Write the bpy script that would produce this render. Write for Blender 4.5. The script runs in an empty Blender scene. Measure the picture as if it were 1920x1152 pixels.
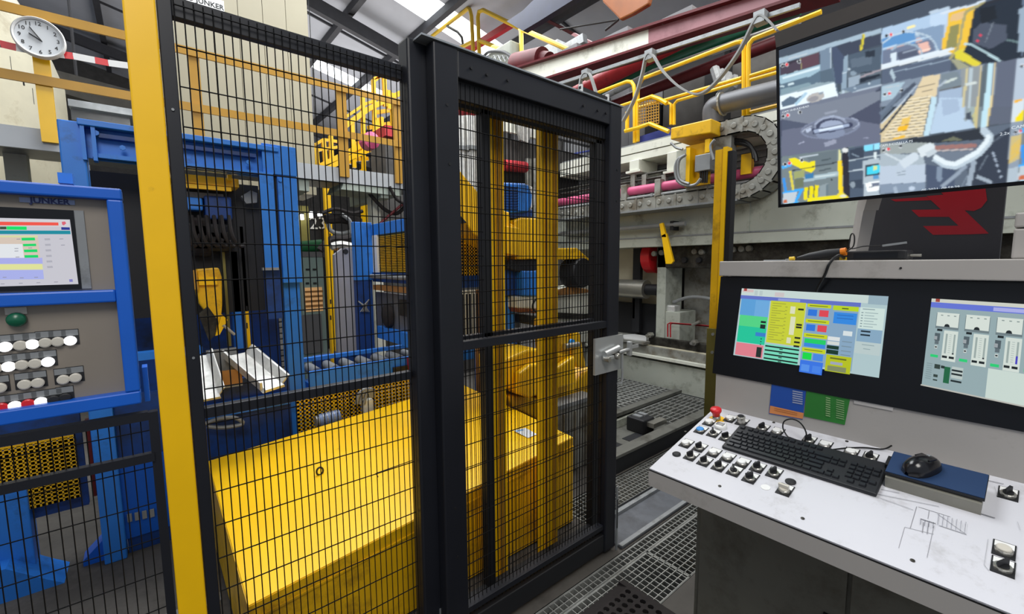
import bpy, bmesh, math, random
from mathutils import Vector as V, Matrix
random.seed(7)
D = bpy.data
S = bpy.context.scene
COL = S.collection
# ---------------------------------------------------------------- camera
# rows: world X, Y, Z expressed in camera (right, down, forward)
RC = ((0.76842168, -0.07081739, 0.63601338), (-0.63988642, -0.07171382, 0.765116), (-0.00857257, -0.99490805, -0.10042154))
EYE = V((0, 0, 1.55)); FPX = 820.0
cd = D.cameras.new('camera'); cam = D.objects.new('camera', cd); COL.objects.link(cam)
cd.sensor_width = 36; cd.sensor_fit = 'HORIZONTAL'; cd.lens = FPX / 1920 * 36; cd.clip_start = 0.05; cd.clip_end = 200
cam.matrix_world = Matrix(((RC[0][0], -RC[0][1], -RC[0][2], EYE.x), (RC[1][0], -RC[1][1], -RC[1][2], EYE.y), (RC[2][0], -RC[2][1], -RC[2][2], EYE.z), (0, 0, 0, 1)))
S.camera = cam
# ---------------------------------------------------------------- world, light, exposure
w = D.worlds.new('hall_daylight'); S.world = w; w.use_nodes = True
w.node_tree.nodes['Background'].inputs[0].default_value = (0.80, 0.88, 1.0, 1)
w.node_tree.nodes['Background'].inputs[1].default_value = 0.42
def area(name, loc, size, sy, power, col=(1, 1, 1), rot=(0, 0, 0)):
    l = D.lights.new(name, 'AREA'); l.shape = 'RECTANGLE'; l.size = size; l.size_y = sy; l.energy = power; l.color = col
    o = D.objects.new(name, l); COL.objects.link(o); o.location = loc; o.rotation_euler = rot; return o
area('rooflight_daylight', (2.2, 4.0, 6.6), 5.0, 3.0, 480, (0.95, 0.98, 1.0))
area('rooflight_daylight', (6.5, 8.5, 6.3), 4.0, 6.0, 520, (0.95, 0.98, 1.0))
area('rooflight_daylight', (0.0, 9.5, 6.8), 4.0, 5.0, 170, (0.95, 0.98, 1.0))
area('hall_lamp_light', (-0.6, -1.6, 4.6), 1.6, 2.0, 125, (1.0, 0.97, 0.92), (math.radians(35), 0, math.radians(-25)))
area('roof_fill_light', (4.5, 13.5, 2.6), 6.0, 6.0, 420, (1.0, 0.98, 0.95), (math.pi, 0, 0))  # unseen fill added to brighten the roof underside, no real lamp
area('hall_lamp_light', (6.0, 1.0, 6.0), 3.0, 4.0, 230, (1.0, 0.98, 0.93))
S.view_settings.view_transform = 'Standard'; S.view_settings.look = 'None'; S.view_settings.gamma = 1
S.view_settings.use_curve_mapping = False
S.view_settings.exposure = 0.0
S.cycles.max_bounces = 6; S.cycles.diffuse_bounces = 3; S.cycles.glossy_bounces = 3
S.cycles.use_denoising = True
# ---------------------------------------------------------------- geometry helpers
def _d(px, py):
    a = ((px - 960) / FPX, (py - 576) / FPX, 1)
    return V([sum(r[i] * a[i] for i in range(3)) for r in RC])
def P(px, py, ax, val):            # photo pixel -> world point on the plane X, Y or Z = val
    d = _d(px, py); i = 'XYZ'.index(ax); return EYE + d * ((val - EYE[i]) / d[i])
def PN(px, py, p0, n):             # photo pixel -> world point on any plane
    d = _d(px, py); return EYE + d * ((V(p0) - EYE).dot(V(n)) / d.dot(V(n)))
class MB:
    def __init__(s): s.v = []; s.f = []
    def add(s, vs, fs):
        k = len(s.v); s.v += [V(v) for v in vs]; s.f += [tuple(k + i for i in f) for f in fs]; return s
    def box(s, a, b):
        x0, x1 = sorted((a[0], b[0])); y0, y1 = sorted((a[1], b[1])); z0, z1 = sorted((a[2], b[2]))
        return s.add([(x0, y0, z0), (x1, y0, z0), (x1, y1, z0), (x0, y1, z0), (x0, y0, z1), (x1, y0, z1), (x1, y1, z1), (x0, y1, z1)],
                     [(0, 3, 2, 1), (4, 5, 6, 7), (0, 1, 5, 4), (1, 2, 6, 5), (2, 3, 7, 6), (3, 0, 4, 7)])
    def by(s, x0, y0, x1, y1, Y, d):   # box whose face lies on the plane Y
        a = P(x0, y0, 'Y', Y); b = P(x1, y1, 'Y', Y); return s.box((a.x, Y, a.z), (b.x, Y + d, b.z))
    def bx(s, x0, y0, x1, y1, X, d):
        a = P(x0, y0, 'X', X); b = P(x1, y1, 'X', X); return s.box((X, a.y, a.z), (X + d, b.y, b.z))
    def beam(s, p, q, w, h, up=(0, 0, 1)):   # square bar between two points
        p, q = V(p), V(q); t = (q - p).normalized(); u = V(up)
        if abs(t.dot(u)) > .99: u = V((1, 0, 0))
        a = t.cross(u).normalized() * w / 2; b = a.cross(t).normalized() * h / 2
        return s.add([p - a - b, p + a - b, p + a + b, p - a + b, q - a - b, q + a - b, q + a + b, q - a + b],
                     [(0, 1, 2, 3), (7, 6, 5, 4), (1, 0, 4, 5), (2, 1, 5, 6), (3, 2, 6, 7), (0, 3, 7, 4)])
    def prism(s, pts, ext):
        n = len(pts); e = V(ext); pts = [V(p) for p in pts]
        return s.add(pts + [p + e for p in pts], [tuple(range(n))[::-1], tuple(range(n, 2 * n))] + [(i, (i + 1) % n, n + (i + 1) % n, n + i) for i in range(n)])
    def poly(s, pts): return s.add(pts, [tuple(range(len(pts)))])
    def cyl(s, p, q, r, n=12, r2=None):
        p, q = V(p), V(q); t = (q - p).normalized(); u = V((0, 0, 1)) if abs(t.z) < .9 else V((1, 0, 0))
        a = t.cross(u).normalized(); b = t.cross(a); r2 = r if r2 is None else r2
        c = [(math.cos(2 * math.pi * i / n), math.sin(2 * math.pi * i / n)) for i in range(n)]
        return s.add([p + (a * x + b * y) * r for x, y in c] + [q + (a * x + b * y) * r2 for x, y in c],
                     [tuple(range(n)), tuple(range(n, 2 * n))[::-1]] + [(i, n + i, n + (i + 1) % n, (i + 1) % n) for i in range(n)])
    def tube(s, pts, r, n=8, closed=False):
        pts = [V(p) for p in pts]; m = len(pts); vs = []; prev = None
        for i, p in enumerate(pts):
            a = pts[(i - 1) % m] if closed or i else p; b = pts[(i + 1) % m] if closed or i < m - 1 else p
            t = (b - a).normalized()
            if prev is None:
                u = V((0, 0, 1)) if abs(t.z) < .9 else V((1, 0, 0)); prev = t.cross(u).normalized()
            prev = (prev - t * prev.dot(t)).normalized(); c = t.cross(prev)
            rr = r[i] if isinstance(r, (list, tuple)) else r
            vs += [p + (prev * math.cos(2 * math.pi * k / n) + c * math.sin(2 * math.pi * k / n)) * rr for k in range(n)]
        fs = [(i * n + k, i * n + (k + 1) % n, ((i + 1) % m) * n + (k + 1) % n, ((i + 1) % m) * n + k) for i in range(m if closed else m - 1) for k in range(n)]
        if not closed: fs += [tuple(range(n))[::-1], tuple(range((m - 1) * n, m * n))]
        return s.add(vs, fs)
    def lathe(s, prof, o=(0, 0, 0), n=16, axis='Z'):
        o = V(o); vs = []
        for r, h in prof:
            for k in range(n):
                c, t = math.cos(2 * math.pi * k / n) * r, math.sin(2 * math.pi * k / n) * r
                vs.append(o + (V((c, t, h)) if axis == 'Z' else V((h, c, t)) if axis == 'X' else V((t, h, c))))
        m = len(prof)
        fs = [(i * n + k, i * n + (k + 1) % n, (i + 1) * n + (k + 1) % n, (i + 1) * n + k) for i in range(m - 1) for k in range(n)]
        return s.add(vs, fs + [tuple(range(n))[::-1], tuple(range((m - 1) * n, m * n))])
    def mesh(s, name, mat=None, org=(0, 0, 0), smooth=False):
        me = D.meshes.new(name); o = V(org); me.from_pydata([v - o for v in s.v], [], s.f); me.validate()
        bm = bmesh.new(); bm.from_mesh(me); bmesh.ops.recalc_face_normals(bm, faces=bm.faces); bm.to_mesh(me); bm.free()
        if mat: me.materials.append(mat)
        if smooth: me.polygons.foreach_set('use_smooth', [True] * len(me.polygons))
        return me
    def build(s, name, mat, parent=None, smooth=False, bevel=0, stuff=False, label=None):
        org = ORG.get(parent, V((0, 0, 0))) if parent else s.base()
        o = D.objects.new(name, s.mesh(name, mat, org, smooth)); COL.objects.link(o)
        if parent: o.parent = parent
        else: o.location = org
        ORG[o] = org
        if bevel:
            b = o.modifiers.new('bevel', 'BEVEL'); b.width = bevel; b.segments = 2; b.limit_method = 'ANGLE'
        if smooth:
            e = o.modifiers.new('edge', 'EDGE_SPLIT'); e.split_angle = math.radians(40)
        if stuff: o['kind'] = 'stuff'
        if label: o['label'] = label
        return o
    def base(s):
        xs = [v.x for v in s.v]; ys = [v.y for v in s.v]; zs = [v.z for v in s.v]
        return V(((min(xs) + max(xs)) / 2, (min(ys) + max(ys)) / 2, min(zs)))
ORG = {}
def tag(o, label, cat, group=None):
    o['label'] = label; o['category'] = cat
    if group: o['group'] = group
    return o
def thing(name, label, cat, loc=(0, 0, 0), group=None):
    o = D.objects.new(name, None); COL.objects.link(o); o.location = loc; o.empty_display_size = .1; ORG[o] = V(loc)
    return tag(o, label, cat, group)
def local(name, label, cat, M, group=None):      # thing whose parts are modelled in its own frame
    o = thing(name, label, cat, (0, 0, 0), group); o.matrix_world = M; ORG[o] = V((0, 0, 0)); return o
def struct(o): o['kind'] = 'structure'; return o
def inst(name, me, parent, loc, rz=0):
    o = D.objects.new(name, me); COL.objects.link(o); o.parent = parent; o.location = V(loc) - ORG.get(parent, V((0, 0, 0))); o.rotation_euler = (0, 0, rz); ORG[o] = V((0, 0, 0)); return o
def arc(c, r, a0, a1, n, ax='Y'):
    r2 = []
    for i in range(n + 1):
        a = a0 + (a1 - a0) * i / n; x, z = math.cos(a) * r, math.sin(a) * r
        r2.append(V(c) + (V((x, 0, z)) if ax == 'Y' else V((0, x, z)) if ax == 'X' else V((x, z, 0))))
    return r2
def smoothline(pts, n=6):          # Catmull-Rom through points
    pts = [V(p) for p in pts]; q = [pts[0]] + pts + [pts[-1]]; out = []
    for i in range(1, len(q) - 2):
        for k in range(n):
            t = k / n; a, b, c, d = q[i - 1], q[i], q[i + 1], q[i + 2]
            out.append(.5 * ((2 * b) + (c - a) * t + (2 * a - 5 * b + 4 * c - d) * t * t + (3 * b - a - 3 * c + d) * t ** 3))
    return out + [pts[-1]]
# ---------------------------------------------------------------- materials
def lin(h):
    if isinstance(h, str):
        h = [int(h[i:i + 2], 16) / 255 for i in (0, 2, 4)]
    return tuple(c / 12.92 if c <= .04045 else ((c + .055) / 1.055) ** 2.4 for c in h)
def mat(name, col, rough=.5, metal=0, var=.12, scale=6, bump=0, dirt=None, damt=.0, dscale=3, spec=.5, emit=0):
    m = D.materials.new(name); m.use_nodes = True; n = m.node_tree.nodes; L = m.node_tree.links; b = n['Principled BSDF']
    c = lin(col); b.inputs['Roughness'].default_value = rough; b.inputs['Metallic'].default_value = metal; b.inputs['Specular IOR Level'].default_value = spec
    tc = n.new('ShaderNodeTexCoord'); nz = n.new('ShaderNodeTexNoise'); nz.inputs['Scale'].default_value = scale; nz.inputs['Detail'].default_value = 5
    L.new(tc.outputs['Object'], nz.inputs['Vector'])
    r = n.new('ShaderNodeValToRGB'); r.color_ramp.elements[0].position = .3; r.color_ramp.elements[1].position = .7
    r.color_ramp.elements[0].color = tuple(x * (1 - var) for x in c) + (1,); r.color_ramp.elements[1].color = tuple(min(1, x * (1 + var)) for x in c) + (1,)
    L.new(nz.outputs['Fac'], r.inputs['Fac']); out = r.outputs['Color']
    if dirt:
        n2 = n.new('ShaderNodeTexNoise'); n2.inputs['Scale'].default_value = dscale; n2.inputs['Detail'].default_value = 8; n2.inputs['Roughness'].default_value = .7
        L.new(tc.outputs['Object'], n2.inputs['Vector'])
        r2 = n.new('ShaderNodeValToRGB'); r2.color_ramp.elements[0].position = 1 - damt - .42; r2.color_ramp.elements[1].position = 1 - damt - .22
        r2.color_ramp.elements[0].color = (0, 0, 0, 1); r2.color_ramp.elements[1].color = (.85, .85, .85, 1)
        L.new(n2.outputs['Fac'], r2.inputs['Fac'])
        mx = n.new('ShaderNodeMix'); mx.data_type = 'RGBA'; L.new(r2.outputs['Color'], mx.inputs['Factor']); L.new(out, mx.inputs['A']); mx.inputs['B'].default_value = lin(dirt) + (1,)
        out = mx.outputs['Result']
    L.new(out, b.inputs['Base Color'])
    if bump:
        bp = n.new('ShaderNodeBump'); bp.inputs['Strength'].default_value = bump; bp.inputs['Distance'].default_value = .01
        L.new(nz.outputs['Fac'], bp.inputs['Height']); L.new(bp.outputs['Normal'], b.inputs['Normal'])
    if emit:
        b.inputs['Emission Color'].default_value = c + (1,); b.inputs['Emission Strength'].default_value = emit
    return m
def attr_mat(name, emit=0, rough=.5):
    m = D.materials.new(name); m.use_nodes = True; n = m.node_tree.nodes; L = m.node_tree.links; b = n['Principled BSDF']
    a = n.new('ShaderNodeVertexColor'); a.layer_name = 'Col'; b.inputs['Roughness'].default_value = rough
    if emit:
        b.inputs['Base Color'].default_value = (.01, .01, .012, 1); b.inputs['Specular IOR Level'].default_value = .2
        L.new(a.outputs['Color'], b.inputs['Emission Color']); b.inputs['Emission Strength'].default_value = emit
    else: L.new(a.outputs['Color'], b.inputs['Base Color'])
    return m
K = dict(
    yellow=mat('yellow_paint', 'f8c200', .38, var=.04, dirt='9a6a10', damt=-.06, dscale=9),
    yellow2=mat('yellow_paint_worn', 'e8b40c', .42, var=.08, dirt='7d5a18', damt=.07, dscale=5),
    yellowpale=mat('yellow_paint_pale', 'dcb428', .5, var=.08),
    orange=mat('orange_paint', '7e420c', .5), ochre=mat('ochre_paint', 'b98a2c', .45, var=.06),
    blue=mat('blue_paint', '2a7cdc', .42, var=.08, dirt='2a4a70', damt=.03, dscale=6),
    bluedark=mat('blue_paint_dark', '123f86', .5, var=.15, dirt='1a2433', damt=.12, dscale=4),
    bluedeep=mat('blue_console_paint', '0b5cc6', .4, var=.05),
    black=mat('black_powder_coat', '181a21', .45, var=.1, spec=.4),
    blackm=mat('black_matt', '141519', .6, var=.15),
    wire=mat('black_wire', '0b0b0d', .75, spec=.15),
    rubber=mat('rubber', '241f1f', .85, var=.2, scale=30, bump=.2),
    cream=mat('cream_sheet', '958e78', .55, var=.04, scale=2), creamw=mat('cream_white_paint', 'd2cbb2', .5, var=.05, dirt='8c7a55', damt=.04, dscale=1.5),
    press=mat('press_grey_green', 'b4b8ac', .5, var=.07, scale=3, dirt='5c5a4a', damt=.06, dscale=3.5),
    presswhite=mat('press_white', 'd9dacd', .5, var=.05, dirt='8c8a78', damt=.04, dscale=4),
    greymetal=mat('grey_metal', '8d9092', .45, .3, var=.12, dirt='4a4a46', damt=.06, dscale=6),
    galv=mat('galvanised_steel', 'a6abae', .38, .6, var=.15, scale=14),
    zinc=mat('zinc_latch', 'b9bcbc', .35, .55, var=.1),
    steel=mat('brushed_steel', 'b4b2aa', .3, .8, var=.1, scale=3),
    darksteel=mat('dark_oily_steel', '4a4842', .45, .5, var=.3, dirt='201d18', damt=.2, dscale=8),
    castgrey=mat('cast_grey', '8f8f88', .55, .2, var=.2, scale=8, dirt='5a4a30', damt=.1, dscale=6),
    concrete=mat('concrete', '5a5651', .8, var=.2, scale=4, bump=.15, dirt='35322f', damt=.16, dscale=2),
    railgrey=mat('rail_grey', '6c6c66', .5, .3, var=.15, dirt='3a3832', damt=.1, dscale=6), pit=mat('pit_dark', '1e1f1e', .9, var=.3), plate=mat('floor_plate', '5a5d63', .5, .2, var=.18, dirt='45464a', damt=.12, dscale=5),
    grating=mat('grating_galvanised', '9b9c98', .45, .5, var=.25, scale=20),
    consolebody=mat('console_grey', 'aaa6a2', .5, var=.04, scale=3, dirt='7a766e', damt=.03), consolebox=mat('console_olive_grey', '66645a', .6, var=.08, dirt='4a4438', damt=.06, dscale=5),
    desk=mat('desk_white', 'd0d0d6', .38, var=.02, scale=3, dirt='a9a7a8', damt=.02, dscale=9),
    bezel=mat('bezel_black', '0a0c12', .3, var=.05, spec=.4), keys=mat('key_black', '15171c', .5, var=.05),
    white=mat('white_plastic', 'e8e8e6', .35, var=.03), offwhite=mat('off_white_button', 'c9c4b8', .4, var=.03), whitelit=mat('lit_white_button', 'ffffff', .4, var=0, emit=.9),
    red=mat('red_plastic', 'd8202a', .35, var=.05), redpaint=mat('red_paint', 'b0222c', .45, var=.1, dirt='5a1a1c', damt=.05), pink=mat('pink_paint', 'c4527a', .45, var=.08),
    maroon=mat('maroon_paint', '54161c', .5, var=.2, spec=.25), green=mat('green_paint', '1c6a3a', .5), greendk=mat('green_lens', '0f5a40', .3), bluebtn=mat('blue_button', '1e8ad8', .35),
    stainless=mat('panel_taupe', '8e857a', .45, .25, var=.06, scale=3), roof=mat('roof_sheet', 'b4b6be', .7, var=.06, scale=2), roofdk=mat('roof_beam', '3d3d42', .7),
    wallg=mat('wall_panel', '6e6e70', .75, var=.1, scale=1.5), walld=mat('wall_dark', '4a4846', .8, var=.2), sky=mat('rooflight_glass', 'f4fbff', .4, var=0, emit=3.2),
    tan=mat('tan_board', 'a8763e', .7, var=.15), castwhite=mat('aluminium_white', 'd6d6d2', .4, .35, var=.15, scale=20, bump=.4),
    orangeplug=mat('orange_plastic', 'e07a10', .4), cable=mat('black_cable', '0c0c0e', .45), greycable=mat('grey_cable', '8a8c8c', .6), cardorange=mat('card_orange', 'd98c52', .6),
    padblue=mat('mouse_pad_blue', '17355c', .6, var=.05), mousebk=mat('mouse_black', '141418', .2), lamp=mat('lamp_glow', 'ffffff', .4, var=0, emit=6), sticker=mat('paper_white', 'dfe3e6', .5, var=.03),
    olive=mat('olive_plate', '7d7536', .5, var=.15), purple=mat('blue_violet_paint', '3c4a9c', .5), greenpanel=mat('grey_green_cabinet', '8aa09a', .5, var=.05), amber=mat('amber_panel', 'd9a870', .5, var=.05, emit=.35))
PRINT = attr_mat('flat_print', 0, .5); SCREEN = attr_mat('screen_light', .85, .3)
class Canvas:      # flat print / screen image: coloured polygons lying on one plane
    def __init__(s, p0, n): s.p0 = V(p0); s.n = V(n).normalized(); s.v = []; s.f = []; s.c = []; s.k = 0
    def pts(s, pts, col):
        s.k += 1; o = s.n * (.00012 * s.k); k = len(s.v); s.v += [V(p) + o for p in pts]; s.f.append(tuple(range(k, k + len(pts)))); s.c.append(lin(col))
    def px(s, pts, col): s.pts([PN(x, y, s.p0, s.n) for x, y in pts], col)
    def line(s, a, b, wpx, col):
        dx, dy = b[0] - a[0], b[1] - a[1]; l = math.hypot(dx, dy) or 1; ox, oy = -dy / l * wpx / 2, dx / l * wpx / 2
        s.px([(a[0] + ox, a[1] + oy), (b[0] + ox, b[1] + oy), (b[0] - ox, b[1] - oy), (a[0] - ox, a[1] - oy)], col)
    def build(s, name, m, parent=None, label=None):
        org = ORG.get(parent, V((0, 0, 0))); me = D.meshes.new(name); me.from_pydata([v - org for v in s.v], [], s.f)
        at = me.color_attributes.new('Col', 'FLOAT_COLOR', 'CORNER'); i = 0
        for f, c in zip(s.f, s.c):
            for _ in f: at.data[i].color = c + (1,); i += 1
        for p in me.polygons:
            pass
        me.materials.append(m); o = D.objects.new(name, me); COL.objects.link(o); ORG[o] = org
        if parent: o.parent = parent
        if label: o['label'] = label
        return o
class Sub:         # unit-square drawing area inside four photo corners (tl, tr, br, bl) of a canvas
    def __init__(s, cv, q): s.cv = cv; s.q = [PN(x, y, cv.p0, cv.n) for x, y in q]
    def at(s, u, v): a, b, c, d = s.q; return (a * (1 - u) + b * u) * (1 - v) + (d * (1 - u) + c * u) * v
    def rect(s, u0, v0, u1, v1, col): s.cv.pts([s.at(u0, v0), s.at(u0, v1), s.at(u1, v1), s.at(u1, v0)], col)
    def poly(s, uv, col): s.cv.pts([s.at(u, v) for u, v in uv], col)
def text_mesh(txt, size, ext=.001, bold=0):
    cu = D.curves.new('t', 'FONT'); cu.body = txt; cu.size = size; cu.extrude = ext; cu.align_x = 'CENTER'; cu.align_y = 'CENTER'; cu.offset = bold; cu.resolution_u = 2
    o = D.objects.new('t', cu); COL.objects.link(o); dg = bpy.context.evaluated_depsgraph_get(); me = D.meshes.new_from_object(o.evaluated_get(dg)); D.objects.remove(o); D.curves.remove(cu); return me
def put_text(name, txt, size, mt, parent, pos, right, up, ext=.001, bold=0):
    me = text_mesh(txt, size, ext, bold); r = V(right).normalized(); u = V(up).normalized(); n = r.cross(u)
    M = Matrix(((r.x, u.x, n.x), (r.y, u.y, n.y), (r.z, u.z, n.z))); po = V(pos) - ORG[parent]
    for v in me.vertices: v.co = M @ v.co + po
    me.materials.clear(); me.materials.append(mt); o = D.objects.new(name, me); COL.objects.link(o); o.parent = parent; ORG[o] = ORG[parent]; return o
# ================================================================ SETTING
m = MB(); Z = 0.0
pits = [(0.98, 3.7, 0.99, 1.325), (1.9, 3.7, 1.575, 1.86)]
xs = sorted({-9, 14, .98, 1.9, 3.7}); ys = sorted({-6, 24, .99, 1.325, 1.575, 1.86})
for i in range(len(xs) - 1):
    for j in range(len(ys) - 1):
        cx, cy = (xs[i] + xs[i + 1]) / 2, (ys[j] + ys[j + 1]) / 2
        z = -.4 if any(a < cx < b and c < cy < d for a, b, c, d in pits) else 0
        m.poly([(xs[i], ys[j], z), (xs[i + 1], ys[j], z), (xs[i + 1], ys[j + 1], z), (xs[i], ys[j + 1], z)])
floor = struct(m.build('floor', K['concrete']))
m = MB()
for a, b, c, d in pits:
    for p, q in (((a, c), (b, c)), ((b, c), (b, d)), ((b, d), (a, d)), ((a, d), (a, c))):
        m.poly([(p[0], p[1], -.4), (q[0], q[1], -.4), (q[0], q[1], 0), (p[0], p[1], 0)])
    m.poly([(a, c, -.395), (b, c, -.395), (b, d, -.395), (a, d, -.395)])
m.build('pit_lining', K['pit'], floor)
# painted joint lines of the old floor at the left
for i, (x0, y0, x1, y1) in enumerate([(-.35, 2.32, .16, 2.38), (-1.2, 2.02, .16, 2.05)]):
    MB().box((x0, y0, 0), (x1, y1, .006)).build('floor_rail', K['greymetal'], floor)
TS = math.tan(math.radians(12.7))
def roofz(x): return 8.0 - TS * (x - 4)
m = MB()
SK = [(9.35, 10.25, 3.2, 9.2), (14.75, 15.45, 3.6, 8.2)]
yb = [-2, 9.35, 10.25, 14.75, 15.45, 24]
xb = [-8, 3.2, 3.6, 8.2, 9.2, 13.6]
for i in range(5):
    for j in range(5):
        cx, cy = (xb[i] + xb[i + 1]) / 2, (yb[j] + yb[j + 1]) / 2
        if not any(a < cy < b and c < cx < d for a, b, c, d in SK):
            m.prism([(xb[i], yb[j], roofz(xb[i])), (xb[i + 1], yb[j], roofz(xb[i + 1])), (xb[i + 1], yb[j + 1], roofz(xb[i + 1])), (xb[i], yb[j + 1], roofz(xb[i]))], (0, 0, .08))
ceil = struct(m.build('ceiling', K['roof']))
for i, (a, b, c, d) in enumerate(SK):
    g = struct(MB().prism([(c, a, roofz(c)), (d, a, roofz(d)), (d, b, roofz(d)), (c, b, roofz(c))], (0, 0, .05)).build('window_%d' % (i + 1), K['sky']))
    for k in range(3):
        x = c + (d - c) * (k + .5) / 3; MB().box((x - .02, a, roofz(x) - .03), (x + .02, b, roofz(x) + .02)).build('glazing_bar', K['roofdk'], g)
for k, x in enumerate((-.55, 1.4, 3.0, 4.35, 5.85, 7.6)):       # purlins
    MB().box((x - .07, 2, roofz(x) - .2), (x + .07, 23, roofz(x) - .02)).build('purlin', K['roofdk'], ceil)
for y in (7.5, 12.6, 17.5, 21):                            # seams and rafters of the roof sheets
    MB().beam((-7, y, roofz(-7) - .03), (13, y, roofz(13) - .03), .05, .05).build('roof_seam', K['roofdk'], ceil)
for y in (11.4, 20.0):
    MB().beam((-7, y, roofz(-7) - .45), (13, y, roofz(13) - .45), .16, .3).build('rafter', K['roofdk'], ceil)
struct(MB().box((-9, 23.5, 0), (14, 23.7, 9.6)).build('wall_back', K['walld']))
wr = struct(MB().box((10.5, -4, 0), (10.7, 23.5, 7.2)).build('wall_right', K['wallg']))
for k in range(9):
    MB().box((10.42, -3 + k * 2.6, 0), (10.5, -2.88 + k * 2.6, 7.0)).build('wall_rib', K['walld'], wr)
# ---------------------------------------------------------------- floor gratings and plates
def grating(label, x0, x1, y0, y1, px, py, z=0., t=.004, h=.03, rim=True):
    m = MB(); n = int((x1 - x0) / px); k = int((y1 - y0) / py)
    for i in range(n + 1): m.box((x0 + i * px - t / 2, y0, z - h), (x0 + i * px + t / 2, y1, z - .002))
    for j in range(k + 1): m.box((x0, y0 + j * py - t / 2, z - h), (x1, y0 + j * py + t / 2, z))
    if rim: m.box((x0, y0, z - h), (x1, y0 + .006, z)).box((x0, y1 - .006, z - h), (x1, y1, z)).box((x0, y0, z - h), (x0 + .006, y1, z)).box((x1 - .006, y0, z - h), (x1, y1, z))
    return tag(m.build('floor_grating', K['grating']), label, 'grating', 'galvanised floor gratings')
grating('galvanised floor grating in front of the sliding gate, beside the desk', .985, 1.955, .995, 1.24, .034, .034)
grating('galvanised floor grating running back under the white desk corner', 1.96, 3.68, .995, 1.24, .034, .034)
grating('narrow galvanised grating strip along the foot of the sliding gate', .985, 3.68, 1.245, 1.32, .034, .034)
grating('galvanised floor grating between the metal floor plate and black trough', 1.91, 3.69, 1.58, 1.85, .034, .034)
fp = thing('floor_plate', 'worn grey metal floor plate with a folded edge beside the gate', 'floor plate', (2.6, 1.45, 0))
m = MB().box((1.87, 1.335, .0), (3.7, 1.565, .012)); m.build('sheet', K['plate'], fp, bevel=.004)
MB().box((1.87, 1.335, .012), (3.7, 1.36, .02)).build('folded_edge', K['greymetal'], fp)
MB().box((1.9, 1.535, .012), (3.7, 1.565, .03)).build('rib', K['greymetal'], fp); MB().box((1.87, 1.5655, 0), (3.7, 1.572, .04)).build('rib', K['blackm'], fp)
mt = thing('rubber_mat', 'black perforated rubber mat lying on the floor grating', 'mat', (1.3, .9, 0))
m = MB(); HX, HY = 24, 12; x0, y0 = .72, .70; pxx, pyy = .04, .04
import itertools
def holed(m, x0, y0, nx, ny, p, r, z, t):     # slab with round holes
    n = 8
    for i, j in itertools.product(range(nx), range(ny)):
        cx, cy = x0 + (i + .5) * p, y0 + (j + .5) * p; h = p / 2
        o = [(h, 0), (h, h), (0, h), (-h, h), (-h, 0), (-h, -h), (0, -h), (h, -h)]
        inn = [(math.cos(k * math.pi / 4) * r, math.sin(k * math.pi / 4) * r) for k in range(n)]
        vs = [(cx + a, cy + b, z + t) for a, b in o] + [(cx + a, cy + b, z + t) for a, b in inn] + [(cx + a, cy + b, z) for a, b in inn]
        m.add(vs, [(k, (k + 1) % n, n + (k + 1) % n, n + k) for k in range(n)] + [(n + k, n + (k + 1) % n, 2 * n + (k + 1) % n, 2 * n + k) for k in range(n)])
holed(m, x0, y0, HX - 1, HY - 1, .04, .014, .002, .016)
mm = m.build('perforated_sheet', K['rubber'], mt)
xr, yr = x0 + (HX - 1) * .04, y0 + (HY - 1) * .04
MB().prism([(x0, yr, .0), (x0, yr + .05, .0), (x0, yr, .018)], (xr - x0, 0, 0)).build('bevelled_edge', K['rubber'], mt)
MB().prism([(xr, y0, 0), (xr + .05, y0, 0), (xr, y0, .018)], (0, yr - y0 + .05, 0)).build('bevelled_edge', K['rubber'], mt)
# ================================================================ GUARD FENCES
def mesh_panel(x0, x1, z0, z1, Y, name, parent, px=.0205, pz=.1, r=.0017):
    m = MB(); n = round((x1 - x0) / px)
    for i in range(n + 1):
        x = x0 + (x1 - x0) * i / n; m.cyl((x, Y, z0), (x, Y, z1), r, 5)
    k = int((z1 - z0) / pz)
    for j in range(k + 1): m.cyl((x0, Y - .003, z0 + .02 + j * pz), (x1, Y - .003, z0 + .02 + j * pz), r * 1.15, 5)
    return m.build(name, K['wire'], parent, stuff=True)
FY = 1.45
f1 = thing('guard_fence', 'wire mesh guard fence panel with bright yellow post at the left', 'fence', (.4, FY, 0))
MB().box((0, FY, 0), (.064, FY + .06, 2.6)).build('post', K['yellow'], f1, bevel=.004)
MB().box((.066, FY + .006, .08), (.096, FY + .036, 2.36)).build('frame_rail', K['black'], f1, bevel=.002)
MB().box((.096, FY + .012, 2.185), (.726, FY + .04, 2.235)).build('frame_rail', K['black'], f1, bevel=.002)
MB().box((.096, FY + .006, 1.125), (.726, FY + .036, 1.155)).build('middle_rail', K['black'], f1, bevel=.002)
MB().box((.096, FY + .006, .08), (.726, FY + .036, .11)).build('frame_rail', K['black'], f1, bevel=.002)
mesh_panel(.1, .724, .09, 2.225, FY + .004, 'wire_mesh', f1)
for z in (.35, 1.3, 1.95): MB().lathe([(.0035, 0), (.0035, -.003)], (.081, FY + .006, z), 8, 'Y').build('bolt', K['greymetal'], f1)
MB().box((.062, FY - .004, 0), (.1, FY + .05, .1)).build('foot_bracket', K['galv'], f1)
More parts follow.
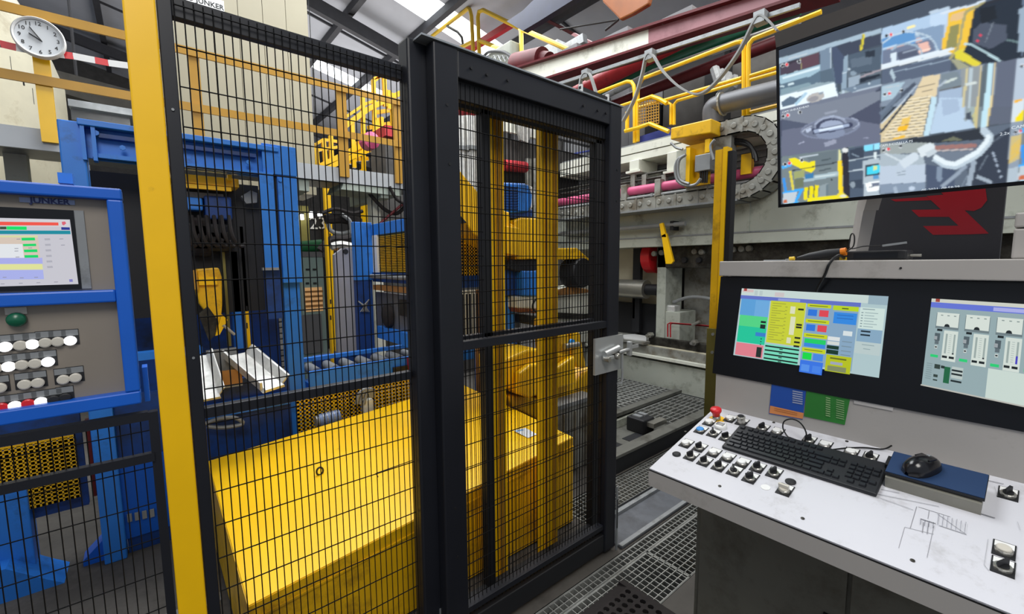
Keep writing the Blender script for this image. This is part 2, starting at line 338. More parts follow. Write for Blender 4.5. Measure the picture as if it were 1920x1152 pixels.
# left run, carried on below the blue operator panel
f0 = thing('guard_fence', 'low black wire mesh guard fence under the blue operator panel', 'fence', (-.4, FY, 0))
MB().box((-.024, FY + .006, .05), (-.004, FY + .03, 1.17)).build('frame_rail', K['black'], f0)
MB().box((-1.0, FY + .006, 1.15), (-.024, FY + .03, 1.172)).build('frame_rail', K['black'], f0)
MB().beam(P(0, 918, 'Y', FY + .01), P(290, 855, 'Y', FY + .01), .02, .022).build('middle_rail', K['black'], f0)
MB().box((-1.0, FY + .006, .28), (-.024, FY + .03, .31)).build('frame_rail', K['black'], f0)
mesh_panel(-1.0, -.02, .3, 1.16, FY + .02, 'wire_mesh', f0, r=.0013)
# ---------------------------------------------------------------- sliding gate
GY = 1.36
g = thing('sliding_gate', 'tall black framed mesh gate with steel latch on its right post', 'gate', (1.3, GY, 0))
MB().box((.795, GY, .02), (.895, GY + .055, 2.30)).build('post', K['black'], g, bevel=.006)
MB().box((.728, GY + .056, .0), (.82, GY + .13, 2.315)).build('rear_post', K['black'], g, bevel=.008)
MB().box((1.753, GY, .02), (1.842, GY + .055, 2.30)).build('post', K['black'], g, bevel=.006)
MB().box((.895, GY + .004, 2.205), (1.753, GY + .05, 2.298)).build('top_rail', K['black'], g, bevel=.004)
MB().box((.895, GY + .03, 2.14), (1.753, GY + .055, 2.205)).build('mesh_frame', K['blackm'], g)
MB().box((.75, GY - .004, 2.302), (1.85, GY + .1, 2.308)).build('cover_sheet', K['galv'], g)
MB().box((.895, GY + .006, 1.222), (1.753, GY + .04, 1.256)).build('middle_rail', K['black'], g, bevel=.002)
MB().box((.895, GY + .01, .145), (1.753, GY + .05, .17)).build('bottom_rail', K['black'], g, bevel=.002)
MB().box((.895, GY + .006, .028), (1.753, GY + .05, .12)).build('kick_rail', K['blackm'], g, bevel=.004)
mesh_panel(.9, 1.75, .12, 2.2, GY + .03, 'wire_mesh', g)
for x, z in [(.95, 2.25), (1.02, 2.245), (1.12, 2.25), (1.56, 2.25), (1.66, 2.25), (1.72, 2.25), (.845, 2.1), (.85, 1.9), (.84, .62), (.845, .42), (1.81, 2.0), (1.81, 1.85)]:
    MB().lathe([(.0055, 0), (.0055, -.004)], (x, GY + .002, z), 8, 'Y').build('bolt', K['blackm'], g)
for x0, x1, z1 in ((.80, .868, .12), (1.838, 1.852, .36)):
    b = MB().box((x0, GY - .008, -.0), (x1, GY - .002, z1)).build('foot_bracket', K['galv'], g)
    MB().box(((x0 + x1) / 2 - .003, GY - .0095, z1 * .35), ((x0 + x1) / 2 + .003, GY - .008, z1 * .8)).build('slot', K['blackm'], b)
MB().prism([(.797, GY + .05, 0), (.797, GY + .1, 0), (.797, GY + .1, .17), (.797, GY + .05, .2)], (-.006, 0, 0)).build('foot_bracket', K['galv'], g)
MB().box((1.845, GY + .02, 0), (1.857, GY + .032, .36)).build('foot_bracket', K['galv'], g)
# closer on the top rail
c = MB().box((1.56, GY + .02, 2.31), (1.8, GY + .05, 2.316)).build('closer_base', K['greymetal'], g)
MB().beam((1.57, GY + .035, 2.34), (1.79, GY + .035, 2.335), .012, .012).build('closer_bar', K['blackm'], g)
for x in (1.58, 1.77): MB().cyl((x, GY + .035, 2.314), (x, GY + .035, 2.355), .009, 10).build('closer_pin', K['white'], g)
# latch
lp = MB(); a, b2 = P(1114, 690, 'Y', GY - .012), P(1172, 660, 'Y', GY - .012)
lp.box((1.64, GY - .014, 1.0), (1.862, GY - .002, 1.18)); lpo = lp.build('latch_plate', K['zinc'], g)
m = MB().cyl((1.69, GY - .03, 1.10), (1.80, GY - .03, 1.118), .017, 14); m.build('latch_body', K['zinc'], lpo, smooth=True)
MB().box((1.685, GY - .05, 1.072), (1.745, GY - .02, 1.092)).build('latch_case', K['zinc'], lpo, bevel=.004)
MB().lathe([(.0, -.045), (.012, -.045), (.017, -.038), (.017, -.03), (.008, -.028), (.008, 0)], (1.772, GY - .012, 1.082), 14, 'Y').build('knob', K['steel'], lpo, smooth=True)
MB().lathe([(.0, -.03), (.012, -.03), (.014, -.02), (.014, 0)], (1.694, GY - .03, 1.078), 12, 'Y').build('knob', K['steel'], lpo, smooth=True)
MB().cyl((1.80, GY - .03, 1.095), (1.905, GY - .03, 1.10), .010, 10).build('bolt_bar', K['zinc'], lpo, smooth=True)
MB().box((1.885, GY - .042, 1.065), (1.905, GY - .018, 1.14)).build('strike', K['zinc'], lpo, bevel=.003)
MB().box((1.905, GY - .034, 1.10), (1.97, GY - .028, 1.118)).build('hasp', K['zinc'], lpo)
MB().tube([(1.835, GY - .03, 1.09), (1.838, GY - .03, .96), (1.83, GY - .03, .93), (1.80, GY - .03, .935)], .006, 8).build('hook', K['zinc'], lpo, smooth=True)
# fixed panel standing behind the gate
BY = 1.5
fb = thing('guard_fence', 'black mesh fence panel with two yellow posts behind the sliding gate', 'fence', (1.5, BY, 0))
MB().box((1.094, BY, .04), (1.136, BY + .04, 2.3)).build('frame_rail', K['blackm'], fb)
MB().box((1.815, BY, .04), (1.935, BY + .04, 2.3)).build('frame_rail', K['blackm'], fb)
MB().box((.86, BY, 2.16), (1.94, BY + .03, 2.235)).build('frame_rail', K['blackm'], fb)
MB().box((.86, BY, 1.225), (1.815, BY + .03, 1.25)).build('middle_rail', K['black'], fb)
MB().box((.86, BY, .05), (1.935, BY + .03, .08)).build('frame_rail', K['blackm'], fb)
mesh_panel(.87, 1.815, .06, 2.2, BY + .006, 'wire_mesh', fb, r=.0015)
for x0, x1 in ((1.166, 1.256), (1.468, 1.60)):
    b = MB().box((x0, BY + .06, 0), (x1, BY + .075, 2.28)).build('post', K['yellow'], fb)
    MB().box((x0, BY + .045, 0), (x0 + .012, BY + .06, 2.28)).build('flange', K['yellow'], b)
    MB().box((x0 + .04, BY + .05, 0), (x0 + .052, BY + .06, 2.28)).build('rib', K['ochre'], b)
    MB().box((x1 - .03, BY + .05, 0), (x1 - .018, BY + .06, 2.28)).build('rib', K['ochre'], b)
# right hand fence post beside the operator desk
fr = thing('fence_post', 'yellow and black fence post standing behind the white desk corner', 'fence post', (2.0, .94, 0))
MB().prism([(2.0, .968, .0), (2.0, .93, .0), (2.012, .93, .0), (2.012, .968, 0)], (0, 0, 2.045)).build('post', K['yellow2'], fr)
MB().prism([(1.992, .93, .0), (1.992, .912, .0), (2.04, .912, .0), (2.04, .93, 0)], (0, 0, 2.05)).build('flange', K['yellow'], fr)
MB().box((1.998, .890, 0), (2.04, .911, 2.03)).build('frame_rail', K['blackm'], fr)
MB().box((1.986, .912, .80), (1.9915, .97, 1.24)).build('splice_plate', K['olive'], fr)
for z in (1.215, 1.13): MB().cyl((1.98, .94, z), (1.986, .94, z), .007, 8).build('bolt', K['zinc'], fr)
# ================================================================ OPERATOR DESK (right)
DA = math.radians(13.28); EU = V((math.cos(DA), 0, math.sin(DA))); EN = V((-math.sin(DA), 0, math.cos(DA))); DO = V((1.195, 0, .89)); DL = .458
def DK(px, py, h=0):                 # photo pixel -> (u, Y) on the desk slope
    p = PN(px, py, DO + EN * h, EN); return (p - DO).dot(EU), p.y
def DP(u, y, h=0): return DO + EU * u + V((0, y, 0)) + EN * h
YL, YR = .757, -.78
con = thing('control_console', 'grey operator console with white sloping desk and two built-in screens', 'control console', (1.55, 0, 0))
def slab(m, u0, y0, u1, y1, h0, h1):
    return m.prism([DP(u0, y0, h0), DP(u1, y0, h0), DP(u1, y1, h0), DP(u0, y1, h0)], EN * (h1 - h0))
slab(MB(), .0, YL - .002, DL, YR, -.004, 0).build('desk_panel', K['desk'], con)
slab(MB(), -.002, YL, DL, YR, -.0075, -.004).build('desk_gasket', K['blackm'], con)
m = MB(); a = DP(-.002, 0, -.0075); bb = DP(DL, 0, -.0075)
m.prism([(a.x, YL, a.z), (a.x, YL, a.z - .05), (a.x + .11, YL, a.z - .085), (bb.x, YL, .80), (bb.x, YL, bb.z)], (0, YR - YL, 0)); m.build('desk_case', K['consolebody'], con)
bx0 = P(1305, 1000, 'Y', YL - .01).x
cb = MB().box((bx0, YL - .012, .02), (1.78, YR, .83)).build('cabinet', K['consolebox'], con)
for i, (y0, y1) in enumerate(((YL - .03, .29), (.28, -.22), (-.23, -.72))):
    d = MB().box((bx0 - .012, y0, .06), (bx0 - .001, y1, .76)).build('door', K['consolebox'], con, bevel=.003)
    MB().box((bx0 - .02, y1 + .03, .42), (bx0 - .012, y1 + .05, .5)).build('handle', K['blackm'], d)
MB().box((1.635, YL, .985), (1.95, YR, 1.135)).build('back_panel', K['consolebody'], con)
BZ0, BZ1 = V((1.630, 0, 1.125)), V((1.668, 0, 1.492)); bt = (BZ1 - BZ0).normalized(); bn = V((-bt.z, 0, bt.x))
m = MB().prism([(1.668, YL + .006, 1.125), (1.69, YL + .006, 1.492), (1.95, YL + .006, 1.492), (1.95, YL + .006, 1.125)], (0, YR - YL, 0)); m.build('screen_housing', K['consolebody'], con)
bz = MB().prism([BZ0 + V((0, YL + .012, 0)), BZ1 + V((0, YL + .012, 0)), BZ1 + V((.04, YL + .012, 0)), BZ0 + V((.04, YL + .012, 0))], (0, YR - YL, 0)).build('screen_bezel', K['bezel'], con)
m = MB().box((1.635, YL + .004, 1.495), (1.97, YR, 1.549)); m.build('shelf', K['consolebody'], con, bevel=.003)
MB().lathe([(.003, 0), (.003, -.002)], P(1689, 503, 'X', 1.635), 8, 'X').build('screw', K['blackm'], con)
# screens: flat images behind glass
def scr(px): return px
c1 = Canvas(BZ0 + bn * .0006, bn)
Q1 = [(1391, 541), (1666, 556), (1648, 709), (1375, 666)]
c1.px(Q1, 'b9d2d6'); s = Sub(c1, Q1)
s.rect(0, 0, .9, .1, 'd3e4e0'); s.rect(.01, .01, .1, .05, 'e0c8c8'); s.rect(.02, .0, .045, .035, 'b04a44'); s.rect(.11, .02, .135, .09, 'c4d4d4'); s.rect(.15, .02, .175, .09, 'c4d4d4'); s.rect(.27, .03, .34, .09, 'd8cfd0')
s.rect(.89, .0, 1, .11, '9fb9c6'); s.rect(0, .1, .85, .155, '6878d0'); s.rect(.3, .112, .46, .145, '9aa6e6'); s.rect(.96, .03, .975, .05, '223')if 0 else None
s.rect(.01, .15, .24, .39, '62a9e4'); s.rect(.14, .22, .18, .25, 'dfe9f4'); s.rect(.145, .34, .185, .365, 'dfe9f4'); s.rect(.13, .16, .24, .39, '74b4ea')
s.rect(.015, .39, .24, .55, '58df8e'); s.rect(.015, .55, .24, .79, '24d0a2'); s.rect(.16, .62, .24, .675, '3c86d8')
for v in (.45, .5, .53): s.rect(.19, v, .23, v + .03, '1a2a28')
for v in (.7, .74, .78): s.rect(.205, v, .215, v + .014, '1a3a34')
s.rect(.015, .8, .235, .985, 'ec8795'); s.rect(.185, .83, .225, .975, '25302c')
s.rect(.25, .15, .505, .745, 'd3dc3a'); s.rect(.40, .21, .435, .31, 'e9ecc6'); s.rect(.41, .35, .445, .6, 'e9ecc6'); s.rect(.4, .64, .43, .72, 'e6e8c2')
for v in (.23, .44, .475, .62, .68, .735): s.rect(.455, v, .495, v + .025, '23281a')
for k in range(16): s.rect(.265, .18 + k * .034, .265 + .1 - .03 * (k % 3), .18 + k * .034 + .009, 'a4a83c')
for k in range(10): s.rect(.365, .22 + k * .05, .38, .23 + k * .05, 'a4a83c')
s.rect(.25, .765, .5, 1.0, '7fe6c6')
for k in range(4): s.rect(.252, .785 + k * .058, .5, .805 + k * .058, '10201c'); s.rect(.36, .81 + k * .058, .385, .822 + k * .058, '10201c')
s.rect(.515, .155, .845, .97, '8fb0cc')
for v, t in ((.155, .2), (.36, .41), (.55, .605), (.745, .8)): s.rect(.52, v, .675, t, 'd2e01a'); s.rect(.535, v + .02, .655, v + .03, '6a7a1a')
s.rect(.69, .155, .845, .215, 'c4e022'); s.rect(.745, .18, .785, .195, '5a6a1a')
for v in (.23, .43): s.rect(.53, v, .59, v + .085, '2f7ce6'); s.rect(.605, v, .665, v + .085, 'ea4a56')
s.rect(.7, .24, .84, .385, '3590ec'); s.rect(.72, .27, .82, .28, '2a70c4'); s.rect(.72, .31, .82, .32, '2a70c4'); s.rect(.77, .47, .825, .53, 'e4eef0')
s.rect(.53, .62, .67, .68, '1fd86c'); s.rect(.53, .68, .67, .73, '3c8eec'); s.rect(.68, .56, .755, .61, 'e8eeee'); s.rect(.68, .62, .755, .665, 'dfe6e2'); s.rect(.68, .675, .755, .72, '123a2a'); s.rect(.68, .73, .755, .785, '123a2a')
for v in (.6, .66, .72, .77): s.rect(.77, v, .83, v + .012, '7f98a8')
s.rect(.53, .81, .59, .9, '12e64a'); s.rect(.6, .81, .665, .9, '4a90f0'); s.rect(.52, .915, .67, 1.1 - .02, '3c7cf0'); s.rect(.53, .97, .585, 1.06, '5a9af8'); s.rect(.605, .97, .66, 1.06, '4c8cf6')
s.rect(.685, .795, .84, 1.04 - .03, 'c0cc1a'); s.rect(.715, .88, .79, .915, 'a8b0c8'); s.rect(.7, .935, .815, 1.0, '8a9468'); s.rect(.71, .825, .81, .845, '6a701a')
s.rect(.855, .155, .995, .42, 'd9eee8'); s.rect(.87, .17, .94, .18, '8aa0a4')
for k in range(6): s.rect(.865, .215 + k * .034, .877, .225 + k * .034, '7a9098'); s.rect(.885, .215 + k * .034, .96 - .02 * (k % 2), .223 + k * .034, '9ab0b4')
s.rect(.855, .42, .995, .58, '8fb2cc'); s.rect(.875, .44, .93, .46, '20303c'); s.rect(.875, .485, .93, .505, '20303c'); s.rect(.85, .58, .995, .73, 'c4d6d6'); s.rect(.89, .61, .96, .62, '9ab0b4'); s.rect(.9, .66, .94, .67, '9ab0b4')
c1.build('screen', SCREEN, con, label='lit screen with coloured parameter fields')
c2 = Canvas(BZ0 + bn * .0006, bn)
dx = 1.0
def e2(x, y): return (x, y)
Q2 = [(1747, 560), (2060, 579), (2040, 788), (1728, 722)]
c2.px(Q2, '9db4b8'); s = Sub(c2, Q2)
s.rect(0, 0, 1, .04, 'd9dcd0'); s.rect(.03, .0, .06, .035, 'a8483c'); s.rect(0, .04, 1, .1, '6a7ce0'); s.rect(.42, .052, .66, .09, 'b4b8f4')
for k in range(4):
    u = .05 + k * .2; v = .0
    s.rect(u, .16, u + .16, .33, '76868a'); s.rect(u + .004, .15, u + .156, .305, 'e2ece4'); s.poly([(u + .06, .305), (u + .066, .28), (u + .08, .272), (u + .094, .28), (u + .1, .305)], '1c2426')
    for q in (.03, .075, .12): s.rect(u + q, .175, u + q + .016, .185, '8a9a98')
    s.rect(u + .015, .335, u + .052, .36, '1c2628'); s.rect(u + .003, .385, u + .04, .47, '56646a'); s.rect(u + .0, .42, u + .022, .46, 'a4acb0'); s.rect(u + .008, .47, u + .036, .51, '66747a'); s.rect(u + .01, .525, u + .03, .56, 'd4dcd8'); s.rect(u + .013, .535, u + .027, .55, '2c3638')
    s.rect(u - .012, .63, u + .042, .66, '2cd87c'); s.rect(u + .065, .345, u + .162, .68, 'dfeae2'); s.rect(u + .08, .38, u + .093, .6, 'a4b4b0'); s.rect(u + .135, .38, u + .147, .6, 'a4b4b0')
    for q in range(10): s.rect(u + .105, .385 + q * .022, u + .122, .389 + q * .022, 'a0b0ae')
    s.rect(u + .135, .585 if k < 2 else .52, u + .147, .6, '2a3038' if k < 2 else '4a44c8'); s.rect(u + .07, .625, u + .105, .65, '1a2426'); s.rect(u + .117, .625, u + .152, .65, '1a2426')
s.rect(.08, .73, .12, .78, '34443e'); s.rect(.125, .735, .15, .765, '26362f'); s.rect(.15, .74, .19, .92, '1f6a44'); s.rect(.08, .845, .11, .875, '34443e'); s.rect(.08, .9, .11, .915, '34443e')
s.rect(.2, .725, .275, .85, 'c4d2ce')
for v in (.755, .795, .87): s.rect(.2, v, .272, v + .02, '1d2a2c')
for k in range(8): s.rect(.025, .73 + k * .024, .065, .74 + k * .024, '8aa0a4')
s.rect(.43, .68, .97, .985, 'd6e6de'); s.rect(0, .985, 1, 1, 'c4c4bc')
c2.build('screen', SCREEN, con, label='lit screen with gauges and bar readings')
# ---------------------------------------------------------------- push buttons, switches, screws
def at_desk(name, me, px, py, h=0, parent=con):
    u, y = DK(px, py); o = D.objects.new(name, me); COL.objects.link(o); o.parent = parent
    o.matrix_local = Matrix.Translation(DP(u, y, h) - ORG[con]) @ Matrix.Rotation(-DA, 4, 'Y'); ORG[o] = V((0, 0, 0)); return o
def kid(name, me, par):
    o = D.objects.new(name, me); COL.objects.link(o); o.parent = par; return o
legend = MB().box((-.018, -.017, 0), (.032, .017, .0018)).mesh('legend_plate', K['blackm'])
paper = MB().box((.0115, -.0145, .0018), (.0295, .0145, .0026)).mesh('legend_paper', K['white'])
ring = MB().lathe([(.014, 0), (.014, .006), (.0125, .0075)], (0, 0, .0018), 16).mesh('collar', K['steel'], smooth=False)
capw = MB().lathe([(.0118, .006), (.0118, .0105), (.0105, .0118), (0.0001, .0122)], (0, 0, .0018), 16).mesh('cap', K['white'])
capo = MB().lathe([(.0118, .006), (.0118, .0105), (.0105, .0118), (0.0001, .0122)], (0, 0, .0018), 16).mesh('cap', K['offwhite'])
capb = MB().lathe([(.0128, .004), (.0128, .0105), (.0115, .012), (0.0001, .0122)], (0, 0, .0), 16).mesh('cap', K['bluebtn'])
mk = MB().lathe([(.0098, .007), (.0095, .010), (.009, .011)], (0, 0, .0018), 16); a = math.radians(35)
mk.prism([V((-.003, -.0105, .0105)), V((.003, -.0105, .0105)), V((.0016, .012, .0105)), V((-.0016, .012, .0105))], (0, 0, .013)); knob = mk.mesh('knob', K['blackm'])
mg = MB().lathe([(.0125, .007), (.0118, .010), (.011, .011)], (0, 0, .0018), 16)
mg.prism([V((-.0045, -.012, .011)), V((.0045, -.012, .011)), V((.003, .013, .011)), V((-.003, .013, .011))], (0, 0, .012)); knobg = mg.mesh('knob', K['offwhite'])
def zz(x, y): return 1220 + x / 4.364, 740 + y / 4.364
PB = [(475, 237), (645, 208), (285, 412), (510, 487), (625, 527), (745, 572), (1030, 315), (1420, 425), (1635, 487)]
SS = [(510, 328), (612, 362), (395, 445), (325, 515), (435, 560), (555, 600), (680, 640), (870, 610), (810, 695), (1005, 655), (910, 285), (1290, 385), (1790, 528)]
for x, y in PB:
    p = at_desk('push_button', legend, *zz(x, y)); kid('legend_paper', paper, p); kid('collar', ring, p); kid('cap', capw, p)
for x, y in SS + [(None, 0), (None, 1)]:
    q = zz(x, y) if x else ((1890, 930), (1880, 1068))[y]
    p = at_desk('selector_switch', legend, *q); kid('legend_paper', paper, p); kid('collar', ring, p); kd = kid('knob', knob, p); kd.rotation_euler.z = random.choice((1.2, 1.0, 2.0, 1.2))
p = at_desk('push_button', legend, 1882, 1036); kid('legend_paper', paper, p); kid('collar', ring, p); kid('cap', capo, p)
p = at_desk('push_button', legend, *zz(405, 300)); kid('legend_paper', paper, p); kid('collar', ring, p); kid('cap', capb, p); p['label'] = 'blue push button'
p = at_desk('selector_switch', legend, *zz(1092, 795)); kid('legend_paper', paper, p); kid('collar', ring, p); kid('knob', knobg, p); p['label'] = 'yellowed pale selector switch'
p = at_desk('key_switch', legend, *zz(742, 235)); kid('legend_paper', paper, p)
kid('barrel', MB().lathe([(.013, 0), (.013, .016), (.014, .018), (.014, .024), (.011, .026)], (0, 0, .0018), 16).mesh('barrel', K['steel']), p)
kid('lock', MB().lathe([(.0105, .0245), (.0095, .028)], (0, 0, .0018), 14).mesh('lock', K['blackm']), p)
plug = MB().lathe([(.0135, 0), (.0135, .003), (.009, .0055), (.0001, .006)], (0, 0, 0), 16).mesh('blanking_plug', K['blackm'])
for q in (zz(212, 492), zz(1145, 718)): at_desk('blanking_plug', plug, *q)
at_desk('white_plug', MB().lathe([(.012, 0), (.012, .0015), (.0001, .0016)], (0, 0, 0), 16).mesh('white_plug', K['white']), *zz(940, 762))
scw = MB().lathe([(.0045, 0), (.0045, .0015), (.0025, .002)], (0, 0, 0), 10).mesh('screw', K['darksteel'])
for q in [zz(1007, 231), zz(285, 305), zz(30, 542), zz(565, 752), zz(1605, 385), zz(510, 104), (1505, 973), (1711, 1052), (1780, 868)]: at_desk('screw', scw, *q)
es = at_desk('emergency_stop', MB().lathe([(.027, 0), (.027, .001), (.0001, .0012)], (0, 0, 0), 24).mesh('yellow_disc', K['yellow']), *zz(540, 205)); es['label'] = 'red mushroom emergency stop on yellow disc'
kid('collar', MB().lathe([(.0135, .001), (.0135, .012), (.011, .013), (.011, .018)], (0, 0, 0), 18).mesh('collar', K['steel'], smooth=True), es)
kid('mushroom_head', MB().lathe([(.012, .016), (.0135, .026), (.019, .034), (.019, .042), (.017, .045), (.0001, .046)], (0, 0, 0), 24).mesh('mushroom_head', K['red'], smooth=True), es)
bu = at_desk('buzzer', MB().lathe([(.021, 0), (.021, .008), (.018, .012), (.0001, .0135)], (0, 0, 0), 20).mesh('buzzer', K['white']), *zz(572, 268))
m = MB()
for k in range(-3, 4): m.box((-.009, k * .0038 - .0007, .011), (.009, k * .0038 + .0007, .0138))
kid('slots', m.mesh('slots', K['blackm']), bu)
# faint drawing printed on the desk
cv = Canvas(DO + EN * .0004, EN)
def dz(x, y): return 1580 + x / 3.097, 780 + y / 3.097
for a, b, wd in [((430, 528), (392, 655), 1.3), ((440, 530), (625, 588), .7), ((503, 550), (495, 600), 1), ((360, 648), (325, 770), .8), ((530, 640), (490, 825), .8), ((360, 648), (530, 690), .5), ((452, 600), (540, 628), 1.5), ((470, 620), (462, 682), 1.2), ((498, 625), (490, 690), 1.2), ((548, 570), (715, 690), .5), ((560, 640), (718, 692), .8), ((845, 720), (822, 870), .6), ((822, 870), (850, 905), .6), ((205, 458), (560, 530), .6), ((225, 430), (330, 452), .6), ((215, 480), (410, 550), .5), ((780, 565), (885, 598), 1.2), ((840, 378), (935, 400), .9), ((880, 415), (900, 470), .5), ((1015, 620), (1030, 670), .5)]:
    cv.line(dz(*a), dz(*b), wd, '86868c')
for k in range(7): cv.line(dz(560 + k * 26, 575 + k * 8), dz(552 + k * 26, 640 + k * 8), .9, '7c7c84')
for k in range(4): cv.line(dz(455 + k * 24, 605 + k * 7), dz(452 + k * 24, 640 + k * 7), 1.1, '6c6c74')
cv.px([zz(430, 755), zz(640, 790), zz(640, 800), zz(430, 765)], 'd0d0d6') if 0 else None
cv.build('printed_diagram', PRINT, con)['kind'] = 'stuff'
# laminated cards on the back panel
def card(label, q, col, mt=None):
    pts = [P(x, y, 'X', 1.634) for x, y in q]; o = MB().prism(pts, (-.0016, 0, 0)).build('notice_card', mt or col); tag(o, label, 'card', 'notices below the screens'); return o
k1 = card('blue laminated notice card with an orange lower strip under the screens', [(1448, 712), (1513, 721), (1505, 787), (1442, 776)], mat('card_blue', '1f4fa8', .45, var=.05))
cc = Canvas((1.6318, 0, 0), (-1, 0, 0)); cc.px([(1444, 761), (1507, 775), (1505, 786), (1442.5, 775)], 'd98c52')
for k in range(6): cc.line((1486, 733.5 + k * 4.2), (1505, 737 + k * 4.2), 2.2, '9aa4c0')
for k in range(2): cc.line((1452, 766 + k * 3.4), (1495, 775.5 + k * 3.4), .9, 'b06a38')
cc.build('print', PRINT, k1)
k2 = card('green laminated notice card with rows of small figures', [(1513.5, 721.5), (1596, 738), (1584, 797), (1508, 781)], mat('card_green', '2c7a30', .45, var=.15))
cc = Canvas((1.6318, 0, 0), (-1, 0, 0))
for k in range(9): cc.line((1548.5, 746 + k * 4.1), (1557, 748 + k * 4.1), 1.9, '8fb47c'); cc.line((1568, 750 + k * 4.1), (1583, 753.5 + k * 4.1), 1.7, '86ac76')
cc.build('print', PRINT, k2)
card('pale grey label strip under the gap between two screens', [(1602, 742), (1677, 756), (1674, 771), (1601, 757)], mat('card_pale', 'b9b6b4', .5))
# ================================================================ KEYBOARD, TRAY, MOUSE
def desk_frame(u, y): # local x to the right (-Y), y up the slope, z off the desk
    o = DP(u, y); x = V((0, -1, 0)); return Matrix(((x.x, EU.x, EN.x, o.x), (x.y, EU.y, EN.y, o.y), (x.z, EU.z, EN.z, o.z), (0, 0, 0, 1)))
kb = local('keyboard', 'black computer keyboard lying on the white control desk', 'keyboard', desk_frame(.214, .622))
KW, KH = .396, .142
m = MB().prism([(.0, 0, .0), (KW, 0, .0), (KW, 0, .013), (0, 0, .013)], (0, 0, 0)) if 0 else MB()
m.prism([(0, 0, 0), (0, 0, .011), (0, KH, .019), (0, KH, 0)], (KW, 0, 0)); m.build('body', K['keys'], kb, bevel=.004)
kmesh = {}
def keym(wu):
    if wu not in kmesh:
        w2 = wu * .0172 / 2 - .0011; h2 = .0071; t = .0016
        kmesh[wu] = MB().add([(-w2, -h2, 0), (w2, -h2, 0), (w2, h2, 0), (-w2, h2, 0), (-w2 + t, -h2 + t, .004), (w2 - t, -h2 + t, .004), (w2 - t, h2 - t, .004), (-w2 + t, h2 - t, .004)],
                             [(4, 5, 6, 7), (0, 1, 5, 4), (1, 2, 6, 5), (2, 3, 7, 6), (3, 0, 4, 7)]).mesh('key', mat_key)
    return kmesh[wu]
mat_key = mat('key_cap', '1b1d22', .35, var=.04)
def key(x, y, wu=1.):
    o = inst('key', keym(wu), kb, (x + wu * .0172 / 2, y, .0112 + .008 * y / KH + .0004)); o.rotation_euler = (math.atan(.008 / KH), 0, 0)
rows = [[1.0] * 13 + [2.0], [1.5] + [1.0] * 12 + [1.5], [1.75] + [1.0] * 11 + [2.25], [2.25] + [1.0] * 10 + [2.75], [1.25, 1.25, 1.25, 6.25, 1.25, 1.25, 1.25, 1.25]]
for r, ws in enumerate(rows):
    x = .009; y = .095 - r * .0188
    for wu in ws: key(x, y, wu); x += wu * .0172
for k in range(13): key(.009 + k * .0172 + (.008 if k else 0) + (.004 if k > 4 else 0) + (.004 if k > 8 else 0), .123, .9)
for r, cc in enumerate(((0, 1, 2), (0, 1, 2), (), (1,), (0, 1, 2))):
    for c_ in cc: key(.261 + c_ * .0172, .095 - r * .0188)
for r, cc in enumerate(((0, 1, 2, 3), (0, 1, 2, 3), (0, 1, 2), (0, 1, 2, 3), (0.5, 2))):
    for c_ in cc: key(.32 + c_ * .0172, .095 - r * .0188, 2. if c_ == .5 and r == 4 and 0 else 1.)
kc = [P(1505, 836, 'X', 1.555), P(1512, 815, 'X', 1.56), P(1502, 795, 'X', 1.57), P(1486, 786.5, 'X', 1.57), P(1471, 790, 'X', 1.57), P(1468, 803, 'X', 1.57), P(1476, 818, 'X', 1.57)]
kc += [DP(*DK(1484, 824), .004), DP(*DK(1506, 832), .004), DP(*DK(1530, 841), .004), DP(*DK(1553, 846), .004), DP(*DK(1585, 843), .004), DP(*DK(1620, 842), .004), DP(*DK(1655, 846), .006), DP(*DK(1672, 847), .02)]
cbl = tag(MB().tube(smoothline(kc, 5), .0022, 6).build('keyboard_cable', K['cable'], smooth=True), 'thin black cable looping up behind the keyboard', 'cable')
tu0 = DK(1659, 913)[0]; ty0 = DK(1659, 913)[1]; ty1 = DK(1839, 967)[1]
tr = local('tray', 'folded steel stand carrying a blue pad at the desk back', 'stand', desk_frame(tu0, ty0))
TW, TH = ty0 - ty1, .036; TD = DK(1690, 852, .044)[0] - tu0
MB().prism([(0, 0, .0), (0, 0, .03), (0, .008, .033), (0, .008, .003)], (TW, 0, 0)).build('front_lip', mat('tray_grey', '8c8a80', .4, .4), tr)
MB().prism([(0, .02, 0), (0, .016, TH), (0, TD, TH), (0, TD, 0)], (TW, 0, 0)).build('body', K['castgrey'], tr)
MB().box((-.012, .06, 0), (0, TD, TH * .8)).build('side_block', K['blackm'], tr)
pad = local('mouse_pad', 'dark blue mouse pad on top of the steel stand', 'mouse pad', desk_frame(tu0, ty0) @ Matrix.Translation((0, 0, TH + .0005)))
MB().box((-.002, .004, .0), (TW + .004, TD + .006, .006)).build('foam', K['blackm'], pad); MB().box((-.001, .006, .006), (TW + .003, TD + .004, .008)).build('cloth', K['padblue'], pad)
mo = local('mouse', 'black computer mouse with shiny keys resting on the blue pad', 'mouse', desk_frame(tu0, ty0) @ Matrix.Translation((.062, TD * .55, TH + .009)) @ Matrix.Rotation(math.radians(-25), 4, 'Z') @ Matrix.Scale(1.15, 4))
m = MB(); rg = []
for i in range(11):
    t = -1 + 2 * i / 10; wv = .026 * math.sqrt(max(.02, 1 - abs(t) ** 2.6)); hv = .032 * math.sqrt(max(.03, 1 - abs(t * .97) ** 2.2)) * (1 - .12 * t)
    rg.append([(wv * math.cos(a), t * .045, hv * math.sin(a)) for a in [math.pi * k / 8 for k in range(9)]])
m.add([p for r in rg for p in r], [(i * 9 + k, i * 9 + k + 1, (i + 1) * 9 + k + 1, (i + 1) * 9 + k) for i in range(10) for k in range(8)]); m.build('shell', K['mousebk'], mo, smooth=True)
